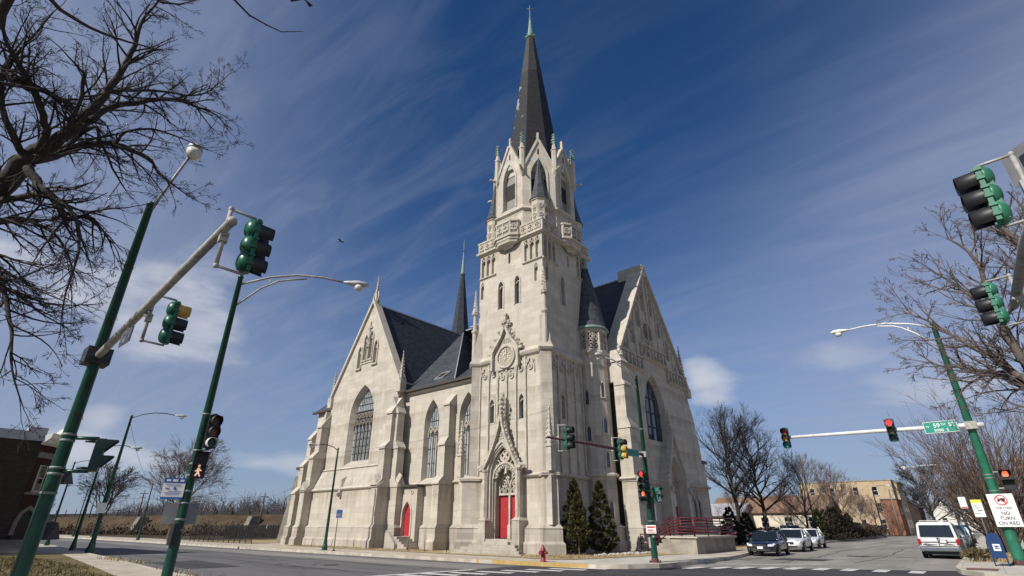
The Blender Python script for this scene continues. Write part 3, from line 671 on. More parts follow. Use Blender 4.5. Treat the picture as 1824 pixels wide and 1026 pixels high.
# patches of lost slate on the sunlit facet
b = B(); R = random.Random(6); app = lambda z: rr(z) * cos(pi / 8) + .012
for uc, zc, w, h, tilt in ((-.62, 40.9, .42, .75, .25), (-.72, 38.6, .40, 1.7, .18), (-.98, 36.9, .34, 1.5, .2), (-.35, 37.9, .12, .3, 0), (.25, 36.6, .14, .12, 0), (-.75, 35.6, .12, .18, 0), (-1.25, 33.6, .22, .9, .1), (.1, 41.6, .08, .1, 0)):
    P = []
    for k in range(16):
        a = 2 * pi * k / 16; q = R.uniform(.65, 1.15); u = uc + w * q * cos(a) + tilt * h * sin(a) * .45; z = zc + h * q * sin(a) * .5; z = round(z / .19) * .19 if R.random() < .5 else z
        u = max(-app(z) * tan(pi / 8) + .03, min(app(z) * tan(pi / 8) - .03, u)); P.append((OX + u, OY - app(z), z))
    b.add(P, [list(range(16))])
b.obj('bare_patch', mat('exposed_roof_felt', (.20, .21, .225), .8, .3, 6), spire)
# ---- portal on the sunlit front
FP = 26.82; fp = FA(FP)
b = B(); outl = [(PC - 1.42, G), (PC + 1.42, G), (PC + 1.42, 5.1), (PC + .95, 5.9), (PC + .5, 6.75), (PC + .2, 7.5), (PC + .04, 8.3), (PC - .04, 8.3), (PC - .2, 7.5), (PC - .5, 6.75), (PC - .95, 5.9), (PC - 1.42, 5.1)]
DL = arch(PC, 2.42, G + .02, 4.65, 6.6); fholes(b, fp, outl, [DL]); n = len(outl)
b.add([fp.p(u, z, 0) for u, z in outl] + [fp.p(u, z, FP - TY0 - .0) for u, z in outl], [(i, (i + 1) % n, n + (i + 1) % n, n + i) for i in range(n)])
reveal(b, fp, DL, 0, -.5); portal = part('portal', 'stone', b)
b = B()
for k, (w, dd) in enumerate(((2.62, .10), (2.40, -.08), (2.26, -.26), (2.12, -.44))):
    strip(b, fp, archline(PC, w, .95, 4.65, 6.9 - .2 * k - (.1 if k else 0)), .17, dd - .14, dd)
reveal(b, fp, arch(PC, 2.2, .95, 4.65, 6.35), -.44, -.98, .95)
b.obj('archivolt', 'trim', portal)
b = B()
for e in (-1, 1):
    x = PC + e * 1.42
    b.frus((x - .34, x + .34, FP - .42, TY0), .1, (x - .34, x + .34, FP - .42, TY0), .9); b.frus((x - .3, x + .3, FP - .36, TY0), .9, (x - .3, x + .3, FP - .36, TY0), 2.0); b.frus((x - .34, x + .34, FP - .4, TY0), 2.0, (x - .16, x + .16, FP - .16, TY0), 2.22)
b.obj('pier_base', 'stone2', portal)
b = B()
for e in (-1, 1):
    b.lathe((PC + e * 1.42, FP - .12), [(.17, 2.1), (.17, 4.9), (.22, 5.0), (.22, 5.12)], 6, False)
    og = [(1.78, 5.12), (1.5, 5.2), (1.12, 5.75), (.72, 6.5), (.38, 7.25), (.16, 7.95), (.05, 8.55)]
    strip(b, fp, [(PC + e * u, z) for u, z in og], .16, -.2, .3)
    for q in range(15):
        f_ = q / 14 * (len(og) - 2); i = int(f_); u = og[i][0] + (og[i + 1][0] - og[i][0]) * (f_ - i); z = og[i][1] + (og[i + 1][1] - og[i][1]) * (f_ - i)
        b.crk(fp.p(PC + e * (u + .13), z + .1, .12 + .06 * (q % 2)), .1 if q else .2, 5, 4)
    b.crk(fp.p(PC + e * 1.72, 5.18, .1), .2, 6, 5)
strip(b, fp, [(PC, 8.2), (PC, 10.0)], .15, -.1, .1)
for q, z in enumerate((8.5, 8.8, 9.1, 9.42, 9.75)):
    for e in (-1, 1): b.crk(fp.p(PC + e * .17 * (1.5 if q == 3 else 1), z, .05), .1 + .05 * (q == 3), 5, 4)
    b.crk(fp.p(PC, z, .18), .1, 5, 4)
b.crk(fp.p(PC, 10.02, 0), .11, 6, 5)
for q in range(6): foil(b, fp, PC + (.16 if q % 2 else -.16) * (1 - q * .1), 7.02 + .16 * q, .11, 3, .035, 0, .05)
b.obj('crocketed_gable', 'carve', portal)
# tympanum: ring light, cusped arch, door head tracery
b = B(); f2 = fp
foil(b, f2, PC, 5.98, .36, 4, .07, -.46, -.28); strip(b, f2, circ(PC, 5.98, .4, 18), .09, -.48, -.26, True)
rad = 1.0
strip(b, f2, [(PC + rad * cos(pi * k / 12), 4.55 + rad * .98 * sin(pi * k / 12)) for k in range(13)], .12, -.46, -.22)
for k in range(1, 7):
    a = pi * (k - .5) / 6; b.crk(f2.p(PC + .78 * cos(a), 4.55 + .76 * sin(a), -.32), .13, 6, 5); strip(b, f2, circ(PC + .84 * cos(a), 4.55 + .82 * sin(a), .17, 8), .06, -.42, -.26, True)
for e in (-1, 1): strip(b, f2, archline(PC + e * .7, .5, 5.2, 5.35, 5.75), .06, -.44, -.3)
for e in (-1, 1):
    strip(b, f2, archline(PC + e * .46, .88, 3.62, 3.95, 4.75), .08, -.90, -.78); foil(b, f2, PC + e * .46, 4.25, .22, 3, .05, -.90, -.80); strip(b, f2, circ(PC + e * .46, 3.86, .16, 10), .05, -.90, -.80, True)
    for q in (-.2, .2): strip(b, f2, archline(PC + e * .46 + q, .36, 3.62, 3.72, 3.98), .05, -.90, -.80)
foil(b, f2, PC, 4.85, .26, 4, .05, -.90, -.79)
strip(b, f2, [(PC - 1, 3.6), (PC + 1, 3.6)], .14, -.92, -.76)
b.obj('tracery', 'carve', portal)
b = B(); fpoly(b, f2, [(PC - 1.1, 3.5), (PC + 1.1, 3.5), (PC + 1.1, 6.2), (PC - 1.1, 6.2)], -1.04, -.98); b.obj('tympanum', 'carve', portal)
for e in (-1, 1):
    b = B(); x = PC + e * .52; fpoly(b, f2, [(x - .48, .98), (x + .48, .98), (x + .48, 3.56), (x - .48, 3.56)], -1.0, -.92)
    dr = b.obj('door', 'door', portal)
    b = B()
    for q in range(-2, 3): strip(b, f2, [(x + q * .19, 1.02), (x + q * .19, 3.52)], .012, -.93, -.912)
    b.crk(f2.p(x - e * .32, 2.0, -.90), .045, 6, 4); b.obj('door_board', 'door', dr)
b = B(); strip(b, f2, [(PC, .95), (PC, 3.6)], .13, -1.0, -.74); b.box(PC - .13, PC + .13, FP + .7, FP + .95, .95, 1.75); b.obj('door_post', 'trim', portal)
b = B()
for k in range(6):
    e = .32 * k; b.box(PC - 1.05 - (.42 * k if k > 1 else .02 * k), PC + 1.05 + (.42 * k if k > 1 else .02 * k), FP - .02 - e - .34, FP + 1.0 if k == 0 else FP - e + .02, .1, .95 - .145 * k)
b.obj('step', 'stone2', portal)
# ---- stair turret on the corner
TC = (-20.0, 33.1); b = B()
b.lathe(TC, [(1.26, G), (1.26, 13.5)], 16, False, pi / 16); tur = part('stair_turret', 'stone', b)
b = B(); b.lathe(TC, [(1.75, .1), (1.75, .72), (1.62, .86), (1.6, 1.55), (1.64, 1.6), (1.27, 1.8)], 8, False, pi / 8); b.obj('turret_plinth', 'stone2', tur)
b = B(); b.lathe(TC, [(1.26, 4.65), (1.48, 4.78), (1.48, 4.88), (1.26, 5.1)], 16, False, pi / 16); b.lathe(TC, [(1.26, 13.3), (1.48, 13.5), (1.48, 13.62), (1.3, 13.75)], 8, False, pi / 8); b.lathe(TC, [(1.3, 15.3), (1.42, 15.42), (1.42, 15.52)], 8, False, pi / 8); b.obj('string_course', 'trim', tur)
b = B(); h = B()
for ang, z in ((-79, 10.2), (-79, 7.65), (-25, 10.75), (-25, 8.2), (-25, 5.9), (-25, 2.7)):
    a = radians(ang); n = Vector((cos(a), sin(a), 0)); f = Fr(Vector((*TC, 0)) + n * 1.22, (-sin(a), cos(a), 0), n)
    fpoly(b, f, arch(0, .3, z - .55, z + .2, z + .5, 4), 0, .05); strip(h, f, archline(0, .36, z - .6, z + .2, z + .56, 4), .09, .02, .10); strip(h, f, [(-.24, z - .62), (.24, z - .62)], .08, .02, .1)
b.obj('slit_window', 'glass_dark', tur); h.obj('window_surround', 'trim', tur)
lan = B(); lan.lathe(TC, [(1.12, 13.6), (1.12, 15.4)], 8, False, pi / 8); lo = lan.obj('lantern', MT_CUT_SHADE, tur)
lat = B(); rl = 1.3 * cos(pi / 8); sdl = 1.3 * sin(pi / 8)
for k in range(8):
    a = k * pi / 4; n = Vector((cos(a), sin(a), 0)); f = Fr(Vector((*TC, 0)) + n * rl, (-sin(a), cos(a), 0), n)
    strip(lat, f, [(-sdl, 13.7), (-sdl, 15.4)], .2, -.1, .03); strip(lat, f, [(-sdl, 14.35), (sdl, 14.35)], .09, -.1, .0); strip(lat, f, [(-sdl, 13.8), (sdl, 13.8)], .14, -.1, .02); strip(lat, f, [(-sdl, 15.25), (sdl, 15.25)], .14, -.1, .02); strip(lat, f, [(0, 13.7), (0, 15.3)], .07, -.1, 0)
    for u in (-.2, .2):
        for z in (14.08, 14.65, 15.0):
            for q in (-1, 1): strip(lat, f, [(u - .17, z - q * .2), (u + .17, z + q * .2)], .06, -.1, -.01)
lat.obj('tracery', 'carve', lo)
b = B(); b.lathe(TC, [(1.5, 15.5), (1.42, 15.62), (1.28, 16.1), (.98, 17.6), (.62, 19.4), (.24, 21.15)], 20, True); tr = b.obj('turret_roof', 'slate_lit', tur)
b = B(); b.lathe(TC, [(1.46, 15.44), (1.54, 15.5), (1.46, 15.66), (1.40, 15.7)], 20, True); b.lathe(TC, [(.27, 21.05), (.3, 21.2), (.17, 21.35), (.17, 21.6), (.22, 21.68), (.05, 22.4), (.01, 22.5)], 10, True); b.obj('copper_cap', 'copper', tr)
b = B(); b.tube([(-18.9, 34.15, .2), (-18.9, 34.15, 13)], .06, 6); part('drain_pipe', 'iron', b)
# ---- transept: gabled front on the main street
fg = FA(27.2); b = B(); hs = []
def tracery_big(fr, uc, w, z0, zs, za, d, n, par, grid, full):
    t = B(); ld = B(); wi = w / n
    for k in range(1, n): strip(t, fr, [(uc - w / 2 + wi * k, z0), (uc - w / 2 + wi * k, zs if full else zs - .3)], .07, d, d + .1)
    for k in range(n):
        u = uc - w / 2 + wi * (k + .5); strip(t, fr, archline(u, wi, zs - .9, zs - .6, zs - .05, 5), .06, d, d + .1); foil(t, fr, u, zs - .42, wi * .22, 3, .04, d, d + .08)
        if full: foil(t, fr, u, zs + .32, wi * .42, 4, .045, d, d + .09)
    if full:
        strip(t, fr, [(uc - w / 2, zs + .75), (uc + w / 2, zs + .75)], .08, d, d + .1)
    t.obj('tracery', 'carve' if not full else mat('grimy_tracery', (.17, .15, .125), .9, .25, 5), par)
    z = z0 + grid
    while z < za:
        hw = w / 2 if z < zs else w / 2 * sqrt(max(0, 1 - ((z - zs) / (za - zs)) ** 1.6))
        if hw > .1: strip(ld, fr, [(uc - hw, z), (uc + hw, z)], .035, d, d + .035)
        z += grid
    for k in range(1, 2 * n):
        u = uc - w / 2 + wi * k / 2; q = abs(u - uc) / (w / 2); zt = zs + (za - zs) * max(0, 1 - q ** 1.6) ** .8 - .06
        strip(ld, fr, [(u, z0), (u, zt)], .022, d, d + .03)
    ld.obj('lead_bar', 'lead', par)
lp, inn, o = opening(b, fg, -40.97, 3.7, 6.55, 10.7, 13.65, .55, 'glass', .86, .4); hs.append(lp)
us = [p[0] for p in inn]; tracery_big(fg, -40.97, max(us) - min(us), 6.98, 10.6, 13.2, -.52, 6, o, .62, True)
XG0, XG1, XGC = -46.2, -35.8, -41.0
lan = B()
for u, z0, zt in ((-42.35, 15.4, 17.6), (-41.55, 16.1, 18.65), (-40.75, 16.1, 18.9), (-39.85, 15.5, 17.75)):
    lp = arch(u, .5, z0, zt - .5, zt); hs.append(lp); inn = reveal(b, fg, lp, 0, -.22); b.add([fg.p(a, z, -.22) for a, z in inn], [list(range(len(inn)))])
    strip(lan, fg, archline(u, .62, z0, zt - .5, zt + .1), .1, -.02, .1); strip(lan, fg, [(u - .45, z0 - .06), (u + .45, z0 - .06)], .14, 0, .16); foil(lan, fg, u, zt - .52, .15, 3, .045, -.18, -.04)
strip(lan, fg, [(-41.15, 18.3), (-41.15, 20.0)], .16, 0, .14); strip(lan, fg, [(-41.5, 19.35), (-40.8, 19.35)], .14, 0, .13); strip(lan, fg, [(-42.1, 15.85), (-40.3, 15.85)], .2, 0, .08); lan.crk(fg.p(-41.15, 17.4, .1), .16, 6, 5)
strip(lan, fg, [(-41.35, 17.6), (-41.15, 18.6), (-40.95, 17.6)], .08, 0, .12)
fholes(b, fg, [(XG0, G), (XG1, G), (XG1, 13.2), (XGC, 22.0), (XG0, 13.2)], hs)
b.add([(XG1, 27.2, G), (XG1, 41, G), (XG1, 41, 13), (XG1, 27.2, 13.2), (XG0, 27.2, G), (XG0, 41, G), (XG0, 41, 13), (XG0, 27.2, 13.2)], [(0, 1, 2, 3), (4, 5, 6, 7)])
part('transept_wall', 'stone', b); part('blind_lancet', 'carve', lan)
b = B()                                         # lower wall with its sloping stone roof
b.box(-46.6, -35.9, 26.42, 27.5, .1, 4.45); part('lower_wall', 'stone', b)
b = B(); b.hexa([(-46.4, 26.35, 4.55), (-36.2, 26.35, 4.55), (-36.2, 27.22, 4.55), (-46.4, 27.22, 4.55), (-46.4, 27.05, 6.2), (-36.2, 27.05, 6.2), (-36.2, 27.22, 6.2), (-46.4, 27.22, 6.2)]); part('sloped_weathering', 'stone2', b)
b = B(); f26 = FA(26.42); course(b, f26, -46.4, -36.3, 4.55, .3, .2); course(b, fg, -46.2, -36.2, 6.3, .22, .14)
course(b, FA(28.0), -34.3, -27.0, 4.62, .24, .18)
part('string_course', 'trim', b)
b = B(); b.frus((-46.8, -35.9, 26.1, 26.6), .1, (-46.8, -35.9, 26.1, 26.6), .7); b.frus((-46.8, -35.9, 26.1, 26.6), .7, (-46.8, -35.9, 26.2, 26.6), .84); b.box(-46.8, -35.9, 26.2, 26.6, .84, 1.58); b.frus((-46.8, -35.9, 26.18, 26.6), 1.58, (-46.8, -35.9, 26.4, 26.6), 1.76); part('plinth', 'stone2', b)
b = B(); x = -41.4; b.prism([(x - .22, 26.3, 4.4), (x + .22, 26.3, 4.4), (x, 26.3, 5.3)], (0, .5, .3)); b.box(x - .14, x + .14, 26.2, 26.5, 3.9, 4.5); b.crk((x, 26.12, 4.15), .16, 6, 5); part('gablet', 'carve', b)
def coping(name, P, w, fr_axis, th=.32):
    """raking coping along list of (a, z); fr_axis 'x' gable facing -Y or 'y' gable facing +X; w=(lo,hi) depth range"""
    b = B()
    for (a0, z0), (a1, z1) in zip(P[:-1], P[1:]):
        q = (lambda a, z, d: (a, d, z)) if fr_axis == 'x' else (lambda a, z, d: (d, a, z))
        nz = th
        b.hexa([q(a0, z0 - .12, w[0]), q(a0, z0 - .12, w[1]), q(a1, z1 - .12, w[1]), q(a1, z1 - .12, w[0]), q(a0, z0 + nz, w[0]), q(a0, z0 + nz, w[1]), q(a1, z1 + nz, w[1]), q(a1, z1 + nz, w[0])])
    return part(name, 'trim', b)
coping('gable_coping', [(XG0 - .25, 12.95), (XGC, 22.1)], (26.98, 27.75), 'x'); coping('gable_coping', [(XGC, 22.1), (XG1 + .25, 12.95)], (26.98, 27.75), 'x')
b = B()
pinnacle(b, XGC, 27.35, 22.1, 25.0, .2, 5)
for e in (-1, 1): b.tube([(XGC + e * .3, 27.3, 22.0), (XGC + e * .42, 27.3, 22.6), (XGC + e * .28, 27.3, 23.2)], [.12, .1, .05], 5)
part('gable_finial', 'carve', b)
for e, x in ((1, XG1 + .15), (-1, XG0 - .15)):
    b = B(); b.box(x - .3, x + .3, 26.95, 27.6, 12.2, 13.15); pinnacle(b, x, 27.25, 13.1, 15.9, .2, 7, 4, .12); part('pinnacle', 'carve', b)
def stepped(name, x0, x1, yw, stages, ztop, side=None):
    """buttress on a wall facing -Y: stages = [(z0, z1, projection)], sloped offsets between"""
    b = B(); t = B()
    for k, (z0, z1, p) in enumerate(stages):
        b.box(x0, x1, yw - p, yw + .2, z0, z1)
        pn = stages[k + 1][2] if k + 1 < len(stages) else 0.0; zt = stages[k + 1][0] if k + 1 < len(stages) else ztop
        o = .06; t.prism([(x0 - o, yw - p - .1, z1 - .1), (x0 - o, yw - p - .1, z1 + .03), (x0 - o, yw - pn, zt + .12), (x0 - o, yw + .1, zt + .12), (x0 - o, yw + .1, z1 - .1)], (x1 - x0 + 2 * o, 0, 0))
    bo = part(name, 'stone', b); t.obj('weathering', 'trim', bo)
    b = B(); p = stages[0][2]; b.box(x0 - .06, x1 + .06, yw - p - .28, yw, .08, .7); b.frus((x0 - .06, x1 + .06, yw - p - .28, yw), .7, (x0 - .05, x1 + .05, yw - p - .16, yw), .84); b.box(x0 - .05, x1 + .05, yw - p - .16, yw, .84, 1.56); b.frus((x0 - .07, x1 + .07, yw - p - .2, yw), 1.56, (x0 - .02, x1 + .02, yw - p - .02, yw), 1.78); b.obj('plinth', 'stone2', bo)
    return bo
def stepped_x(name, y0, y1, xw, stages, ztop, sgn=1):
    b = B(); t = B()
    for k, (z0, z1, p) in enumerate(stages):
        a, c = sorted((xw - sgn * .13, xw + sgn * p)); b.box(a, c, y0, y1, z0, z1)
        pn = stages[k + 1][2] if k + 1 < len(stages) else 0.0; zt = stages[k + 1][0] if k + 1 < len(stages) else ztop
        o = .06; t.prism([(xw + sgn * (p + .1), y0 - o, z1 - .1), (xw + sgn * (p + .1), y0 - o, z1 + .03), (xw + sgn * pn, y0 - o, zt + .12), (xw - sgn * .1, y0 - o, zt + .12), (xw - sgn * .1, y0 - o, z1 - .1)], (0, y1 - y0 + 2 * o, 0))
    bo = part(name, 'stone', b); t.obj('weathering', 'trim', bo)
    b = B(); p = stages[0][2]; q = lambda e: sorted((xw, xw + sgn * (p + e)))
    b.box(*q(.28), y0 - .06, y1 + .06, .08, .7); b.frus((*q(.28), y0 - .06, y1 + .06), .7, (*q(.16), y0 - .05, y1 + .05), .84); b.box(*q(.16), y0 - .05, y1 + .05, .84, 1.56); b.frus((*q(.2), y0 - .07, y1 + .07), 1.56, (*q(.02), y0 - .02, y1 + .02), 1.78); b.obj('plinth', 'stone2', bo)
    return bo
S3 = [(G, 4.55, 1.55), (4.95, 7.45, 1.2), (7.9, 10.3, .8)]
for x0, x1 in ((-36.05, -35.3), (-46.75, -46.0)):
    bo = stepped('buttress', x0, x1, 27.2, S3, 11.5)
    b = B(); xm = (x0 + x1) / 2; b.prism([(x0 - .1, 25.55, 4.5), (x1 + .1, 25.55, 4.5), (xm, 25.55, 5.25)], (0, .55, .35)); b.obj('gablet', 'carve', bo)
bo = stepped_x('buttress', 26.75, 27.45, -35.8, [(G, 4.55, 1.5), (4.95, 7.45, 1.15), (7.9, 10.3, .8)], 11.6, 1)
b = B(); b.prism([(-34.25, 26.65, 4.5), (-34.25, 27.55, 4.5), (-34.25, 27.1, 5.3)], (-.5, 0, .35)); b.obj('gablet', 'carve', bo)
stepped_x('buttress', 26.75, 27.45, -46.2, [(G, 4.55, 1.5), (4.95, 7.45, 1.15), (7.9, 10.3, .8)], 11.6, -1)
# roofs
EX = .45
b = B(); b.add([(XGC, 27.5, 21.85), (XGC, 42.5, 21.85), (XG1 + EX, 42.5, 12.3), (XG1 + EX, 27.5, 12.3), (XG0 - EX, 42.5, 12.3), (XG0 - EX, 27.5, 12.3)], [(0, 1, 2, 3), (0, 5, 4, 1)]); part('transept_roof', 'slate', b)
b = B(); YE = 27.75; zr = lambda y: 12.35 + .826 * (y - YE); E_ = Vector((-29.45, YE, 12.36)); X_ = Vector((-41.6, 40.3, zr(40.3)))
b.add([(-50.2, YE, 12.35), E_, X_, (-50.2, 40.3, zr(40.3)), (-50.2, 52.8, 12.35), (-24.4, 52.8, 12.35), (-24.4, 40.3, zr(40.3)), (-30, 40.3, 6.0)], [(0, 1, 2, 3), (3, 6, 5, 4), (0, 3, 4), (1, 7, 2)])
part('nave_roof', 'slate_lit', b)
b = B(); b.add([(-30.2, YE, 12.34), (-24.4, YE, 12.34), (-24.4, 37.2, 12.34 + .5 * (37.2 - YE)), (-36, 37.2, 12.34 + .5 * (37.2 - YE))], [(0, 1, 2, 3)]); part('aisle_roof', 'slate_lit', b)
b = B(); b.tube([E_ + Vector((0, 0, .02)), X_ + Vector((0, 0, .02))], .05, 5); part('hip_flashing', 'tin', b)
sp_ = lambda x, y, h: (x, y - h * .637, zr(y) + h * .771)
def onroof(b, x0, x1, y0, y1, h0, h1): b.hexa([sp_(x0, y0, h0), sp_(x1, y0, h0), sp_(x1, y1, h0), sp_(x0, y1, h0), sp_(x0, y0, h1), sp_(x1, y0, h1), sp_(x1, y1, h1), sp_(x0, y1, h1)])
b = B()
for q in ((-32.55, -32.45, 28.35, 29.25), (-31.55, -31.45, 28.35, 29.25), (-32.45, -31.55, 28.35, 28.42), (-32.45, -31.55, 29.18, 29.25)): onroof(b, *q, -.02, .16)
vt = part('roof_vent', 'tin', b)
b = B(); onroof(b, -32.45, -31.55, 28.42, 29.18, -.02, .05); b.obj('vent_opening', 'black', vt)
b = B()
for k in range(6): onroof(b, -32.44, -31.56, 28.45 + k * .125, 28.51 + k * .125, .06, .12)
b.obj('vent_louver', 'gutter', vt)
b = B(); b.box(-35.3, -26.5, 27.55, 27.8, 12.12, 12.32); b.box(-50.3, -46.6, 27.55, 27.8, 12.12, 12.32); b.box(XG1 + .25, XG1 + .5, 27.75, 28.0, 12.1, 12.3); part('gutter', 'gutter', b)
b = B(); b.box(-41.06, -40.94, 27.7, 40.3, 21.82, 21.95); b.box(-50.2, -24.4, 40.22, 40.38, zr(40.3) - .03, zr(40.3) + .1); part('ridge_cap', 'tin', b)
# nave south wall
fn = FA(28.0); b = B(); hs = []; gl = []
for uc in (-32.15, -28.1):
    lp, inn, o = opening(b, fn, uc, 1.75, 4.85, 9.3, 11.15, .5, 'glass', .86, .25); hs.append(lp); us = [p[0] for p in inn]
    tracery_big(fn, uc, max(us) - min(us), 5.1, 9.1, 10.8, -.48, 3, o, 1.1, False)
fholes(b, fn, [(-35.8, G), (-26.4, G), (-26.4, 12.2), (-35.8, 12.2)], hs)
b.add([(-46.2, 28, G), (-49.8, 28, G), (-49.8, 28, 12.2), (-46.2, 28, 12.2), (-49.8, 52.5, G), (-49.8, 52.5, 12.2), (-18.6, 52.5, G), (-18.6, 52.5, 6.9), (-26, 52.5, 12.2)], [(0, 1, 2, 3), (1, 4, 5, 2)])
part('nave_wall', 'stone', b)
b = B(); course(b, fn, -35.3, -26.5, 12.05, .3, .22); part('eaves_course', 'trim', b)
b = B(); b.box(-34.3, -26.6, 27.75, 28.1, .1, 1.56); b.frus((-34.3, -26.6, 27.7, 28.1), 1.56, (-34.3, -26.6, 27.95, 28.1), 1.78); part('plinth', 'stone2', b)
stepped('buttress', -30.1, -29.42, 28.0, [(G, 4.55, 1.35), (4.95, 7.3, .95), (7.8, 10.35, .65)], 11.1)
# small side door block with steps
fd = FA(27.35); b = B(); lp = arch(-33.6, 1.0, 1.0, 2.45, 3.35); fholes(b, fd, [(-34.6, G), (-32.55, G), (-32.55, 4.4), (-34.6, 4.4)], [lp]); reveal(b, fd, lp, 0, -.22)
b.add([(-32.55, 27.35, G), (-32.55, 28.1, G), (-32.55, 28.1, 4.4), (-32.55, 27.35, 4.4)], [(0, 1, 2, 3)]); pch = part('side_porch', 'stone', b)
b = B(); fpoly(b, fd, arch(-33.6, 1.0, 1.0, 2.45, 3.35), -.24, -.2); b.obj('door', 'door', pch)
b = B(); b.box(-34.7, -32.4, 27.15, 28.05, 4.42, 4.58); b.obj('flat_roof', 'gutter', pch)
b = B(); strip(b, fd, archline(-33.6, 1.12, 1.0, 2.45, 3.47), .12, -.02, .06); strip(b, fd, circ(-33.15, 4.05, .13, 10), .06, 0, .06, True); b.obj('door_surround', 'trim', pch)
b = B()
prof = [(-33.95, .1), (-33.95, .98)]
for k in range(5): prof += [(-33.0 + .28 * k, .98 - .16 * k), (-33.0 + .28 * k, .98 - .16 * (k + 1) if k < 4 else .1)]
b.prism([(x, 26.12, z) for x, z in prof], (0, 1.22, 0))
b.obj('step', 'stone2', pch)
b = B(); b.prism([(-34.15, 25.9, .1), (-32.9, 25.9, .1), (-32.9, 25.9, .5), (-33.75, 25.9, 1.25), (-34.15, 25.9, 1.25)], (0, .22, 0)); b.obj('step_wall', 'stone2', pch)
# low west end
b = B(); b.box(-52.6, -49.8, 28.3, 50, G, 6.9); part('west_aisle', 'stone', b)
b = B(); b.box(-52.8, -49.7, 28.1, 50.2, 6.9, 7.15); part('aisle_cornice', 'gutter', b)
bo = stepped('buttress', -50.0, -49.3, 28.0, [(G, 4.55, 1.4), (4.95, 7.0, 1.0), (7.5, 9.6, .6)], 10.4)
b = B(); b.frus((-54.2, -52.4, 28.0, 29.4), .1, (-53.0, -52.4, 28.3, 29.4), 6.3); part('raking_buttress', 'conc_wall', b)
# fleche over the crossing
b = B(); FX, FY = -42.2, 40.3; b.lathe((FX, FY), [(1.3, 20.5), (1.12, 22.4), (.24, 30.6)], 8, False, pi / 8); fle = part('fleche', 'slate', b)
b = B(); b.lathe((FX, FY), [(.3, 30.5), (.33, 30.7), (.24, 30.8), (.07, 33.4), (.12, 33.5), (.05, 33.7), (.035, 35.6)], 8, False); b.crk((FX, FY, 33.9), .15, 6, 5); b.tube([(FX - .25, FY, 34.9), (FX + .25, FY, 34.9)], .04, 4); b.crk((FX, FY, 34.4), .1, 6, 5); b.obj('copper_cap', 'copper', fle)
# ---- gabled entrance front on the side street
XB = -18.3; fe = FB(XB); b = B(); hs = []; YC = 40.35
lp, inn, o = opening(b, fe, 39.95, 3.75, 7.8, 10.2, 13.25, .5, 'glass_dark', .92, .1); hs.append(lp)
us = [p[0] for p in inn]; t = B(); w_ = max(us) - min(us)
for k in (1, 2, 3): strip(t, fe, [(39.95 - w_ / 2 + w_ * k / 4, 7.9), (39.95 - w_ / 2 + w_ * k / 4, 12.9 if k == 2 else 12.1)], .06, -.48, -.42)
for z in (9.0, 10.15, 11.35): strip(t, fe, [(39.95 - w_ / 2 + .03 + max(0, z - 10.2) * .25, z), (39.95 + w_ / 2 - .03 - max(0, z - 10.2) * .25, z)], .07, -.48, -.42)
t.obj('tracery', 'lead', o)
rc = circ(39.85, 17.0, .85, 20); hs.append(rc); inn = reveal(b, fe, rc, 0, -.35); g = B(); g.add([fe.p(u, z, -.35) for u, z in inn], [list(range(len(inn)))]); g = g.obj('rose_window', 'glass_dark', church)
t = B(); foil(t, fe, 39.85, 17.0, .78, 6, .06, -.33, -.2); strip(t, fe, circ(39.85, 17, .92, 22), .14, -.05, .1, True); t.obj('tracery', 'carve', g)
DB = arch(40.85, 2.5, 1.05, 4.5, 6.5); hs.append(DB)
YL, YR = 34.25, 46.85; hz_ = lambda y: 23.3 - (abs(y - YC)) * (9.9 / 6.1)
nl = []
niB = B(); nic = B()
for e in (-1, 1):
    for q, (dy, h, w) in enumerate(((.75, 2.4, .5), (1.95, 2.2, .5), (3.25, 1.9, .5), (4.6, 1.5, .48))):
        u = YC + e * dy; zt = hz_(u) - .75; lp = arch(u, w, zt - h, zt - .55, zt, 5); hs.append(lp); inn = reveal(b, fe, lp, 0, -.4)
        niB.add([fe.p(a, z, -.4) for a, z in inn], [list(range(len(inn)))])
        foil(nic, fe, u, zt - .55, .2, 3, .06, -.2, -.02); uu = u + e * .55; zz = hz_(uu) - .5; strip(nic, fe, circ(uu, zz, .17, 10), .07, -.02, .06, True)
        fpoly(niB, fe, circ(uu, zz, .14, 10), -.05, .004)
        strip(nic, fe, [(u - e * .42, 14.6 if dy < 2.5 else 13.5), (u - e * .42, hz_(u - e * .42) - .25)], .12, 0, .1); strip(nic, fe, archline(u, w + .14, zt - h, zt - .55, zt + .12, 5), .07, 0, .08)
fholes(b, fe, [(YL, G), (YR, G), (YR, 13.4), (YC, 23.3), (YL, 13.4)], hs)
b.add([(XB, YR, G), (-26, YR, G), (-26, YR, 13.2), (XB, YR, 13.4), (XB, YL, G), (-21, YL, G), (-21, YL, 13.4), (XB, YL, 13.4)], [(0, 1, 2, 3), (4, 5, 6, 7)])
part('entrance_gable', 'stone', b); niB.obj('niche', mat('shaded_niche_stone', (.10, .088, .072), .9, .25), church); nic.obj('gable_panelling', 'carve', church)
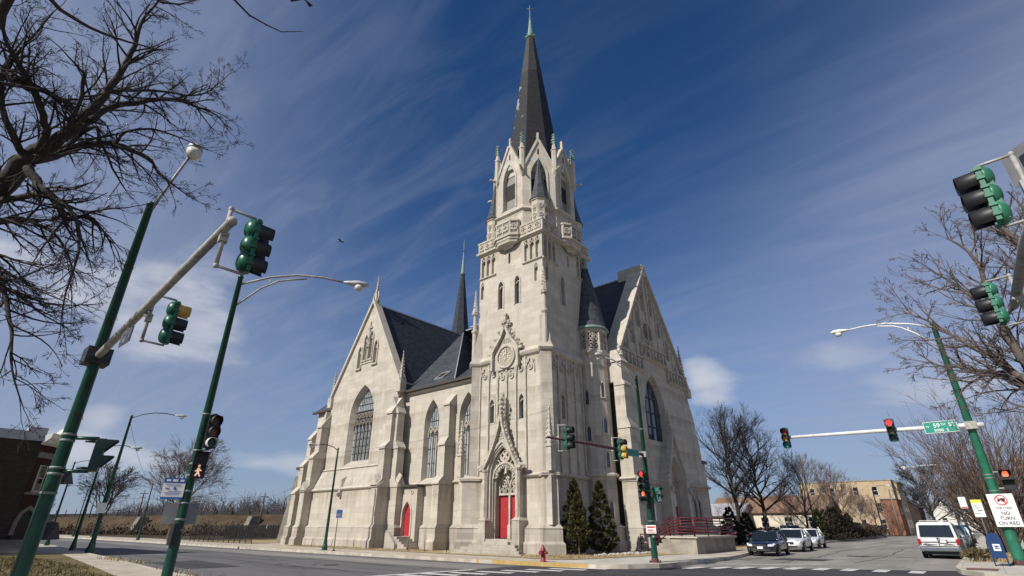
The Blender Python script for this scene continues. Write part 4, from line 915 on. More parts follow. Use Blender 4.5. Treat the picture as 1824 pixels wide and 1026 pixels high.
for (u0, u1, z) in ((YL, 38.35, 13.2), (38.2, 43.0, 14.5), (42.9, YR + .1, 13.2)):
    b = B(); course(b, fe, u0, u1, z, .3, .3); bo = part('balustrade', 'trim', b)
    b = B(); n = int((u1 - u0) / .62)
    for k in range(n + 1): strip(b, fe, [(u0 + .1 + (u1 - u0 - .2) * k / n, z + .15), (u0 + .1 + (u1 - u0 - .2) * k / n, z + 1.1)], .16, 0, .2)
    for k in range(n): strip(b, fe, archline(u0 + .1 + (u1 - u0 - .2) * (k + .5) / n, .42, z + .5, z + .65, z + .95, 4), .09, 0, .16)
    strip(b, fe, [(u0, z + 1.12), (u1, z + 1.12)], .16, 0, .24); b.obj('baluster', 'carve', bo)
    b = B(); fpoly(b, fe, [(u0, z + .15), (u1, z + .15), (u1, z + 1.05), (u0, z + 1.05)], -.02, .004); b.obj('balustrade_shade', MT_CUT_SHADE, bo)
coping('gable_coping', [(YL - .35, 13.3), (YC, 23.45)], (-19.5, -18.05), 'y', .25); coping('gable_coping', [(YC, 23.45), (YR + .3, 13.3)], (-19.0, -18.05), 'y', .25)
b = B(); b.box(-20.6, -18.1, YC - .35, YC + .35, 22.6, 23.75); b.box(-19.4, -18.0, YL - .55, YL + .2, 12.5, 13.5); b.box(-19.4, -18.0, YR - .2, YR + .5, 12.5, 13.35); b.crk((-17.95, YL - .25, 13.6), .3, 7, 5); part('gable_block', 'trim', b)
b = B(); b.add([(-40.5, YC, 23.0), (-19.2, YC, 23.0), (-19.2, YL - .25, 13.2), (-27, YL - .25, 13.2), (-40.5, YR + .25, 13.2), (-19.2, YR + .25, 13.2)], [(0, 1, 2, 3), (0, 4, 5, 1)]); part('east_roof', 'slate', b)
b = B(); b.box(-40.5, -19.2, YC - .08, YC + .08, 22.97, 23.1); part('ridge_cap', 'tin', b)
b = B(); pinnacle(b, -18.5, YR + .15, 13.4, 17.6, .24, 7); part('pinnacle', 'carve', b)
b = B(); b.box(-19.2, XB - .03, 33.95, 34.3, .2, 12.3); part('shaded_sooty_recess', mat('shaded_sooty_stone', (.045, .042, .038), .95, .5, 1.2, sc3=(1.5, 1.5, .3)), b)  # deep shade of the gap and its black staining, both painted into the stone
SB = [(G, 4.55, 1.0), (4.8, 8.1, .85), (8.7, 11.2, .7)]
bo = stepped_x('buttress', 33.5, 34.5, XB, SB, 12.4, 1)
b = B(); b.box(-19.3, XB + .6, 33.5, 34.3, 11.4, 13.0); b.frus((-19.3, XB + .75, 33.4, 34.4), 12.9, (-19.3, XB + .2, 33.7, 34.4), 13.9); b.obj('buttress_head', 'trim', bo)
b = B(); course(b, FB(XB + .95), 33.45, 34.55, 4.62, .26, .2); course(b, FA(33.5), XB - .3, XB + 1.0, 4.62, .26, .2); b.obj('string_course', 'trim', bo)
# stepped end of the front and lower aisle
b = B(); b.box(-20.5, XB + .02, YR, 47.75, G, 10.6); b.prism([(-20.5, YR, 10.6), (-20.5, 47.75, 10.6), (-20.5, YR, 12.6)], (2.22, 0, 0)); b.box(-20.5, XB + .02, 47.75, 48.25, G, 8.3); b.prism([(-20.5, 47.75, 8.3), (-20.5, 48.25, 8.3), (-20.5, 47.75, 9.2)], (2.22, 0, 0)); part('end_buttress', 'stone', b)
b = B(); b.box(-26, XB - .05, 48.25, 49.0, G, 6.8); part('side_aisle', 'stone', b); b = B(); b.box(-26, XB + .1, 48.2, 49.25, 6.8, 7.05); part('aisle_cornice', 'gutter', b)
b = B(); b.box(XB - .1, XB + .3, 34.4, 38.7, .1, 1.56); b.box(XB - .1, XB + .3, 43, 49, .1, 1.56); b.frus((XB - .1, XB + .32, 43, 49), 1.56, (XB - .1, XB + .05, 43, 49), 1.75); b.frus((XB - .1, XB + .32, 34.4, 38.7), 1.56, (XB - .1, XB + .05, 34.4, 38.7), 1.75); part('plinth', 'stone2', b)
b = B(); course(b, fe, 43.3, 48.9, 4.75, .3, .3); course(b, fe, 34.4, 38.4, 4.62, .26, .22); part('string_course', 'trim', b)
b = B(); g = B()
for side, us in ((1, (44.3, 45.2, 46.1)), (-1, (35.6, 36.5, 37.4))):
    for u in us:
        fpoly(g, fe, arch(u, .5, 2.1, 3.3, 3.75, 5), -.02, .02); strip(b, fe, archline(u, .66, 2.0, 3.3, 3.9, 5), .12, 0, .12)
        for q in (-.22, .22): foil(b, fe, u + q, 4.15, .2, 3, .05, 0, .08)
    strip(b, fe, [(us[0] - .5, 1.95), (us[-1] + .5, 1.95)], .14, 0, .2)
g.obj('lancet_window', 'glass_dark', church); b.obj('lancet_arcade', 'carve', church)
# entrance portal
PY = 40.85; fq = FB(XB + .62); b = B(); outl = [(PY - 1.75, G), (PY + 1.75, G), (PY + 1.75, 5.1), (PY + .75, 6.9), (PY + .06, 8.6), (PY - .06, 8.6), (PY - .75, 6.9), (PY - 1.75, 5.1)]
DL = arch(PY, 2.6, G + .02, 4.5, 6.7); fholes(b, fq, outl, [DL]); n = len(outl); b.add([fq.p(u, z, 0) for u, z in outl] + [fq.p(u, z, -.64) for u, z in outl], [(i, (i + 1) % n, n + (i + 1) % n, n + i) for i in range(n)]); reveal(b, fq, DL, 0, -.4)
ep = part('entrance_portal', 'stone', b)
b = B()
for k in range(4): strip(b, fq, archline(PY, 2.76 - .14 * k, 1.05, 4.5, 6.9 - .15 * k), .13, -.12 * k - .1, -.12 * k + .06)
reveal(b, fq, arch(PY, 2.3, 1.05, 4.5, 6.4), -.38, -.72, .95)
for e in (-1, 1):
    strip(b, fq, [(PY + e * 1.9, 5.1), (PY + e * 1.5, 5.3), (PY + e * .78, 6.9), (PY + e * .3, 7.95), (PY, 8.75)], .16, -.2, .25)
    y = PY + e * 1.62; b.box(XB, XB + .85, y - .3, y + .3, G, 5.0); b.frus((XB, XB + .95, y - .36, y + .36), 5.0, (XB, XB + .8, y - .26, y + .26), 5.25); b.crk((XB + .95, y, 4.2), .2, 6, 5)
b.obj('archivolt', 'trim', ep)
b = B(); pinnacle(b, XB + .55, PY, 7.6, 10.4, .2, 5)
for e in (-1, 1):
    for q in range(7): b.crk(fq.p(PY + e * (1.6 - .22 * q), 5.45 + .44 * q, .1), .1, 5, 4)
    foil(b, fq, PY + e * .42, 4.3, .3, 3, .06, -.68, -.54); strip(b, fq, archline(PY + e * .48, .9, 3.9, 4.3, 5.0), .08, -.68, -.54)
foil(b, fq, PY, 5.5, .45, 5, .07, -.68, -.54); b.obj('carving', 'carve', ep)
b = B(); fpoly(b, fq, [(PY - 1.12, 3.0), (PY + 1.12, 3.0), (PY + 1.12, 6.2), (PY - 1.12, 6.2)], -.78, -.72); b.obj('tympanum', 'carve', ep)
for e in (-1, 1):
    b = B(); fpoly(b, fq, [(PY + e * .52 - .48, 1.05), (PY + e * .52 + .48, 1.05), (PY + e * .52 + .48, 3.05), (PY + e * .52 - .48, 3.05)], -.72, -.66); b.obj('door', 'door_dark', ep)
b = B(); fpoly(b, fq, [(PY - .96, 3.1), (PY + .96, 3.1), (PY + .96, 4.0), (PY - .96, 4.0)], -.72, -.64); b.obj('transom_panel', 'sign_white', ep)
# terrace, stair and red railing
b = B(); b.box(XB + .5, -13.75, 35.6, 40.2, .08, .98); b.box(-15.35, -13.7, 33.4, 35.7, .08, 1.02)
prof = [(-15.36, .08), (-16.9, .08)]
for k in range(6): prof += [(-16.9 + .25 * k, .25 + .155 * k), (-16.9 + .25 * (k + 1), .25 + .155 * k)]
prof[-1] = (-15.36, prof[-1][1]); b.prism([(x, 33.41, z) for x, z in prof], (0, 2.1, 0))
ter = part('terrace', 'concrete', b); b = B(); b.box(XB + .45, -13.6, 35.5, 40.3, .98, 1.1); b.box(-15.4, -13.58, 33.3, 35.5, 1.02, 1.1); b.obj('terrace_coping', 'trim', ter)
b = B()
def rail(p, q, zb0, zb1, rows, h, posts):
    p, q = Vector(p), Vector(q)
    for r in range(rows): z = .22 + (h - .22) * r / (rows - 1); b.tube([p + Vector((0, 0, zb0 + z)), q + Vector((0, 0, zb1 + z))], .028, 4)
    for k in range(posts + 1):
        f = k / posts; x = p.lerp(q, f); zb = zb0 + (zb1 - zb0) * f; b.tube([x + Vector((0, 0, zb)), x + Vector((0, 0, zb + h + .04))], .03, 4)
rail((-13.75, 35.6, 0), (-13.75, 40.2, 0), 1.1, 1.1, 6, 1.05, 2); rail((-13.75, 40.2, 0), (-17.7, 40.2, 0), 1.1, 1.1, 6, 1.05, 2)
rail((-16.9, 33.45, 0), (-15.35, 33.45, 0), .2, 1.1, 4, 1.0, 2); rail((-17.4, 33.45, 0), (-16.9, 33.45, 0), .2, .2, 4, 1.0, 1); rail((-15.35, 33.45, 0), (-13.8, 33.45, 0), 1.1, 1.1, 6, 1.05, 2); rail((-13.75, 33.45, 0), (-13.75, 35.6, 0), 1.1, 1.1, 6, 1.05, 1)
rail((-17.4, 35.6, 0), (-15.6, 35.6, 0), .3, 1.1, 6, 1.05, 2)
b.obj('railing', 'rail_red', ter)
# ================================================================== GROUND, ROADS, KERBS
def grass_mat(name, c1, c2, c3):
    m, n, l, b = newmat(name); b.inputs['Roughness'].default_value = .95; b.inputs['Specular IOR Level'].default_value = .1
    t = n.new('ShaderNodeTexCoord'); a = n.new('ShaderNodeTexNoise'); a.inputs['Scale'].default_value = .5; a.inputs['Detail'].default_value = 6; l.new(t.outputs['Object'], a.inputs['Vector'])
    r = n.new('ShaderNodeValToRGB'); e = r.color_ramp.elements; e[0].position = .3; e[1].position = .7; e[0].color = (*c1, 1); e[1].color = (*c2, 1); x = r.color_ramp.elements.new(.5); x.color = (*c3, 1); l.new(a.outputs['Fac'], r.inputs[0])
    f = n.new('ShaderNodeTexNoise'); f.inputs['Scale'].default_value = 14; f.inputs['Detail'].default_value = 4; l.new(t.outputs['Object'], f.inputs['Vector'])
    mr = n.new('ShaderNodeMapRange'); l.new(f.outputs['Fac'], mr.inputs[0]); mr.inputs[1].default_value = .3; mr.inputs[2].default_value = .7; mr.inputs[3].default_value = .6; mr.inputs[4].default_value = 1.2
    mu = n.new('ShaderNodeMix'); mu.data_type = 'RGBA'; mu.blend_type = 'MULTIPLY'; mu.inputs[0].default_value = 1; l.new(r.outputs[0], mu.inputs[6]); l.new(mr.outputs[0], mu.inputs[7]); l.new(mu.outputs[2], b.inputs['Base Color'])
    bp = n.new('ShaderNodeBump'); bp.inputs['Strength'].default_value = .8; bp.inputs['Distance'].default_value = .06; l.new(f.outputs['Fac'], bp.inputs['Height']); l.new(bp.outputs[0], b.inputs['Normal'])
    return m
def asphalt(name, c, cr=.5, lightc=None, axis=0, bands=()):
    m, n, l, b = newmat(name); b.inputs['Roughness'].default_value = .88; b.inputs['Specular IOR Level'].default_value = .3
    t = n.new('ShaderNodeTexCoord')
    mp = n.new('ShaderNodeMapping'); mp.inputs['Scale'].default_value = (.10, .6, 1) if axis == 0 else (.6, .10, 1); l.new(t.outputs['Object'], mp.inputs[0])
    a = n.new('ShaderNodeTexNoise'); a.inputs['Scale'].default_value = 1.0; a.inputs['Detail'].default_value = 6; l.new(mp.outputs[0], a.inputs['Vector'])
    r = n.new('ShaderNodeMapRange'); l.new(a.outputs['Fac'], r.inputs[0]); r.inputs[1].default_value = .3; r.inputs[2].default_value = .7; r.inputs[3].default_value = .72; r.inputs[4].default_value = 1.25
    f = n.new('ShaderNodeTexNoise'); f.inputs['Scale'].default_value = 30; f.inputs['Detail'].default_value = 3; l.new(t.outputs['Object'], f.inputs['Vector'])
    r2 = n.new('ShaderNodeMapRange'); l.new(f.outputs['Fac'], r2.inputs[0]); r2.inputs[3].default_value = .75; r2.inputs[4].default_value = 1.25
    # cracks
    wv = n.new('ShaderNodeTexVoronoi'); wv.feature = 'DISTANCE_TO_EDGE'; wv.inputs['Scale'].default_value = .22
    dn = n.new('ShaderNodeTexNoise'); dn.inputs['Scale'].default_value = .7; dn.inputs['Detail'].default_value = 5; l.new(t.outputs['Object'], dn.inputs['Vector'])
    va = n.new('ShaderNodeVectorMath'); va.operation = 'MULTIPLY_ADD'; l.new(dn.outputs['Color'], va.inputs[0]); va.inputs[1].default_value = (2.5, 2.5, 0); l.new(t.outputs['Object'], va.inputs[2]); l.new(va.outputs[0], wv.inputs['Vector'])
    ck = n.new('ShaderNodeMapRange'); l.new(wv.outputs['Distance'], ck.inputs[0]); ck.inputs[1].default_value = 0; ck.inputs[2].default_value = .012; ck.inputs[3].default_value = 1 - cr; ck.inputs[4].default_value = 1
    m1 = n.new('ShaderNodeMath'); m1.operation = 'MULTIPLY'; l.new(r.outputs[0], m1.inputs[0]); l.new(r2.outputs[0], m1.inputs[1])
    m2 = n.new('ShaderNodeMath'); m2.operation = 'MULTIPLY'; l.new(m1.outputs[0], m2.inputs[0]); l.new(ck.outputs[0], m2.inputs[1])
    mu = n.new('ShaderNodeMix'); mu.data_type = 'RGBA'; mu.blend_type = 'MULTIPLY'; mu.inputs[0].default_value = 1; mu.inputs[6].default_value = (*c, 1); l.new(m2.outputs[0], mu.inputs[7]); l.new(mu.outputs[2], b.inputs['Base Color'])
    bp = n.new('ShaderNodeBump'); bp.inputs['Strength'].default_value = .4; bp.inputs['Distance'].default_value = .01; l.new(f.outputs['Fac'], bp.inputs['Height']); l.new(bp.outputs[0], b.inputs['Normal'])
    return m
MT['grass'] = grass_mat('winter_grass', (.33, .25, .135), (.46, .36, .215), (.39, .30, .17))
MT['grass2'] = grass_mat('winter_verge', (.11, .09, .045), (.23, .175, .10), (.15, .125, .06))
MT['dirt'] = grass_mat('waste_ground', (.17, .13, .085), (.25, .19, .12), (.20, .16, .10))
MT['bank'] = grass_mat('dry_grass_bank', (.062, .045, .030), (.115, .082, .05), (.08, .058, .037))
MT['road'] = asphalt('grey_asphalt', (.115, .112, .114)); MT['road_band'] = asphalt('worn_pale_asphalt', (.20, .19, .175), .3)
MT['road_dark'] = asphalt('dark_new_asphalt', (.046, .045, .049), .2); MT['road_side'] = asphalt('pale_old_asphalt', (.235, .222, .198), .55, axis=1)
def pavement(name, c, joint):
    m, n, l, b = newmat(name); b.inputs['Roughness'].default_value = .9
    t = n.new('ShaderNodeTexCoord'); br = n.new('ShaderNodeTexBrick'); br.offset = 0; l.new(t.outputs['Object'], br.inputs['Vector'])
    br.inputs['Scale'].default_value = 1; br.inputs['Brick Width'].default_value = joint; br.inputs['Row Height'].default_value = joint; br.inputs['Mortar Size'].default_value = .012
    br.inputs['Color1'].default_value = (*c, 1); br.inputs['Color2'].default_value = (*[x * .86 for x in c], 1); br.inputs['Mortar'].default_value = (*[x * .55 for x in c], 1)
    a = n.new('ShaderNodeTexNoise'); a.inputs['Scale'].default_value = 1.2; a.inputs['Detail'].default_value = 7; l.new(t.outputs['Object'], a.inputs['Vector'])
    r = n.new('ShaderNodeMapRange'); l.new(a.outputs['Fac'], r.inputs[0]); r.inputs[1].default_value = .3; r.inputs[2].default_value = .7; r.inputs[3].default_value = .74; r.inputs[4].default_value = 1.1
    mu = n.new('ShaderNodeMix'); mu.data_type = 'RGBA'; mu.blend_type = 'MULTIPLY'; mu.inputs[0].default_value = 1; l.new(br.outputs['Color'], mu.inputs[6]); l.new(r.outputs[0], mu.inputs[7]); l.new(mu.outputs[2], b.inputs['Base Color'])
    return m
MT['walk'] = pavement('pavement_concrete', (.46, .40, .315), 1.6); MT['walk_new'] = pavement('new_pavement_concrete', (.50, .465, .40), 1.6)
MT['kerb'] = mat('kerb_concrete', (.42, .38, .31), .9, .25, 2); MT['kerb_yellow'] = mat('worn_yellow_kerb_paint', (.52, .33, .06), .8, .25, 4, col2=(.42, .32, .16))
MT['paint'] = mat('worn_white_road_paint', (.56, .55, .53), .75, .25, 7, col2=(.60, .59, .57))
def sheet(name, pts, z, m, kind='structure'):
    b = B(); b.add([(x, y, z) for x, y in pts], [list(range(len(pts)))]); return struct(b.obj(name, m), kind)
def slab(name, pts, z0, z1, m):
    b = B(); b.prism([(x, y, z0) for x, y in pts], (0, 0, z1 - z0)); return struct(b.obj(name, m))
sheet('ground', [(-1500, -600), (700, -600), (700, 2000), (-1500, 2000)], -.03, 'dirt')
WK = -11.25                                                    # west kerb of the side street
nk = [(-330, 23.5), (-80, 22.3), (-46, 21.4), (-20, 21.25), (-15.2, 21.5), (-13.6, 21.8), (-12.5, 22.6), (-11.7, 24.0), (-11.35, 25.6), (WK, 28), (-11.45, 33), (-12.1, 38), (-12.7, 46), (-13.3, 56), (-13.8, 70), (-14.2, 90), (-14.2, 420)]
sk = [(-330, 15.5), (-62, 12.3), (-50, 11.1), (-36, 9.7), (-25.6, 8.55), (-17.5, 7.9), (-14.2, 7.4), (-12.6, 6.2), (-11.7, 4.2), (-11.5, 1.5), (-11.5, -80)]
ek = [(-1.5, 420), (-1.5, 30), (-1.3, 28.4), (-.6, 27.0), (.8, 26.0), (3.2, 25.6), (160, 24.5)]
se = [(160, 10.2), (5.0, 9.3), (1.6, 8.7), (0.0, 7.8), (-.9, 6.4), (-1.2, 4.5), (-1.3, 2), (-1.3, -80)]
sheet('road', [(-330, 15), (-17.2, 7.2), (-17.2, 22), (-330, 24)], 0, 'road')
sheet('intersection', [(-17.2, 7), (-12.5, -80), (-1, -80), (6, 8), (160, 9), (160, 26), (5, 27), (-1, 30.2), (-12.2, 25.2), (-14.5, 23.0), (-17.2, 22)], -.004, 'road_dark')
sheet('side_road', [(-12, 25.0), (-1.3, 30.3), (-1.3, 420), (-14.6, 420), (-14.6, 60)], 0.002, 'road_side')
sheet('road_lane', [(-200, 18.9), (-60, 18.3), (-17.4, 17.6), (-17.4, 20.2), (-60, 20.4), (-200, 21)], .006, 'road_band')
slab('pavement', nk + [(-330, 420)], -.02, .15, 'walk')
slab('pavement', sk + [(-330, -80)], -.02, .15, 'walk')
slab('pavement', ek + [(160, 420)], -.02, .15, 'walk_new')
slab('pavement', se + [(160, -80)], -.02, .15, 'walk')
def off(P, d):
    out = []
    for i, p in enumerate(P):
        a, c = Vector(P[max(i - 1, 0)]), Vector(P[min(i + 1, len(P) - 1)]); t = (c - a).normalized(); out.append((p[0] - t.y * d, p[1] + t.x * d))
    return out
def kerb(name, P, side, m, w=.17, z1=.162, ex=.012):
    o, i = off(P, -side * ex), off(P, side * w); b = B()
    b.loft([[(a[0], a[1], -.02), (a[0], a[1], z1), (c[0], c[1], z1), (c[0], c[1], -.02)] for a, c in zip(o, i)], True); return struct(b.obj(name, m))
kerb('kerb', nk, 1, 'kerb'); kerb('kerb', sk, -1, 'kerb'); kerb('kerb', ek, 1, 'kerb'); kerb('kerb', se, 1, 'kerb')
kerb('kerb_paint', [(-20.3, 21.25), (-17.5, 21.37), (-15.2, 21.5), (-14.0, 21.72)], 1, 'kerb_yellow', .19, .168, .018)
# new concrete of the corner ramp, lawns
sheet('corner_ramp', [(-17.3, 21.75), (-15.1, 21.8), (-13.7, 22.1), (-12.8, 22.8), (-12.05, 24.1), (-11.65, 25.7), (-11.55, 28), (-11.55, 33), (-14.3, 33.2), (-15.2, 28.5), (-16.3, 24.05), (-17.3, 23.4)], .154, 'walk_new')
sheet('church_lawn', [(-46.5, 24.9), (-20.5, 23.9), (-17.2, 23.5), (-16.4, 24.1), (-15.3, 28.5), (-14.4, 33.2), (-14.4, 33.3), (-46.5, 33.3)], .172, 'grass')
sheet('church_yard', [(-18.3, 40.5), (-15.2, 40.5), (-16.4, 60), (-16.8, 140), (-75, 140), (-75, 49.3), (-18.3, 49.3)], .17, 'grass2')
sheet('vacant_lot', [(-64, 25.6), (-54.2, 25.6), (-54.2, 33), (-70, 36), (-75, 27)], .172, 'grass')
sheet('vacant_lot', [(-150, 27.5), (-72, 27.2), (-72, 70), (-160, 60)], .16, 'bank')
sheet('verge', [(-43.9, 9.1), (-35, 8.0), (-27, 7.0), (-23.6, 6.55), (-19, 6.0), (-16.9, 4.6), (-15.8, 2.2), (-15.2, -60), (-43.9, -60)], .165, 'grass2')
sheet('verge', [(-.6, 36), (1.4, 35.2), (1.4, 200), (-.6, 200)], .165, 'grass2')
sheet('verge', [(3.4, 30), (60, 30), (60, 200), (3.4, 200)], .165, 'grass2')
sheet('tactile_plate', [(-1.15, 28.6), (-.2, 28.6), (-.15, 30.0), (-1.15, 30.0)], .156, 'tactile')
# road paint
def bar(b, cx, cy, lx, ly, rz, z=.012):
    c, s = cos(rz), sin(rz); q = [(-lx / 2, -ly / 2), (lx / 2, -ly / 2), (lx / 2, ly / 2), (-lx / 2, ly / 2)]
    b.add([(cx + c * x - s * y, cy + s * x + c * y, z) for x, y in q], [(0, 1, 2, 3)])
# tar seams, a repair patch and covers in the carriageway
b = B(); R = random.Random(15)
for P in ([(-60, 14.6), (-45, 14.3), (-33, 14.5), (-24, 14.0), (-18, 14.2)], [(-40, 17.3), (-33, 17.1), (-27, 17.4), (-20, 17.1)], [(-8.6, 31), (-8.3, 38), (-8.7, 47), (-8.2, 60), (-8.5, 90)], [(-5.6, 33), (-5.2, 42), (-5.7, 55), (-5.3, 80)], [(-11, 36.5), (-7.5, 36.1), (-3, 36.9)], [(-11, 50), (-6, 50.6), (-2, 50.2)], [(-30, 9.2), (-29.2, 13), (-29.8, 17), (-29.4, 21)], [(-45, 12), (-44.6, 16), (-45.2, 21)]):
    q = []
    for (x0, y0), (x1, y1) in zip(P[:-1], P[1:]):
        for s in range(5): q.append((x0 + (x1 - x0) * s / 5 + R.uniform(-.1, .1), y0 + (y1 - y0) * s / 5 + R.uniform(-.1, .1)))
    strip(b, Fr((0, 0, .0), (1, 0, 0), (0, 0, 1)), [(0, 0)], .01, 0, 0) if False else None
    for (x0, y0), (x1, y1) in zip(q[:-1], q[1:]):
        d = Vector((x1 - x0, y1 - y0)).normalized() * .03; b.add([(x0 - d.y, y0 + d.x, .010), (x0 + d.y, y0 - d.x, .010), (x1 + d.y, y1 - d.x, .010), (x1 - d.y, y1 + d.x, .010)], [(0, 1, 2, 3)])
struct(b.obj('road_seam', mat('tar_seam', (.022, .022, .024), .6, .2)))
sheet('road_patch', [(-9.8, 33.5), (-7.2, 33.8), (-7.0, 35.8), (-9.6, 35.6)], .008, 'road_dark'); sheet('road_patch', [(-33, 10.6), (-27, 10.2), (-26.8, 12.4), (-33.1, 12.9)], .009, 'road_dark')
for x, y in ((-6.9, 40.5), (-24.5, 15.6)):
    b = B(); b.lathe((x, y), [(.36, .004), (.36, .014), (.31, .016), (.3, .012), (.01, .013)], 20, False); tag(b.obj('manhole_cover', 'iron'), 'round iron manhole cover in the side street' if x > -10 else 'round iron manhole cover in the main street', 'manhole cover')
b = B()
a0 = atan2(28.4 - 25.1, -2.6 + 10.5)
for k, (x, y) in enumerate(((-10.5, 25.0), (-9.6, 25.75), (-8.8, 26.35), (-7.9, 26.9), (-7.0, 27.4), (-6.0, 27.75), (-5.0, 28.05), (-3.9, 28.25), (-2.7, 28.4))): bar(b, x, y, .50, 1.5, -.16 + .02 * k)
struct(b.obj('crosswalk_marking', 'paint'))
b = B(); bar(b, -9.0, 29.0, 6.2, .32, radians(33), .014); struct(b.obj('stop_line', 'paint'))
b = B()
for k in range(8): bar(b, -17.0 + .45 * k, 14.3 + 1.05 * k, 1.7, .5, radians(8))
struct(b.obj('crosswalk_marking', 'paint'))
b = B(); b.add([(-18.1, 12.8, .014), (-17.75, 12.8, .014), (-17.0, 17.9, .014), (-17.35, 17.9, .014)], [(0, 1, 2, 3)]); struct(b.obj('stop_line', 'paint'))
# winter grass blades
def blades(name, regions, cnt, seed, m, h=(.05, .14)):
    r = random.Random(seed); b = B(); vs = []; fs = []
    tot = sum((x1 - x0) * (y1 - y0) for x0, x1, y0, y1 in regions)
    for x0, x1, y0, y1 in regions:
        for _ in range(int(cnt * (x1 - x0) * (y1 - y0) / tot)):
            x, y = r.uniform(x0, x1), r.uniform(y0, y1); a = r.uniform(0, 2 * pi); w = r.uniform(.012, .03); hh = r.uniform(*h); l_ = r.uniform(-.06, .06); k = len(vs)
            vs += [(x + w * cos(a), y + w * sin(a), .15), (x - w * cos(a), y - w * sin(a), .15), (x + l_, y + l_ * .7, .15 + hh)]; fs.append((k, k + 1, k + 2))
    b.v = vs; b.f = fs; b.sm = [False] * len(fs); b.mi = [0] * len(fs); o = b.obj(name, m, None, False); o['label'] = 'dry winter grass blades standing on the lawns and verges'; o['category'] = 'grass'; return struct(o, 'stuff')
blades('grass', [(-46, -36, 25.1, 26.1), (-36, -29, 25.0, 26.4), (-20.2, -16.6, 24.3, 27.0), (-18.8, -15.6, 27.0, 33.0), (-.5, 1.3, 36, 60), (-18, -14.6, 41, 60)], 16000, 3, 'grass')
blades('grass', [(-30, -15.6, -2, 4.0), (-40, -27, 2, 6.9), (-27, -18.5, 1, 6.2)], 16000, 6, 'grass2')
blades('weeds', [(-21.5, -17.8, 7.8, 7.98), (-25, -22, 8.2, 8.45), (-36, -29, 9.05, 9.6), (-1.2, .4, 34.4, 37.0)], 420, 5, 'grass', (.06, .22))
# ================================================================== SIGNALS, LAMPS, SIGNS
def xf(b, loc, rz=0.0, s=1.0):
    c, q = cos(rz) * s, sin(rz) * s; b.v = [(loc[0] + c * x - q * y, loc[1] + q * x + c * y, loc[2] + s * z) for x, y, z in b.v]; return b
def disc(b, c, r, n=16, x=0.0):
    b.add([(x, c[0] + r * cos(2 * pi * i / n), c[1] + r * sin(2 * pi * i / n)) for i in range(n)], [list(range(n))])
def signal_head(par, loc, rz, lens, visors, s=1.0, body='green_sig', pipe=True, side=1):
    """three-lamp head, local +X is the way it faces; 0.9 m tall at s = 1"""
    n = len(lens); h = .3; top = n * h / 2
    b = B()
    b.box(-.03, .03, -.155, .155, -top, top)
    for k in range(n):
        zc = top - h * (k + .5); rings = []
        for q in range(6):
            a = pi / 2 * q / 5; rr = .165 * cos(a) ** .8 + .012; xx = -.03 - .135 * sin(a); rings.append([(xx, rr * .94 * sin(2 * pi * i / 14), zc + rr * 1.0 * cos(2 * pi * i / 14)) for i in range(14)])
        b.loft(rings, True, True)
    for z in (-top - .02, top - .02): b.box(-.05, .05, -.05, .05, z, z + .04)
    b.box(-.12, -.02, -.085, .085, -top + .02, top - .02)
    for k in range(2 * n): b.box(-.045, .045, -.175, -.15, -top + .07 + .15 * k, -top + .11 + .15 * k); b.box(-.045, .045, .15, .175, -top + .07 + .15 * k, -top + .11 + .15 * k)
    hd = xf(b, loc, rz, s).obj('signal_head', body, par)
    for k in range(n):
        zc = top - h * (k + .5)
        b = B(); rings = []
        for x in (.02, .27):
            rings.append([(x - (.10 if x > .1 and False else 0), (.138 + .0 * x) * sin(t), zc - .02 * (x > .1) + .138 * cos(t)) for t in [(-pi * .80 + 1.6 * pi * i / 14) for i in range(15)]])
        ins = [[(p[0], p[1] * .95, zc + (p[2] - zc) * .95) for p in r] for r in rings]
        b.loft([rings[0], rings[1], ins[1], ins[0]], False, True, False); xf(b, loc, rz, s).obj('visor', visors[k], hd)
        b = B(); disc(b, (0, zc), .125, 16, .035); xf(b, loc, rz, s).obj('lens', lens[k], hd)
    if pipe:
        b = B(); xp = -.42
        b.tube([(xp, 0, -top - .05), (xp, 0, top + .12)], .032, 8)
        for z in (-top - .04, top + .08): b.tube([(xp, 0, z), (-.02, 0, z - .02)], .022, 6); b.ball((xp, 0, z), .045, 6, 4)
        b.box(xp - .06, xp + .06, -.06, .06, -.08, .08); xf(b, loc, rz, s).obj('bracket', 'galv', par)
    return hd
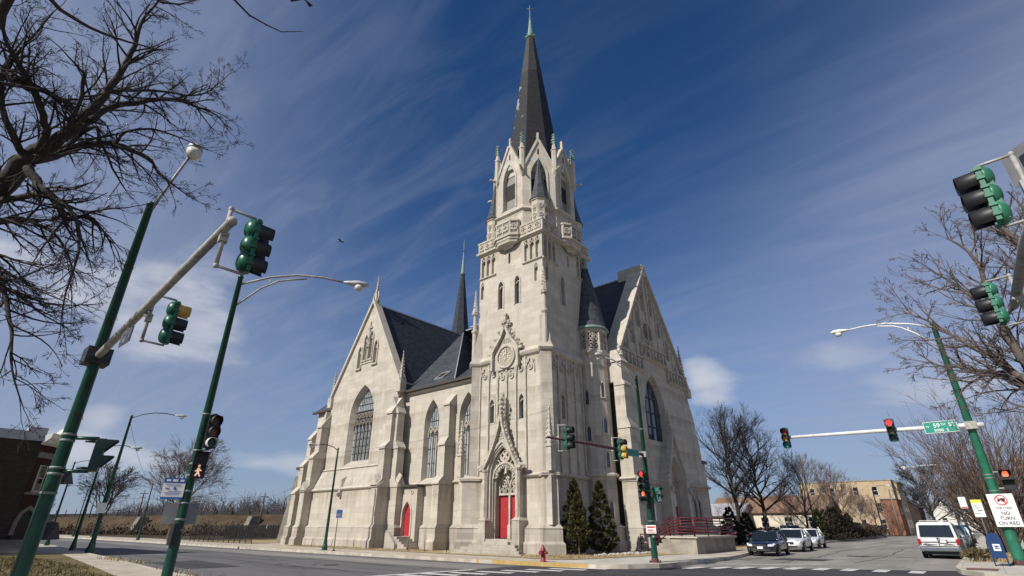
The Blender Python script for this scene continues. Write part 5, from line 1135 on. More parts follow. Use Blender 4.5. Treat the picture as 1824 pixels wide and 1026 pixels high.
def ped_head(par, loc, rz, on, s=1.0, body='visor'):
    b = B(); b.box(-.1, .08, -.17, .17, -.34, .34)
    for z in (.02, -.32): b.prism([(.08, -.17, z + .30), (.08, .17, z + .30), (.08, .17, z + .0), (.08, -.17, z + .0)], (.001, 0, 0)); b.add([(.08, -.18, z + .31), (.3, -.18, z + .31), (.3, .18, z + .31), (.08, .18, z + .31), (.08, -.18, z + .05), (.08, .18, z + .05)], [(0, 1, 2, 3), (0, 1, 4), (3, 2, 5)])
    b.tube([(-.12, 0, .28), (-.3, 0, .28)], .03, 6); b.tube([(-.12, 0, -.28), (-.3, 0, -.28)], .03, 6)
    hd = xf(b, loc, rz, s).obj('pedestrian_signal', body, par)
    if on == 'hand':
        b = B(); b.prism([(.095, y, z + .17) for y, z in ((-.06, -.1), (.05, -.1), (.08, .0), (.07, .1), (.03, .12), (-.05, .12), (-.1, .02))], (.004, 0, 0)); xf(b, loc, rz, s).obj('hand_symbol', 'hand_on', hd)
    elif on == 'walk':
        b = B()
        for p, w in (([(0, .1), (0, -.02)], .06), ([(0, -.02), (.07, -.13)], .03), ([(0, -.02), (-.06, -.12)], .04), ([(0, .07), (.08, .02)], .03), ([(0, .07), (-.08, .0)], .03)):
            b.tube([(.1, y * .9, z * .95 - .17) for y, z in p], w / 2 + .002, 5)
        b.ball((.1, 0, -.02), .035, 6, 5); xf(b, loc, rz, s).obj('walking_man_symbol', 'walk_on', hd)
    return hd
def cobra(par, loc, rz, s=1.0, m='lamp_body'):
    b = B(); rings = []
    for x, w, zb, zt in ((-.1, .05, -.02, .05), (.1, .10, -.05, .09), (.35, .17, -.08, .14), (.6, .16, -.06, .13), (.75, .06, .0, .07)):
        rings.append([(x, w * cos(2 * pi * i / 10), (zt if sin(2 * pi * i / 10) > 0 else -zb) * sin(2 * pi * i / 10)) for i in range(10)])
    b.loft(rings, True, True); o = xf(b, loc, rz, s).obj('lamp_head', m, par)
    b = B(); b.lathe((.42, 0), [(.15, -.06), (.15, -.14), (.11, -.21), (.02, -.24)], 12); xf(b, loc, rz, s).obj('refractor', 'lamp_glass', o)
def lamp_arm(par, top, tip, foot, m, truss=True, r=.035):
    t, e, f = Vector(top), Vector(tip), Vector(foot); b = B(); up = Vector((0, 0, 1))
    mid = t.lerp(e, .5) + up * ((e.z - t.z) * .25 + .16); q = [t, t.lerp(mid, .5) + up * .08, mid, mid.lerp(e, .5) + up * .06, e]; b.tube(q, r, 6)
    if truss:
        m2 = t.lerp(e, .42) + up * ((e.z - t.z) * .25 - .02); b.tube([f, f.lerp(m2, .45) + up * .2, f.lerp(m2, .8) + up * .14, m2, t.lerp(e, .6) + up * ((e.z - t.z) * .25 + .02)], r * .85, 6); s = f.lerp(m2, .62) + up * .17; b.tube([s, s + up * .2], r * .6, 5)
    b.obj('lamp_arm', m, par)
def pole(par, x, y, z0, z1, r0, r1, m='green', base=True, bands=(), name='pole', flange='green'):
    b = B(); b.lathe((x, y), [(r0, z0), (r0 * .98, z0 + .3), (r1, z1), (r1 * 1.15, z1 + .005), (r1 * 1.1, z1 + .08), (.01, z1 + .12)], 12); o = b.obj(name, m, par)
    if base:
        b = B(); b.lathe((x, y), [(r0 * 1.9, z0 - .02), (r0 * 1.9, z0 + .03), (r0 * 1.15, z0 + .07), (r0 * 1.1, z0 + .16), (r0, z0 + .18)], 12, False)
        for k in range(4): a = pi / 4 + k * pi / 2; b.lathe((x + r0 * 1.6 * cos(a), y + r0 * 1.6 * sin(a)), [(.03, z0), (.03, z0 + .1)], 6, False)
        b.obj('pole_base', flange, par)
    if bands:
        b = B()
        for z in bands: r = r0 + (r1 - r0) * (z - z0) / (z1 - z0); b.lathe((x, y), [(r + .002, z - .025), (r + .012, z - .02), (r + .012, z + .02), (r + .002, z + .025)], 12)
        b.obj('steel_band', 'band', par)
    return o
def plate(par, c, w, h, n, m, name='sign', th=.012, back='sign_back', rr=.0):
    """flat sign facing n (horizontal unit vector)"""
    n = Vector((n[0], n[1], 0)).normalized(); u = Vector((-n.y, n.x, 0)); c = Vector(c); b = B(); b.cur = 0
    P = [c + u * a * w / 2 + Vector((0, 0, e * h / 2)) for a, e in ((-1, -1), (1, -1), (1, 1), (-1, 1))]
    b.add(P + [p - n * th for p in P], [(0, 1, 2, 3)]); b.cur = 1; b.add([p - n * th for p in P] + P, [(3, 2, 1, 0), (0, 1, 5, 4), (1, 2, 6, 5), (2, 3, 7, 6), (3, 0, 4, 7)])
    o = b.obj(name, [m, back], par); return o, u, n
def marks(par, c, u, n, rects, m, name='marking', d=.004):
    b = B(); c = Vector(c)
    for x, z, w, h in rects:
        P = [c + u * (x + a * w / 2) + Vector((0, 0, z + e * h / 2)) + n * d for a, e in ((-1, -1), (1, -1), (1, 1), (-1, 1))]; b.add(P, [(0, 1, 2, 3)])
    return b.obj(name, m, par)
MT['dark_green_signal'] = mat('dark_green_signal', (.006, .035, .026), .5, .1)
MT['red_dark'] = mat('dark_red_lens', (.10, .008, .012), .25, .1)
RAG = ('red_off', 'amber_off', 'green_off'); ROFF = ('red_dark', 'amber_dark', 'green_dark'); RON = ('red_on', 'amber_dark', 'green_dark')
V3 = ('visor',) * 3; HX, HY, HNX, HNY = 0.0, pi / 2, pi, -pi / 2
# --- south-west corner: signal mast with the long galvanised arm
t = wthing('signal_mast', 'tall dark green mast whose long pale arm carries two green backed traffic lights', 'traffic signal', (-14.3, 2.45, .15))
pole(t, -14.3, 2.45, .15, 9.2, .145, .085, bands=(2.3, 2.66, 2.78, 3.32, 3.44)); A0, A1 = Vector((-14.25, 2.45, 5.14)), Vector((-6.5, 2.0, 5.32))
b = B(); b.tube([A0, A0.lerp(A1, .5), A1], [.078, .068, .058], 12); b.ball(A1, .07, 8, 5); b.obj('mast_arm', 'galv', t)
b = B(); b.box(-14.55, -14.08, 2.22, 2.68, 4.96, 5.32); b.obj('arm_clamp', 'iron', t)
for f, (hx, hy, hz), vs in ((.465, (-10.42, 2.68, 5.07), ('visor_yellow', 'visor', 'visor')), (.96, (-6.78, 2.41, 5.22), V3)):
    signal_head(t, (hx, hy, hz), HY - .12, ROFF, vs, .86); p = A0.lerp(A1, f); b = B(); b.tube([p, (hx, hy - .36, hz)], .045, 6); b.obj('hanger', 'galv', t)
p = A0.lerp(A1, .36); b = B(); b.box(p.x - .32, p.x + .32, p.y - .01, p.y + .01, p.z - .42, p.z - .12); b.box(p.x - .02, p.x + .02, p.y - .02, p.y + .02, p.z - .14, p.z); b.obj('hanging_sign', 'sign_back', t)
ped_head(t, (-13.95, 2.98, 3.05), HY - .3, None, .95, 'dark_green_signal')
b = B(); b.tube([(-14.3, 2.45, 3.38), (-13.95, 2.9, 3.38)], .04, 6); b.tube([(-14.3, 2.45, 2.72), (-13.95, 2.9, 2.72)], .04, 6); b.obj('bracket', 'green', t)
b = B(); b.tube([(-14.28, 2.5, 9.1), (-14.0, 2.6, 9.7), (-13.5, 2.8, 10.75)], .035, 7); b.obj('lamp_arm', 'galv', t)
b = B(); b.lathe((-13.46, 2.82), [(.05, 10.95), (.17, 10.9), (.19, 10.78)], 14); lh = b.obj('lamp_head', 'lamp_body', t); b = B(); b.lathe((-13.46, 2.82), [(.185, 10.77), (.185, 10.66), (.14, 10.54), (.03, 10.5)], 14); b.obj('refractor', 'lamp_glass', lh)
# --- the slimmer pole beside it
t = wthing('signal_pole', 'slim green lamp pole with a lit walking man signal and bus stop sign', 'traffic signal', (-16.3, 5.7, .15))
pole(t, -16.3, 5.7, .15, 8.95, .135, .075, bands=(1.6, 1.85, 2.25, 2.55, 2.95, 3.25, 3.6, 4.6)); lamp_arm(t, (-16.28, 5.74, 8.75), (-14.75, 8.55, 9.35), (-16.28, 5.74, 8.0), 'galv'); cobra(t, (-14.75, 8.55, 9.35), atan2(2.8, 1.5), 1.0)
signal_head(t, (-15.95, 5.85, 4.1), radians(-8), ROFF, ('visor', 'visor', 'visor_white'), 1.0, 'visor', False); ped_head(t, (-16.0, 5.72, 3.2), radians(-14), 'walk', 1.0)
b = B(); b.tube([(-16.3, 5.7, 4.6), (-15.98, 5.85, 4.58)], .03, 6); b.tube([(-16.3, 5.7, 3.62), (-15.98, 5.85, 3.62)], .03, 6); b.obj('bracket', 'green', t)
o, u, n = plate(t, (-16.3, 5.34, 2.6), .5, .52, (1, -.35), 'sign_white', 'bus_stop_sign')
marks(t, (-16.3, 5.34, 2.6), u, n, [(0, .2, .5, .125)], 'sign_blue', 'sign_header'); marks(t, (-16.3, 5.34, 2.6), u, n, [(0, -.235, .5, .05)], 'sign_blue', 'sign_footer')
marks(t, (-16.3, 5.34, 2.6), u, n, [(-.15, .2, .1, .05), (0, .2, .12, .06), (.16, .2, .09, .05)], 'sign_white', 'route_symbol', .008); marks(t, (-16.3, 5.34, 2.6), u, n, [(-.02, .085, .34, .02), (-.14, .0, .1, .03), (.03, .0, .06, .07), (.05, -.08, .3, .014), (0, -.11, .36, .014), (-.02, -.14, .3, .014)], 'sign_blue', 'route_lines', .008)
for dy, a in ((-.22, .35), (.22, -.3)): plate(t, (-16.42, 5.72 + dy, 2.0), .42, .52, (-1, a), 'sign_white', 'sign_panel')
b = B(); b.box(-16.3, -16.05, 5.5, 5.66, 1.25, 1.75); b.obj('control_box', 'iron', t)
# --- north-west corner pole, red arm
t = wthing('signal_pole', 'green corner pole before the church with a rusty red arm and one lit red light', 'traffic signal', (-12.3, 24.87, .15))
pole(t, -12.3, 24.87, .15, 8.95, .15, .075, bands=(1.9, 3.25, 3.7, 6.2), flange='red_arm'); lamp_arm(t, (-12.3, 24.85, 8.85), (-12.3, 21.55, 9.25), (-12.3, 24.85, 8.3), 'arm_white'); cobra(t, (-12.3, 21.6, 9.25), -pi / 2, 1.0)
b = B(); b.tube([(-12.3, 24.9, 4.95), (-12.3, 20, 4.93), (-12.3, 16.7, 4.86)], [.075, .06, .045], 10); b.obj('mast_arm', 'red_arm', t); b = B(); b.box(-12.5, -12.1, 24.68, 25.1, 4.82, 5.08); b.ball((-12.3, 16.65, 4.86), .07, 6, 5); b.obj('arm_clamp', 'galv', t)
signal_head(t, (-12.05, 17.75, 4.93), radians(8), ROFF, V3, 1.0); signal_head(t, (-12.05, 22.1, 4.93), radians(8), ROFF, ('visor', 'visor_yellow', 'visor_yellow'), 1.0)
o, u, n = plate(t, (-12.2, 23.3, 4.9), 1.35, .36, (1, -.12), 'sign_green', 'street_sign'); marks(t, (-12.2, 23.3, 4.9), u, n, [(0, .165, 1.33, .015), (0, -.165, 1.33, .015), (-.66, 0, .015, .33), (.66, 0, .015, .33)], 'sign_white', 'sign_border')
signal_head(t, (-12.38, 24.55, 3.72), HNY + .15, RON, V3, 1.0, 'green', False); ped_head(t, (-12.38, 24.55, 2.95), HNY + .15, 'hand', .9)
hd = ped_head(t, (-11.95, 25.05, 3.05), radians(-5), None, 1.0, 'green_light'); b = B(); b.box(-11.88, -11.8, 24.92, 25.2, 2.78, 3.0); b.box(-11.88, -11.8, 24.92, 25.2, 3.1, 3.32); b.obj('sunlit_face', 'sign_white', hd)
o, u, n = plate(t, (-12.24, 24.66, 1.55), .46, .36, (.35, -1), 'sign_white', 'parking_sign'); marks(t, (-12.24, 24.66, 1.55), u, n, [(0, .09, .36, .07), (-.04, -.04, .26, .05), (.02, -.12, .34, .03)], 'sign_red', 'sign_lines')
b = B(); b.box(-12.48, -12.38, 24.75, 24.9, .75, 1.2); b.lathe((-12.18, 24.72), [(.05, 1.18), (.05, 1.28)], 8); b.obj('push_button', 'galv', t); plate(t, (-12.0, 24.85, 2.3), .1, .75, (1, 0), 'sign_white', 'sign_panel')
# --- north-east corner pole
NX, NY = .62, 33.6
t = wthing('signal_pole', 'light green pole whose white arm carries the 59TH ST sign', 'traffic signal', (NX, NY, .15))
pole(t, NX, NY, .15, 11.4, .23, .11, 'green_light', bands=(2.0, 3.15, 3.7, 3.85), flange='red_arm'); lamp_arm(t, (NX, NY - .05, 11.15), (-3.3, NY - .1, 11.85), (NX - .1, NY - .05, 10.1), 'arm_white', True, .045); cobra(t, (-3.15, NY - .1, 11.85), pi, 1.15, 'arm_white')
b = B(); b.tube([(NX + .5, NY - .2, 6.06), (NX, NY - .2, 6.08), (-3, NY - .22, 6.2), (-7.5, NY - .25, 6.3)], [.12, .12, .10, .075], 10); b.obj('mast_arm', 'arm_white', t); b = B(); b.box(NX - .2, NX + .25, NY - .36, NY + .2, 5.9, 6.26); b.obj('arm_clamp', 'galv', t)
signal_head(t, (-7.5, NY - .5, 6.25), HNY, RAG, V3, 1.22, 'green', False); signal_head(t, (-2.5, NY - .5, 6.15), HNY, RON, V3, 1.22, 'green', False)
b = B(); b.tube([(-7.5, NY - .25, 6.3), (-7.5, NY - .45, 6.28)], .05, 6); b.tube([(-2.5, NY - .22, 6.2), (-2.5, NY - .45, 6.18)], .05, 6); b.obj('hanger', 'galv', t)
o, u, n = plate(t, (-.5, NY - .45, 6.1), 1.32, .56, (0, -1), 'sign_green', 'street_sign'); cS = (-.5, NY - .457, 6.1)
marks(t, cS, u, n, [(0, .262, 1.30, .02), (0, -.262, 1.30, .02), (-.645, 0, .02, .52), (.645, 0, .02, .52)], 'sign_white', 'sign_border')
text('59', .27, (-.5 - .14, NY - .463, 6.17), (1, 0, 0), (0, 0, 1), 'sign_white', t); text('W', .13, (-.5 - .5, NY - .463, 6.14), (1, 0, 0), (0, 0, 1), 'sign_white', t); text('TH', .15, (-.5 + .12, NY - .463, 6.2), (1, 0, 0), (0, 0, 1), 'sign_white', t); text('ST', .26, (-.5 + .46, NY - .463, 6.17), (1, 0, 0), (0, 0, 1), 'sign_white', t); text('5900  S', .19, (-.5, NY - .463, 5.94), (1, 0, 0), (0, 0, 1), 'sign_white', t)
o, u, n = plate(t, (.72, NY - .36, 2.67), .9, .68, (0, -1), 'sign_white', 'no_truck_sign'); c0 = (.72, NY - .364, 2.67); f = Fr((.72, NY - .364, 2.67), (1, 0, 0), (0, -1, 0))
b = B(); strip(b, f, circ(0, .08, .2, 24), .04, 0, .006, True); strip(b, f, [(-.14, .22), (.14, -.06)], .035, .006, .010); b.obj('prohibition_ring', 'sign_red', t)
b = B(); fpoly(b, f, [(-.13, .04), (-.13, .10), (-.07, .14), (-.04, .14), (-.04, .04)], 0, .004); fpoly(b, f, [(-.02, .04), (-.02, .16), (.14, .16), (.14, .04)], 0, .004); fpoly(b, f, circ(-.09, .03, .03, 10), 0, .005); fpoly(b, f, circ(.09, .03, .03, 10), 0, .005); b.obj('truck_symbol', 'ink', t)
text('OVER 5 TONS', .085, (.72, NY - .367, 2.42), (1, 0, 0), (0, 0, 1), 'ink', t)
o, u, n = plate(t, (.72, NY - .36, 1.99), .9, .66, (0, -1), 'sign_white', 'no_turn_sign')
for s_, z in (('NO', 2.2), ('TURN', 2.0), ('ON RED', 1.8)): text(s_, .19, (.72, NY - .367, z), (1, 0, 0), (0, 0, 1), 'ink', t, ext=.003)
ped_head(t, (1.2, NY - .15, 3.6), HNY, None, 1.2); b = B(); b.box(.98, 1.42, NY - .275, NY - .26, 3.66, 3.98); 
b = B(); b.prism([(1.2 + y, NY - .29, z + 3.82) for y, z in ((-.09, -.1), (.07, -.1), (.11, .0), (.09, .12), (.04, .14), (-.07, .13), (-.13, .02))], (0, -.006, 0)); b.obj('hand_symbol', 'hand_on', t)
b = B(); b.tube([(NX, NY, 3.95), (1.2, NY, 3.95)], .04, 6); b.tube([(NX, NY, 3.25), (1.2, NY, 3.25)], .04, 6); b.obj('bracket', 'galv', t)
# --- south-east mast reaching in from the right edge
t = wthing('signal_mast', 'grey mast arm reaching in at the right edge with two green backed traffic lights', 'traffic signal', (2.1, 5.2, .15))
pole(t, 2.1, 5.2, .15, 9.0, .17, .10); b = B(); b.tube([(2.1, 5.2, 5.45), (1.75, 7.5, 5.5), (1.56, 10.0, 5.5), (1.5, 13.0, 5.5)], [.10, .095, .09, .07], 10); b.obj('mast_arm', 'galv', t)
for hy in (7.75, 12.25): signal_head(t, (1.08 if hy < 10 else 1.16, hy, 5.36 if hy < 10 else 5.38), HNX, ROFF, V3, .86, 'green_light')
b = B()
for hy in (7.75, 12.25): b.tube([(1.44, hy, 5.36), (1.72 if hy < 10 else 1.52, hy + .1, 5.5)], .045, 6)
b.obj('hanger', 'galv', t)
o, u, n = plate(t, (1.72, 8.25, 5.98), .75, .5, (-.75, -.66), 'sign_back', 'hanging_sign'); marks(t, (1.72, 8.25, 5.98), u, n, [(-.12, .02, .1, .16), (.02, -.02, .12, .14), (.16, -.04, .08, .1)], 'ink', 'sign_figure')
# --- plain street lamps
def street_lamp(name, label, x, y, h, tip, m='green', r0=.11, r1=.055, sgn=None, am='iron', base=True):
    t = wthing(name, label, 'street lamp', (x, y, .15), 'street lamps'); pole(t, x, y, .15, h, r0, r1, m, False)
    b = B(); b.lathe((x, y), [(r0 * 1.8, .13), (r0 * 1.7, .4), (r0 * 1.3, .55), (r0 * 1.05, .8)], 8, False); b.obj('pole_base', m, t)
    d = Vector(tip) - Vector((x, y, h)); lamp_arm(t, (x, y, h - .1), tip, (x, y, h - .6), am, False, .03); cobra(t, tip, atan2(d.y, d.x), .9); return t
street_lamp('street_lamp', 'green street lamp standing in front of the arched transept window', -36.0, 22.25, 6.95, (-36.05, 20.45, 7.05))
t = street_lamp('street_lamp', 'street lamp with a white square sign on the left pavement edge', -43.8, 10.55, 8.64, (-43.2, 13.1, 9.0), 'green', .15, .07); plate(t, (-43.68, 10.4, 2.75), .5, .62, (1, -.2), 'sign_white', 'sign_panel')
street_lamp('street_lamp', 'distant street lamp beside the vacant lot, arm pointing left', -78.2, 23.2, 6.4, (-77.4, 20.8, 7.0))
street_lamp('street_lamp', 'street lamp half hidden behind the large left mast', -49.0, 10.75, 7.0, (-48.8, 12.4, 7.15))
street_lamp('street_lamp', 'faint street lamp peeping out beside the brick house', -63.0, 11.9, 7.0, (-62.6, 13.5, 7.1))
street_lamp('street_lamp', 'far street lamp before the bare hazy woods', -112, 24.1, 7.2, (-111.5, 21.6, 7.6))
street_lamp('street_lamp', 'small lamp on a thin pole before the tan brick building', -11.7, 96, 6.6, (-9.9, 96, 7.0), 'iron', .1, .06)
street_lamp('street_lamp', 'white street lamp reaching out from the many stemmed tree', -.4, 62.0, 6.5, (-4.2, 62, 6.6), 'iron', .11, .06, None, 'arm_white')
# --- small posts and signs
t = wthing('bus_stop_sign', 'small blue bus stop sign on a thin post before the transept', 'sign', (-34.45, 22.0, .15)); b = B(); b.tube([(-34.45, 22.0, .1), (-34.45, 22.0, 2.75)], .03, 6); b.lathe((-34.45, 22.0), [(.12, .14), (.1, .2), (.03, .26)], 8); b.obj('post', 'iron', t)
o, u, n = plate(t, (-34.28, 21.97, 2.45), .4, .5, (.75, -.65), 'sign_blue', 'sign_panel'); marks(t, (-34.28, 21.97, 2.45), u, n, [(0, -.08, .32, .2)], 'sign_back', 'sign_text_area')
t = wthing('parking_sign', 'white and red parking sign on a leaning black post beside the van', 'sign', (-.95, 42.6, .15)); b = B(); b.tube([(-.95, 42.6, .1), (-.95, 42.6, 3.25)], .045, 6); b.obj('post', 'iron', t); o, u, n = plate(t, (-.82, 42.5, 2.95), .34, .62, (.1, -1), 'sign_white', 'sign_panel'); marks(t, (-.82, 42.5, 2.95), u, n, [(0, -.26, .3, .06)], 'sign_red', 'sign_band')
t = wthing('warning_sign', 'white sign with a yellow top edge left of the no turn sign', 'sign', (-.22, 43.6, .15)); b = B(); b.tube([(-.22, 43.6, .1), (-.22, 43.6, 3.15)], .04, 6); b.obj('post', 'wood', t); o, u, n = plate(t, (-.22, 43.5, 2.65), .5, .95, (0, -1), 'sign_white', 'sign_panel'); marks(t, (-.22, 43.5, 2.65), u, n, [(0, .38, .5, .18)], 'sign_yellow', 'sign_header'); marks(t, (-.22, 43.5, 2.65), u, n, [(-.1, .14, .16, .05), (.0, .02, .26, .04), (.06, -.12, .2, .07), (-.06, -.28, .3, .03)], 'sign_back', 'sign_figure')
# --- hydrant
t = wthing('fire_hydrant', 'dark red fire hydrant on the yellow painted kerb', 'hydrant', (-16.45, 21.75, .15)); x, y, z = -16.45, 21.75, .15
b = B(); b.lathe((x, y), [(.15, z), (.15, z + .05), (.105, z + .07), (.105, z + .44), (.14, z + .46), (.14, z + .5), (.12, z + .53), (.1, z + .6), (.04, z + .66), (.04, z + .72), (.01, z + .73)], 12); b.obj('barrel', 'hydrant', t)
for e in (-1, 1): b = B(); b.tube([(x, y, z + .4), (x + e * .2, y, z + .4)], .055, 8); b.tube([(x + e * .19, y, z + .4), (x + e * .235, y, z + .4)], .07, 6); b.obj('outlet', 'hydrant', t)
b = B(); b.tube([(x, y, z + .38), (x, y - .2, z + .38)], .075, 8); b.tube([(x, y - .19, z + .38), (x, y - .235, z + .38)], .09, 6); b.obj('pumper_outlet', 'hydrant', t)
# --- mailbox
t = wthing('mailbox', 'blue street mailbox with a white square emblem on its side', 'mailbox', (-.02, 32.4, .15)); x, y, w, d = -.02, 32.4, .50, .62
b = B(); prof = [(x - w / 2, .45), (x + w / 2, .45), (x + w / 2, 1.15)] + [(x + w / 2 * cos(pi * k / 12), 1.15 + .27 * sin(pi * k / 12)) for k in range(1, 12)] + [(x - w / 2, 1.15)]
b.prism([(a, y - d / 2, z) for a, z in prof], (0, d, 0)); b.obj('body', 'mail', t)
for ex in (-1, 1):
    for ey in (-1, 1): b = B(); b.box(x + ex * (w / 2 - .03) - .025, x + ex * (w / 2 - .03) + .025, y + ey * (d / 2 - .03) - .025, y + ey * (d / 2 - .03) + .025, .12, .47); b.obj('leg', 'mail', t)
b = B(); f = Fr((x + .02, y - d / 2, .87), (1, 0, 0), (0, -1, 0)); fpoly(b, f, [(-.12, -.14), (.12, -.14), (.12, .12), (-.12, .12)], 0, .006); b.obj('emblem_panel', 'sign_white', t)
b = B(); fpoly(b, f, [(-.09, .06), (.08, .06), (.10, .01), (.02, .015), (-.02, -.02), (.09, -.02), (.08, -.06), (-.09, -.06), (-.02, .0), (-.09, .03)], .006, .010); b.obj('eagle_emblem', 'mail', t)
# --- stakes in the grass
for k, (x, y, lean) in enumerate(((-43.2, 25.4, .2), (-40.2, 25.35, .25), (-37.0, 25.25, .02), (-34.3, 25.1, 0), (-31.7, 24.95, 0), (-30.2, 24.9, .02), (-28.4, 24.8, .03), (-26.2, 24.7, 0))):
    b = B(); b.tube([(x, y, .1), (x + lean, y, .78)], .022, 5); tag(b.obj('fence_stake', 'iron'), 'thin dark stake standing in the grass at the foot of the church wall', 'stake', 'stakes along the church wall')
# --- iron fence and board fence at the left
P0, P1 = Vector((-68, 25.2, 0)), Vector((-53.8, 25.4, 0)); t = wthing('iron_fence', 'thin black iron fence between the church and the street lamp pole', 'fence', (-61, 25.3, .15))
for k in range(13): p = P0.lerp(P1, k / 12); b = B(); b.box(p.x - .03, p.x + .03, p.y - .03, p.y + .03, .1, 1.85); b.obj('post', 'iron', t)
b = B()
for z in (.35, 1.65): b.box(P0.x, P1.x, 25.28, 25.32, z, z + .05)
for k in range(118): p = P0.lerp(P1, (k + .5) / 118); b.box(p.x - .008, p.x + .008, p.y - .008, p.y + .008, .3, 1.75)
b.obj('picket_panel', 'iron', t)
Q0, Q1 = Vector((-78, 33, 0)), Vector((-71, 52, 0)); b = B(); d = (Q1 - Q0).normalized(); n_ = 60
for k in range(n_): a, c = Q0.lerp(Q1, k / n_), Q0.lerp(Q1, (k + .9) / n_); q = Vector((-d.y, d.x, 0)) * .03; b.hexa([a + q, c + q, c - q, a - q] + [v + Vector((0, 0, 1.75 + .04 * (k % 3))) for v in (a + q, c + q, c - q, a - q)])
tag(b.obj('board_fence', 'fence_slat'), 'dark board fence closing off the lot behind the iron fence', 'fence')
t = wthing('billboard', 'small white board seen above the dark fence left of the church', 'sign', (-84.6, 43, .15)); b = B(); b.box(-84.7, -84.6, 41.9, 44.4, 1.35, 1.85); b.obj('panel', 'sign_white', t); b = B(); b.box(-84.68, -84.62, 42.1, 42.2, .1, 1.35); b.box(-84.68, -84.62, 44.1, 44.2, .1, 1.35); b.obj('post', 'wood', t)
# --- utility poles and cables
def upole(label, x, y, h, z0=.1, arm=True):
    t = wthing('utility_pole', label, 'utility pole', (x, y, z0), 'utility poles'); b = B(); b.lathe((x, y), [(.16, z0), (.11, h)], 8); b.obj('pole', 'wood', t)
    if arm: b = B(); b.box(x - .06, x + .06, y - .8, y + .8, h - .8, h - .68); b.box(x - .06, x + .06, y - .5, y + .5, h - 1.5, h - 1.4); b.obj('crossarm', 'wood', t)
upole('leaning grey utility pole with crossarms left of the church', -99.1, 47.6, 7.2, 2.2); upole('dark bare pole rising out of the reddish trees right of the church', -17.6, 83, 10.7, .1, False)
upole('utility pole on the railway bank beyond the vacant lot', -132, 38, 8.5, 3); upole('short grey pole leaning at the left of the vacant lot', -150, 34, 8, 2.5, False); upole('grey pole beside the orange brick building', -11.9, 118, 7.6, .1, False)
def cable(label, p, q, sag, r=.008):
    p, q = Vector(p), Vector(q); b = B(); b.tube([p.lerp(q, k / 14) - Vector((0, 0, sag * 4 * (k / 14) * (1 - k / 14))) for k in range(15)], r, 4); tag(b.obj('overhead_cable', 'wire'), label, 'cable')
cable('thin cable crossing the church front up to the corner pole', (-36.0, 22.25, 6.7), (-12.3, 24.87, 8.6), .5)
cable('thin cable strung above the vacant lot to the leaning pole', (-99.1, 47.6, 6.5), (-49.0, 30, 7.6), .8, .014); cable('upper of the faint cables strung over the railway bank', (-150, 34, 7.6), (-99.1, 47.6, 6.5), .5, .02); cable('thin cable rising from the left street lamp', (-43.8, 10.5, 8.4), (-78.2, 23.2, 6.3), .7, .012)
# --- bird in the sky
def bird(label, c, s, rz, name='bird'):
    b = B(); b.tube([(-.22, 0, 0), (-.1, 0, .01), (.06, 0, .01), (.17, 0, .02), (.24, 0, 0)], [.015, .05, .06, .035, .008], 8); b.add([(-.2, .03, 0), (-.42, .09, 0), (-.42, -.09, 0), (-.2, -.03, 0)], [(0, 1, 2, 3)])
    o = xf(b, c, rz, s).obj(name, 'bird'); tag(o, label, 'bird')
    for e in (-1, 1):
        w = B(); w.add([(.1, e * .03, .02), (.14, e * .3, .12), (-.02, e * .62, .1), (-.1, e * .3, .09), (-.1, e * .03, .02), (.1, e * .03, .0), (.14, e * .3, .10), (-.02, e * .62, .095), (-.1, e * .3, .075), (-.1, e * .03, .0)], [(0, 1, 2, 3, 4), (5, 6, 7, 8, 9), (0, 1, 6, 5), (1, 2, 7, 6), (2, 3, 8, 7), (3, 4, 9, 8)]); xf(w, c, rz, s).obj('wing', 'bird', o)
bird('small black bird flying in the open sky left of the spire', (-52.6, 28.85, 34.17), 1.05, radians(20))
bird('dark bird partly cut off by the top edge of the picture', (-13.2, 4.35, 18.35), 1.0, radians(-75))
# ================================================================== TREES
def rperp(d, r):
    a = Vector((r.gauss(0, 1), r.gauss(0, 1), r.gauss(0, 1))); a -= d * a.dot(d)
    return a.normalized() if a.length > 1e-6 else Vector((1, 0, 0))
def nsides(r): return 7 if r > .05 else 5 if r > .02 else 3
def shoot(b, p, d, ln, r0, depth, R, bend, up, ratio=.55, dens=2.6, minr=.004, tipr=.25):
    """one curved tapering branch with side shoots"""
    n = 4 + min(depth, 3); pts = [p]; rad = [r0]; dd = d.copy(); k = rperp(dd, R) * bend
    for i in range(n):
        dd = (dd + k * .16 + Vector((0, 0, up)) * .2 + rperp(dd, R) * bend * .22).normalized(); pts.append(pts[-1] + dd * ln / n); rad.append(max(minr, r0 * (1 - (1 - tipr) * (i + 1) / n)))
    b.tube(pts, rad, nsides(r0), False)
    if depth > 0:
        m = max(1, int(dens * (1 + .2 * depth) * R.uniform(.75, 1.25) + .5))
        for q in range(m):
            f = R.uniform(.15, .95); i = min(int(f * n), n - 1); pp = pts[i].lerp(pts[i + 1], f * n - i); t = (pts[i + 1] - pts[i]).normalized(); a = R.uniform(.3, .85)
            shoot(b, pp, (t * cos(a) + rperp(t, R) * sin(a) + Vector((0, 0, up * .4))).normalized(), ln * ratio * R.uniform(.6, 1.2) * (1.15 - .5 * f), max(minr, rad[i] * .6), depth - 1, R, bend, up, ratio, dens, minr, tipr)
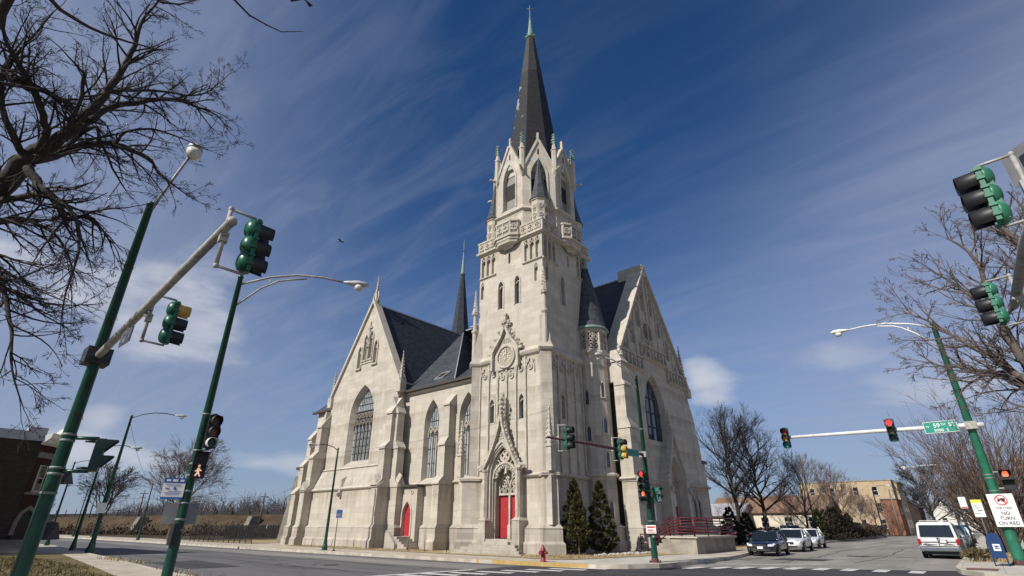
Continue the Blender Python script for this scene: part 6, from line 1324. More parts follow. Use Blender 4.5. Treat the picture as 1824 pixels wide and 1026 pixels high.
def limbed_tree(t, limbs, seed, m, dens, ln, up, minr=.005, bend=.5, depth=2, skip=('trunk',), rmax=.022, rs=.78):
    R = random.Random(seed); tk = B(); cr = B()
    for nm, P in limbs.items():
        pts = [Vector(p[:3]) for p in P]; rad = [p[3] * rs for p in P]; q = [pts[0]]; rr = [rad[0]]
        for i in range(len(pts) - 1):
            for s in (1, 2, 3):
                f = s / 3; a, c = pts[i], pts[i + 1]; t0 = (pts[i + 1] - pts[max(i - 1, 0)]) * .5; t1 = (pts[min(i + 2, len(pts) - 1)] - pts[i]) * .5
                h = (2 * f ** 3 - 3 * f ** 2 + 1) * a + (f ** 3 - 2 * f ** 2 + f) * t0 + (-2 * f ** 3 + 3 * f ** 2) * c + (f ** 3 - f ** 2) * t1
                j = rperp((c - a).normalized(), R) * rad[i] * .25; q.append(h + j); rr.append(rad[i] + (rad[i + 1] - rad[i]) * f)
        tk.tube(q, rr, 9 if rad[0] > .06 else 6, True)
        if nm in skip: continue
        for i in range(len(q) - 1):
            seg = (q[i + 1] - q[i]); L_ = seg.length; n = L_ * dens * (1.0 if rr[i] < .09 else .6); n = int(n) + (R.random() < n % 1)
            for _ in range(n):
                d = seg.normalized(); a = R.uniform(.45, 1.15); dirn = (d * cos(a) + rperp(d, R) * sin(a) + Vector((0, 0, up))).normalized()
                shoot(cr, q[i].lerp(q[i + 1], R.random()), dirn, ln * R.uniform(.4, 1.15) * min(1.0, .5 + rr[i] * 8), min(rmax, rr[i] * .5) + minr, depth, R, bend, up * .6, .5, 2.4, minr)
        e = q[-1]; shoot(cr, e, (q[-1] - q[-3]).normalized(), ln * .4, rr[-1], depth, R, bend, up, .5, 2.6, minr)
    tk.obj('trunk', m, t, False); cr.obj('crown', m, t, False)
LT = {
 'trunk': [(-14.48, 0.81, 1.71, 0.340), (-14.30, 0.23, 3.93, 0.300), (-14.00, -0.10, 5.78, 0.280), (-13.50, -0.21, 7.04, 0.260), (-13.00, -0.16, 7.83, 0.240), (-12.60, 0.01, 8.35, 0.210)],
 'A': [(-12.60, 0.01, 8.35, 0.200), (-12.20, 0.32, 8.82, 0.150), (-11.99, 0.47, 9.41, 0.120), (-11.78, 0.62, 9.93, 0.100), (-11.58, 0.69, 10.57, 0.080), (-11.38, 0.72, 11.21, 0.060), (-11.18, 0.66, 11.70, 0.040), (-10.98, 0.73, 12.14, 0.030), (-10.77, 0.82, 12.61, 0.020)],
 'B': [(-12.20, 0.32, 8.82, 0.130), (-12.39, 0.55, 9.44, 0.110), (-12.57, 0.80, 10.17, 0.095), (-12.74, 1.22, 10.79, 0.080), (-12.86, 1.92, 11.53, 0.060), (-12.97, 2.45, 11.73, 0.040), (-12.97, 2.93, 11.79, 0.025), (-12.97, 3.36, 11.50, 0.012)],
 'B2': [(-11.89, 0.57, 9.99, 0.060), (-12.17, 0.86, 10.53, 0.050), (-12.50, 1.61, 11.29, 0.040), (-12.80, 2.28, 11.88, 0.030), (-12.94, 2.62, 12.44, 0.020), (-13.07, 2.97, 13.45, 0.010)],
 'C': [(-12.40, 0.09, 8.23, 0.130), (-12.59, 0.43, 8.72, 0.100), (-12.78, 0.79, 9.27, 0.085), (-12.94, 1.20, 9.64, 0.075), (-13.10, 1.60, 9.77, 0.060), (-13.25, 1.99, 9.81, 0.045), (-13.22, 2.19, 9.55, 0.035), (-13.15, 2.57, 9.36, 0.025), (-13.15, 3.06, 9.21, 0.012)],
 'C2': [(-12.94, 1.20, 9.64, 0.050), (-12.74, 1.28, 9.94, 0.040), (-12.59, 1.68, 10.22, 0.032), (-12.60, 2.26, 10.35, 0.022), (-12.68, 2.85, 10.44, 0.012)],
 'D': [(-12.40, 0.08, 8.01, 0.120), (-12.20, 0.32, 7.65, 0.100), (-11.99, 0.57, 7.40, 0.085), (-11.88, 0.73, 7.15, 0.070), (-11.87, 0.87, 7.02, 0.060), (-11.95, 1.09, 7.23, 0.050), (-12.12, 1.42, 7.19, 0.030), (-12.18, 1.71, 6.88, 0.015)],
 'E': [(-12.60, 0.04, 8.23, 0.120), (-12.20, 0.11, 8.69, 0.090), (-12.00, -0.08, 9.01, 0.080), (-11.80, -0.34, 9.33, 0.075), (-11.59, -0.58, 9.50, 0.060), (-11.37, -0.80, 9.59, 0.050), (-11.16, -0.99, 9.75, 0.040), (-10.95, -1.06, 9.88, 0.030), (-10.74, -1.09, 10.06, 0.015)],
 'F': [(-11.44, -1.13, 8.74, 0.090), (-11.67, -0.81, 9.22, 0.080), (-11.89, -0.46, 9.48, 0.075), (-12.00, -0.16, 9.54, 0.070), (-12.20, 0.18, 9.62, 0.060), (-12.29, 0.39, 9.61, 0.050)],
 'G': [(-12.79, -0.40, 6.91, 0.100), (-12.20, 0.07, 6.18, 0.070), (-11.79, 0.47, 5.33, 0.050), (-11.48, 0.75, 4.62, 0.035), (-11.26, 0.94, 3.95, 0.020), (-11.14, 1.20, 3.44, 0.010)],
 'H': [(-12.50, -0.19, 6.18, 0.080), (-12.00, 0.32, 5.55, 0.050), (-11.68, 0.72, 5.27, 0.035), (-11.45, 1.03, 5.00, 0.020), (-11.33, 1.27, 4.88, 0.010)],
 'I': [(-12.20, 0.32, 8.82, 0.070), (-11.70, 0.33, 9.35, 0.050), (-11.30, 0.22, 9.74, 0.040), (-11.10, 0.13, 9.75, 0.030), (-11.00, -0.13, 9.83, 0.020)],
 'J': [(-12.49, 0.36, 8.58, 0.080), (-12.78, 0.71, 9.74, 0.050), (-12.97, 0.95, 9.60, 0.040), (-13.03, 1.33, 9.08, 0.030), (-13.09, 1.72, 8.70, 0.015)],
 'K': [(-13.50, -0.21, 7.04, 0.120), (-13.00, 0.18, 7.15, 0.080), (-12.59, 0.57, 7.04, 0.050), (-12.36, 0.96, 6.75, 0.030), (-12.23, 1.27, 6.21, 0.015)],
 'T1': [(-8.96, -0.83, 9.37, 0.045), (-8.98, -0.52, 9.14, 0.040), (-9.00, -0.17, 9.07, 0.035), (-9.20, 0.27, 9.30, 0.028), (-9.36, 0.90, 9.69, 0.012)],
 'T2': [(-8.60, 0.25, 9.97, 0.030), (-8.57, 0.66, 10.02, 0.028), (-8.56, 0.88, 10.20, 0.020), (-8.53, 1.08, 10.50, 0.010)],
 'T3': [(-7.53, 1.05, 10.14, 0.030), (-7.47, 1.40, 9.93, 0.026), (-7.51, 1.72, 9.86, 0.022), (-7.53, 2.03, 9.93, 0.018), (-7.46, 2.27, 9.93, 0.014), (-7.45, 2.63, 10.28, 0.008)],
 'T0': [(-13.50, -0.21, 7.04, 0.200), (-11.96, -0.97, 8.41, 0.160), (-10.44, -1.07, 9.10, 0.120), (-8.96, -0.83, 9.37, 0.060), (-8.20, -0.11, 10.91, 0.050), (-7.53, 1.05, 10.14, 0.030)],
}
t = wthing('bare_tree', 'large dark bare tree spreading its branches across the upper left corner', 'tree', (-14.6, .95, .15))
LT.update({
 'P': [(-13.3, -.2, 7.4, .10), (-12.3, .35, 7.5, .07), (-11.7, .9, 7.1, .05), (-11.4, 1.15, 6.3, .032), (-11.3, 1.2, 5.4, .018), (-11.25, 1.3, 4.8, .01)],
 'Q': [(-13.0, -.16, 7.8, .10), (-12.4, -.3, 7.0, .07), (-11.9, -.1, 6.3, .05), (-11.5, .1, 5.5, .03), (-11.4, .15, 4.6, .015)],
 'S': [(-12.6, .0, 8.3, .09), (-12.2, -.5, 8.7, .07), (-11.9, -.8, 9.4, .05), (-11.6, -.7, 10.2, .03), (-11.4, -.6, 10.9, .015)]})
LT['trunk'].insert(0, (-14.6, .95, .05, .42))
thin = {k: v for k, v in LT.items() if k[0] == 'T' and k != 'T0'}; main = {k: v for k, v in LT.items() if k not in thin}
limbed_tree(t, main, 11, 'bark', 6.5, 1.45, -.03, .0032, .5, 3, ('trunk', 'T0'))
limbed_tree(t, {k: thin[k] for k in ('T1',)}, 12, 'bark', .8, .5, -.05, .005, .5, 1, ())
for k in ('T2', 'T3'):
    b = B(); P = thin[k]; b.tube([p[:3] for p in P], [p[3] * .7 for p in P], 7)
    for p in P[1:-1]: b.ball(p[:3], p[3] * 1.0, 6, 4)
    b.obj('branch', 'bark', t, False)
RT = {
 'trunk': [(1.93, 16.89, 1.46, 0.320), (2.20, 16.86, 2.63, 0.280), (2.30, 16.84, 3.54, 0.240)],
 'a': [(2.30, 16.84, 3.54, 0.200), (1.90, 16.69, 4.24, 0.150), (1.69, 16.51, 5.08, 0.120), (1.55, 16.43, 5.92, 0.100), (1.55, 16.33, 6.77, 0.080), (1.58, 16.22, 7.57, 0.060), (1.42, 16.14, 8.15, 0.040), (1.17, 16.06, 8.46, 0.015)],
 'b': [(1.90, 16.69, 4.24, 0.120), (1.72, 16.91, 5.31, 0.100), (1.61, 17.12, 6.40, 0.080), (1.34, 17.35, 7.17, 0.060), (0.99, 17.47, 7.82, 0.040), (0.68, 17.59, 8.32, 0.015)],
 'c': [(1.90, 16.69, 4.24, 0.120), (1.49, 16.93, 5.01, 0.090), (1.06, 17.27, 5.67, 0.070), (0.67, 17.59, 6.29, 0.050), (0.23, 17.80, 6.95, 0.035), (-0.26, 18.00, 7.40, 0.012)],
 'd': [(2.30, 16.84, 3.54, 0.120), (1.65, 17.12, 4.54, 0.090), (1.21, 17.46, 5.07, 0.070), (0.66, 17.79, 5.49, 0.050), (0.12, 18.00, 5.71, 0.030), (-0.26, 18.10, 6.22, 0.010)],
 'e': [(1.65, 17.12, 4.54, 0.080), (1.42, 17.34, 5.11, 0.060), (1.04, 17.57, 5.22, 0.040), (0.51, 17.69, 4.97, 0.030), (0.25, 17.70, 4.64, 0.012)],
 'f': [(2.30, 16.84, 3.54, 0.160), (2.40, 15.82, 5.42, 0.120), (2.39, 15.31, 6.87, 0.090), (2.17, 15.04, 7.70, 0.060), (1.97, 14.87, 8.00, 0.030)],
 'g': [(2.30, 16.84, 3.54, 0.100), (1.83, 16.90, 3.97, 0.060), (1.38, 16.94, 4.22, 0.035), (1.10, 16.96, 4.40, 0.015)],
 'h': [(2.40, 15.82, 5.42, 0.100), (2.67, 15.27, 7.18, 0.070), (2.58, 14.98, 8.10, 0.040)],
}
t = wthing('bare_tree', 'broad bare tree reaching in from the right edge above the green pole', 'tree', (4.6, 16.4, .15))
RT['trunk'].insert(0, (RT['trunk'][0][0] + .1, RT['trunk'][0][1], .05, .4))
limbed_tree(t, RT, 21, 'bark2', 5.5, 1.6, .08, .0046, .36, 3, ('trunk',))
def proto_tree(name, label, loc, h, seed, m, trunk_h=.3, r0=.2, spread=.65, n_limb=7, depth=4, up=.25, lean=0.0, minr=.012, dens=2.6, group='bare trees along the side street', bend=.5):
    R = random.Random(seed); t = thing(name, label, 'tree', loc, 0, group); tk = B(); cr = B()
    th = h * trunk_h; top = Vector((lean * h * .6, 0, h * .78)); P = [Vector((0, 0, -.1))]; n = 7
    for k in range(1, n + 1): f = k / n; P.append(Vector((top.x * f ** 1.3 + R.uniform(-.02, .02) * h, R.uniform(-.02, .02) * h, top.z * f)))
    rad = [r0 * (1.25 if k == 0 else 1 - .82 * k / n) for k in range(n + 1)]; tk.tube(P, rad, 8)
    for q in range(n_limb):
        f = trunk_h + (1 - trunk_h) * (q + .3) / n_limb; i = min(int(f * n), n - 1); p = P[i].lerp(P[i + 1], f * n - i); a = q * 2.4 + R.uniform(-.4, .4); el = R.uniform(.35, .8) + .4 * f
        d = Vector((cos(a) * cos(el), sin(a) * cos(el), sin(el))); shoot(cr, p, d, h * spread * (1.0 - .5 * f) * R.uniform(.8, 1.15), r0 * .5 * (1.1 - .7 * f), depth, R, bend, up, .64, dens, minr)
    shoot(cr, P[-1], Vector((0, 0, 1)), h * .24, rad[-1], depth - 1, R, bend, up, .6, dens, minr)
    tk.obj('trunk', m, t, False); cr.obj('crown', m, t, False); return t
ta = proto_tree('bare_tree', 'tall dark bare tree nearest the church wall', (-21.6, 66.5, .15), 15.2, 31, 'bark', .25, .30, .50, 20, 3, .2, -.06, .008, 3.9, bend=.24)
tb_ = proto_tree('bare_tree', 'second tall dark bare tree right of the church, behind the navy car', (-20.6, 73.2, .15), 14.2, 32, 'bark', .27, .30, .50, 20, 3, .2, -.12, .008, 3.9, bend=.24)
tc_ = proto_tree('bare_tree', 'greyish many branched tree behind the second white car', (-16.6, 74, .15), 9.2, 33, 'bark2', .1, .16, .7, 16, 3, .3, .05, .008, 3.6, bend=.22)
td = proto_tree('bare_tree', 'thin reddish tree rising behind the last white car', (-15.0, 84, .15), 8.2, 34, 'bark3', .12, .13, .62, 14, 3, .3, .0, .008, 3.5, bend=.22)
for k, (lab, x, y, s, rz) in enumerate((('reddish bushy tree left of the tan brick building', -22, 88, .8, 1.0), ('reddish tree before the left windows of the tan building', -16.6, 99, .82, 2.0), ('reddish tree before the middle of the tan building', -15.6, 107, .75, 3.1), ('low reddish tree before the right windows of the tan building', -14.4, 112, .7, 4.0), ('reddish tree before the orange brick building', -13.4, 121, .65, 5.2), ('small reddish tree between the church and the tall dark trees', -26.5, 80, .8, .4))):
    dup(td, (x, y, .15), rz, lab, s)
te = proto_tree('bare_tree', 'dark spreading bare tree above the orange brick building', (-7.4, 128, .15), 11.5, 35, 'bark', .22, .28, .62, 14, 3, .16, 0, .016, 4.4, bend=.28)
for lab, x, y, s, rz in (('hazy bare tree at the far end of the side street', -4.5, 190, 1.0, 1.0), ('bare tree standing over the far parked cars', 1.2, 120, .75, 2.2), ('bare tree beside the pale houses far down the street', -14, 175, .8, 3)): dup(te, (x, y, .15), rz, lab, s)
# many-stemmed tree by the white van
def fan_tree(name, label, loc, h, seed, m, stems, depth, minr):
    R = random.Random(seed); t = thing(name, label, 'tree', loc, 0); tk = B(); cr = B()
    for k in range(stems):
        a = k * 2.4 + R.uniform(-.3, .3); sp = R.uniform(.12, .62); d = Vector((cos(a) * sp, sin(a) * sp, 1)).normalized(); p0 = Vector((cos(a) * .25, sin(a) * .25, -.1)); ln = h * R.uniform(.75, 1.05)
        shoot(cr if k > 8 else tk, p0, d, ln, R.uniform(.045, .085), depth, R, .22, .10, .5, 5.2, minr, .15)
    tk.obj('stem', m, t, False); cr.obj('crown', m, t, False); return t
fan_tree('many_stemmed_tree', 'fan shaped many stemmed bare tree behind the white van and the signs', (.55, 46.5, .15), 8.3, 41, 'bark3', 44, 2, .009)
# far left
tf = proto_tree('bare_tree', 'round crowned bare tree above the railway bank', (-107, 25.5, .15), 10.2, 51, 'bark', .28, .28, .62, 13, 3, .1, 0, .015, 4.4, 'bare trees beyond the railway bank')
proto_tree('bare_tree', 'bare tree leaning right behind the bus stop sign pole', (-72.5, 24.6, .15), 9.3, 52, 'bark2', .3, .22, .8, 13, 3, .06, .3, .012, 4.4, 'bare trees beyond the railway bank')
for lab, x, y, s, rz in (('small bare tree at the left foot of the church', -67, 47, .95, .6), ('small bare tree over the dark fence right of the leaning pole', -132, 82, .85, 1.9), ('faint bare tree behind the railway bank at the far left', -165, 27, .8, 3)): dup(tf, (x, y, .15), rz, lab, s)
# distant wood: too many to count
b = B(); R = random.Random(77)
for k in range(760):
    x = R.uniform(-340, -95); y = 42 + (x + 95) * -.16 + R.uniform(0, 75) + (50 if x > -150 else 0) * R.random(); h = R.uniform(7.0, 11.0); p = Vector((x, y, 1))
    h *= 1.25 if R.random() < .12 else R.uniform(.6, 1.0)
    for s in range(7):
        a = R.uniform(0, 2 * pi); sp = R.uniform(.2, 1.1); d = Vector((cos(a) * sp, sin(a) * sp, 1)).normalized(); shoot(b, p + Vector((0, 0, h * R.uniform(.15, .4))), d, h * R.uniform(.4, .65), .08, 1, R, .4, .1, .55, 3.4, .035)
o = b.obj('distant_wood', mat('hazy_grey_bark', (.075, .064, .072), .95, .2, .2), None, False); o['label'] = 'hazy mass of bare trees beyond the railway bank'; o['category'] = 'wood'; struct(o, 'stuff')
b = B(); R = random.Random(78)
for k in range(150):
    x = R.uniform(-12, 40); y = R.uniform(140, 330); x = x if x > 1 or y > 230 else x - 12; h = R.uniform(6, 12); p = Vector((x, y, .5))
    for s in range(7):
        a = R.uniform(0, 2 * pi); sp = R.uniform(.1, .6); shoot(b, p + Vector((0, 0, h * .2)), Vector((cos(a) * sp, sin(a) * sp, 1)).normalized(), h * R.uniform(.5, .8), .10, 1, R, .4, .1, .55, 3.4, .04)
o = b.obj('distant_wood', mat('hazy_brown_bark', (.14, .115, .105), .95, .2, .2), None, False); o['label'] = 'hazy bare trees closing the far end of the side street'; o['category'] = 'wood'; struct(o, 'stuff')
# ------------------------------------------------------------------ evergreens and hedges
def leafy(name, label, cat, loc, shape, cnt, seed, m, size, stem=None, m2=None, group=None, inner=True):
    """clumps of small leaf faces through the volume given by shape(f, R) -> (x, y, z, outward)"""
    R = random.Random(seed); t = thing(name, label, cat, loc, 0, group); b = B(); vs = []; fs = []; mi = []
    for k in range(cnt):
        p, o = shape(R); s = size * R.uniform(.6, 1.3); d = (o + Vector((R.gauss(0, .5), R.gauss(0, .5), R.gauss(0, .4) + .5))).normalized(); w = rperp(d, R); q = len(vs); tip = p + d * s * 1.6
        vs += [tuple(p - w * s * .4), tuple(p + w * s * .4), tuple(tip + w * s * .12), tuple(tip - w * s * .2)]; fs.append((q, q + 1, q + 2, q + 3)); mi.append(1 if m2 and R.random() < .35 else 0)
    b.v, b.f, b.sm, b.mi = vs, fs, [False] * len(fs), mi; b.obj('foliage', [m, m2 or m], t, False)
    if stem: s_ = B(); s_.tube([(0, 0, -.1), (0, 0, stem[0])], [stem[1], stem[1] * .5], 6); s_.obj('trunk', 'bark2', t, False)
    return t
def cone_shape(h, r, z0=.2, flop=.1):
    lobes = [(i * 2.399, .12 + .1 * sin(i * 7.1)) for i in range(40)]
    def f(R):
        i = R.randrange(40); a = lobes[i][0] + R.gauss(0, .25); fz = (i + R.uniform(-.9, .9)) / 40; fz = min(.995, max(0, fz)); fz = fz ** 1.15
        prof = (1 - fz) ** .72 * min(1, .45 + fz * 4.5); rr = r * prof * (.62 + lobes[i][1] * 1.6 * R.random() + .32 * sqrt(R.random())); o = Vector((cos(a), sin(a), .2))
        return Vector((rr * cos(a), rr * sin(a), z0 + h * fz + R.gauss(0, .04))), o
    return f
leafy('evergreen_shrub', 'tall dark conical evergreen left of the pair beside the round turret', 'shrub', (-18.75, 28.0, .17), cone_shape(3.85, .92, .2), 15000, 61, 'ever', .085, (2.0, .07), 'ever2')
leafy('evergreen_shrub', 'dark conical evergreen standing right in front of the turret', 'shrub', (-17.95, 29.6, .17), cone_shape(3.8, .95, .2), 15000, 62, 'ever', .085, (2.0, .07), 'ever2')
leafy('evergreen_shrub', 'smaller lighter evergreen on a thin bare stem in front of the dark pair', 'shrub', (-18.05, 27.25, .17), cone_shape(2.4, .66, .8), 7000, 63, 'ever2', .075, (1.5, .04), 'ever')
def box_shape(lx, ly, h, z0=.1):
    bumps = [(random.Random(i * 13 + 5).uniform(-.5, .5), random.Random(i * 7 + 1).uniform(-.5, .5), random.Random(i * 3 + 2).uniform(.55, 1.05)) for i in range(14)]
    def f(R):
        i = R.randrange(14); bx, by, bh = bumps[i]; a = R.uniform(0, 2 * pi); e = R.uniform(0, pi / 2); rr = (.75 + .25 * sqrt(R.random())); sx, sy = .34, .5; o = Vector((cos(a) * cos(e), sin(a) * cos(e), sin(e)))
        return Vector((lx * (bx + sx * .5 * o.x * rr), ly * (by + sy * .5 * o.y * rr), z0 + h * bh * max(.03, o.z * rr))), o
    return f
leafy('hedge', 'big dark brown hedge along the pavement beyond the parked cars', 'hedge', (-14.2, 80, .15), box_shape(3.2, 9, 3.4), 9000, 64, 'ever_dark', .16, None, 'hedge_brown')
leafy('hedge', 'long low dark hedge stretching under the tan brick building', 'hedge', (-14.5, 104, .15), box_shape(3, 34, 1.6), 8000, 65, 'hedge_brown', .2, None, 'ever_dark')
leafy('shrub', 'dark rounded evergreen at the end of the red railing', 'shrub', (-17.3, 50.2, .15), cone_shape(2.9, 1.0, .1), 3500, 66, 'ever_dark', .11)
leafy('shrub', 'second dark evergreen beside the red railing, lower one', 'shrub', (-17.0, 53.6, .15), cone_shape(2.5, 1.0, .1), 3500, 67, 'ever_dark', .11)
leafy('shrub', 'dark green conical shrub between the white cars and the hedge', 'shrub', (-14.9, 72.5, .15), cone_shape(3.2, .7, .1), 2500, 68, 'ever', .12)
leafy('hedge', 'low clipped hedge before the cream low building', 'hedge', (-21.5, 84, .15), box_shape(14, 2, 1.2), 5000, 69, 'ever_dark', .13)
leafy('shrub', 'tangle of dry brown weeds at the foot of the parking sign', 'shrub', (-.75, 36.2, .15), box_shape(1.1, 1.9, .38), 700, 70, 'grass2', .09, None, 'hedge_brown')
leafy('shrub', 'dark shrub in deep shade at the right edge behind the mailbox', 'shrub', (4.2, 44, .15), box_shape(2.2, 3.5, 1.9), 3500, 71, 'ever_dark', .12)
# ================================================================== VEHICLES (local +X is forward, base at z = 0)
def wheel(t, x, y, r, w, side):
    b = B(); rings = []
    for yy, rr in ((-w / 2, r * .72), (-w / 2, r * .93), (-w * .35, r), (w * .35, r), (w / 2, r * .93), (w / 2, r * .72)): rings.append([(x + rr * cos(2 * pi * i / 20), y + yy, r + rr * sin(2 * pi * i / 20)) for i in range(20)])
    b.loft(rings, True, True); o = b.obj('wheel', 'rubber', t)
    b = B(); yy = y + side * (w / 2 + .004); b.add([(x + r * .66 * cos(2 * pi * i / 20), yy, r + r * .66 * sin(2 * pi * i / 20)) for i in range(20)], [list(range(20))]); b.obj('rim', 'rim', o)
    b = B()
    for k in range(5): a = 2 * pi * k / 5 + .3; b.prism([(x + r * .52 * cos(a + q) * f, yy + side * .003, r + r * .52 * sin(a + q) * f) for q, f in ((-.3, 1), (.3, 1), (.2, .35), (-.2, .35))], (0, side * .002, 0))
    b.obj('rim_opening', 'black', o)
def car(label, x, y, rz, paint, L_=4.6, W_=1.78, H=1.45, kind='sedan', group=None, dx=1.0, front='navy'):
    t = thing('parked_car', label, 'car', (x, y, 0.0), rz, group); hl = L_ / 2; hw = W_ / 2; belt = .93 * H / 1.45; r = .32
    S = [(-hl, .62, .42, .80), (-hl + .12, .86, .34, .94), (-hl + .55, .97, .27, 1.0), (-hl + 1.0, 1, .25, 1.0), (-.4, 1, .24, .985), (hl - 1.5, 1, .24, .95), (hl - 1.05, .99, .24, .93), (hl - .5, .95, .25, .84), (hl - .14, .84, .30, .74), (hl, .62, .38, .62)]
    if kind == 'suv': S = [(a, w, z, min(zz, 1.0) * 1.0) for a, w, z, zz in S]; S[0] = (-hl, .9, .42, .98)
    rings = []
    for a, w, zb, zt in S:
        zt = belt * zt; ww = hw * w; rings.append([(a, -ww * .86, zb), (a, -ww, zb + .13), (a, -ww * 1.0, zb + (zt - zb) * .62), (a, -ww * .95, zt - .03), (a, -ww * .82, zt), (a, 0, zt + .02), (a, ww * .82, zt), (a, ww * .95, zt - .03), (a, ww, zb + (zt - zb) * .62), (a, ww, zb + .13), (a, ww * .86, zb)])
    b = B(); b.loft(rings, True, True); body = b.obj('body', paint, t)
    # cabin: glass volume plus painted roof and pillars
    if kind == 'sedan': cb = [(-hl + .75, -hl + 1.35), (hl - 1.3, hl - 2.1)]
    elif kind == 'suv': cb = [(-hl + .08, -hl + .35), (hl - 1.25, hl - 1.95)]
    (xb0, xt0), (xb1, xt1) = cb; zb = belt * .97; zt = H; wb, wt = hw * .94, hw * .74
    bot = [(xb0, -wb), (xb1, -wb * .97), (xb1 + .16, 0), (xb1, wb * .97), (xb0, wb), (xb0 - .08, 0)]; top = [(xt0, -wt), (xt1, -wt), (xt1 + .1, 0), (xt1, wt), (xt0, wt), (xt0 - .05, 0)]
    b = B(); b.loft([[(p, q, zb) for p, q in bot], [(p, q, zt - .05) for p, q in top]], True); b.obj('window_glass', 'car_glass', t)
    b = B(); b.loft([[(p * 1.0, q * 1.03, zt - .075) for p, q in top], [(p * .97, q * .95, zt - .01) for p, q in top], [(p * .8, q * .7, zt + .015) for p, q in top]], True, True)
    for s in (-1, 1):
        for (p0, q0), (p1, q1), w in ((bot[0], top[0], .2), (bot[1], top[1], .07), (((xb0 + xb1) / 2 - .1, -wb), ((xt0 + xt1) / 2 - .05, -wt), .07)): b.tube([(p0, s * abs(q0) * 1.0, zb - .02), (p1, s * abs(q1) * 1.0, zt - .05)], [w * .55, w * .45], 6)
    b.obj('roof', paint, t)
    for a in (-hl + .95, hl - .9):
        for s in (-1, 1):
            b = B(); b.add([(a + .40 * cos(pi * i / 12) , s * (hw + .004), r + .40 * sin(pi * i / 12)) for i in range(13)] , [list(range(13))]); b.obj('wheel_arch', 'black', t); wheel(t, a, s * (hw - .08), r, .2, s)
    for s in (-1, 1):
        b = B(); P = [(hl - .05, s * hw * .48, .56), (hl - .16, s * hw * .80, .56), (hl - .42, s * hw * .93, .66), (hl - .38, s * hw * .9, .76 * H / 1.45), (hl - .16, s * hw * .7, .735 * H / 1.45), (hl - .08, s * hw * .5, .69 * H / 1.45)]; b.prism(P, (.06, s * .015, .0)); b.obj('headlight', 'headlamp', t)
        b = B(); b.box(-hl - .02, -hl + .18, s * hw * .6 - .16, s * hw * .6 + .16, .68, .86); b.obj('tail_light', 'tail', t)
        b = B(); b.ball((hl - 1.45, s * (hw + .08), belt + .06), .10, 8, 5, .75); b.obj('wing_mirror', paint, t)
        b = B()
        for xx in ((xb0 + xb1) / 2 - .08, xb1 - .15, xb0 + .35): b.box(xx - .005, xx + .005, min(s * hw * .985, s * (hw + .006)), max(s * hw * .985, s * (hw + .006)), .36, belt * .93)
        b.box(-.6, -.42, min(s * hw, s * (hw + .02)), max(s * hw, s * (hw + .02)), .74, .77); b.obj('door_seam', 'bumper', t)
    b = B(); b.box(hl - .1, hl + .035, -hw * .42, hw * .42, .52, .66); b.obj('grille', 'bumper' if paint == 'car_navy' else 'chrome', t)
    b = B(); b.box(hl - .1, hl + .03, -hw * .62, hw * .62, .30, .42); b.obj('air_intake', 'bumper', t)
    b = B(); b.box(hl + .02, hl + .055, -.16, .16, .42, .55); b.obj('number_plate', 'sign_white', t)
    b = B(); b.ball((hl + .03, 0, .63), .05, 8, 4, .5); b.obj('badge', 'chrome', t)
    return t
S_ = -pi / 2
GC = 'cars parked on the church side of the street'
car('dark navy sedan parked first in the row facing the crossing', -11.25, 39.0, S_ + .07, 'car_navy', 4.6, 1.78, 1.40, 'sedan', GC)
car('white sedan parked second, just behind the navy sedan', -11.45, 46.2, S_ + .06, 'car_white', 4.85, 1.85, 1.50, 'sedan', GC)
car('white sedan parked third, farthest in the row of three', -11.95, 53.4, S_ + .06, 'car_white', 4.7, 1.8, 1.46, 'sedan', GC)
car('white car standing in the yard behind the navy sedan', -19.4, 78.5, radians(-60), 'car_white', 4.8, 1.9, 1.8, 'suv')
car('maroon car in shade beside the tall dark tree trunk', -23.8, 70.0, radians(-35), 'car_maroon', 4.7, 1.85, 1.75, 'suv')
GE = 'cars parked behind the white van'
car('pale grey car parked directly ahead of the white van', -2.35, 50.5, pi / 2, 'car_grey', 4.6, 1.8, 1.5, 'sedan', GE)
car('teal car parked two ahead of the white van', -2.3, 57.2, pi / 2, 'car_teal', 4.6, 1.85, 1.75, 'suv', GE)
car('white car parked three ahead of the white van', -2.3, 64, pi / 2, 'car_white', 4.6, 1.85, 1.6, 'sedan', GE)
car('dark car parked farthest along beyond the white van', -2.3, 72, pi / 2, 'car_navy', 4.7, 1.85, 1.75, 'suv', GE)
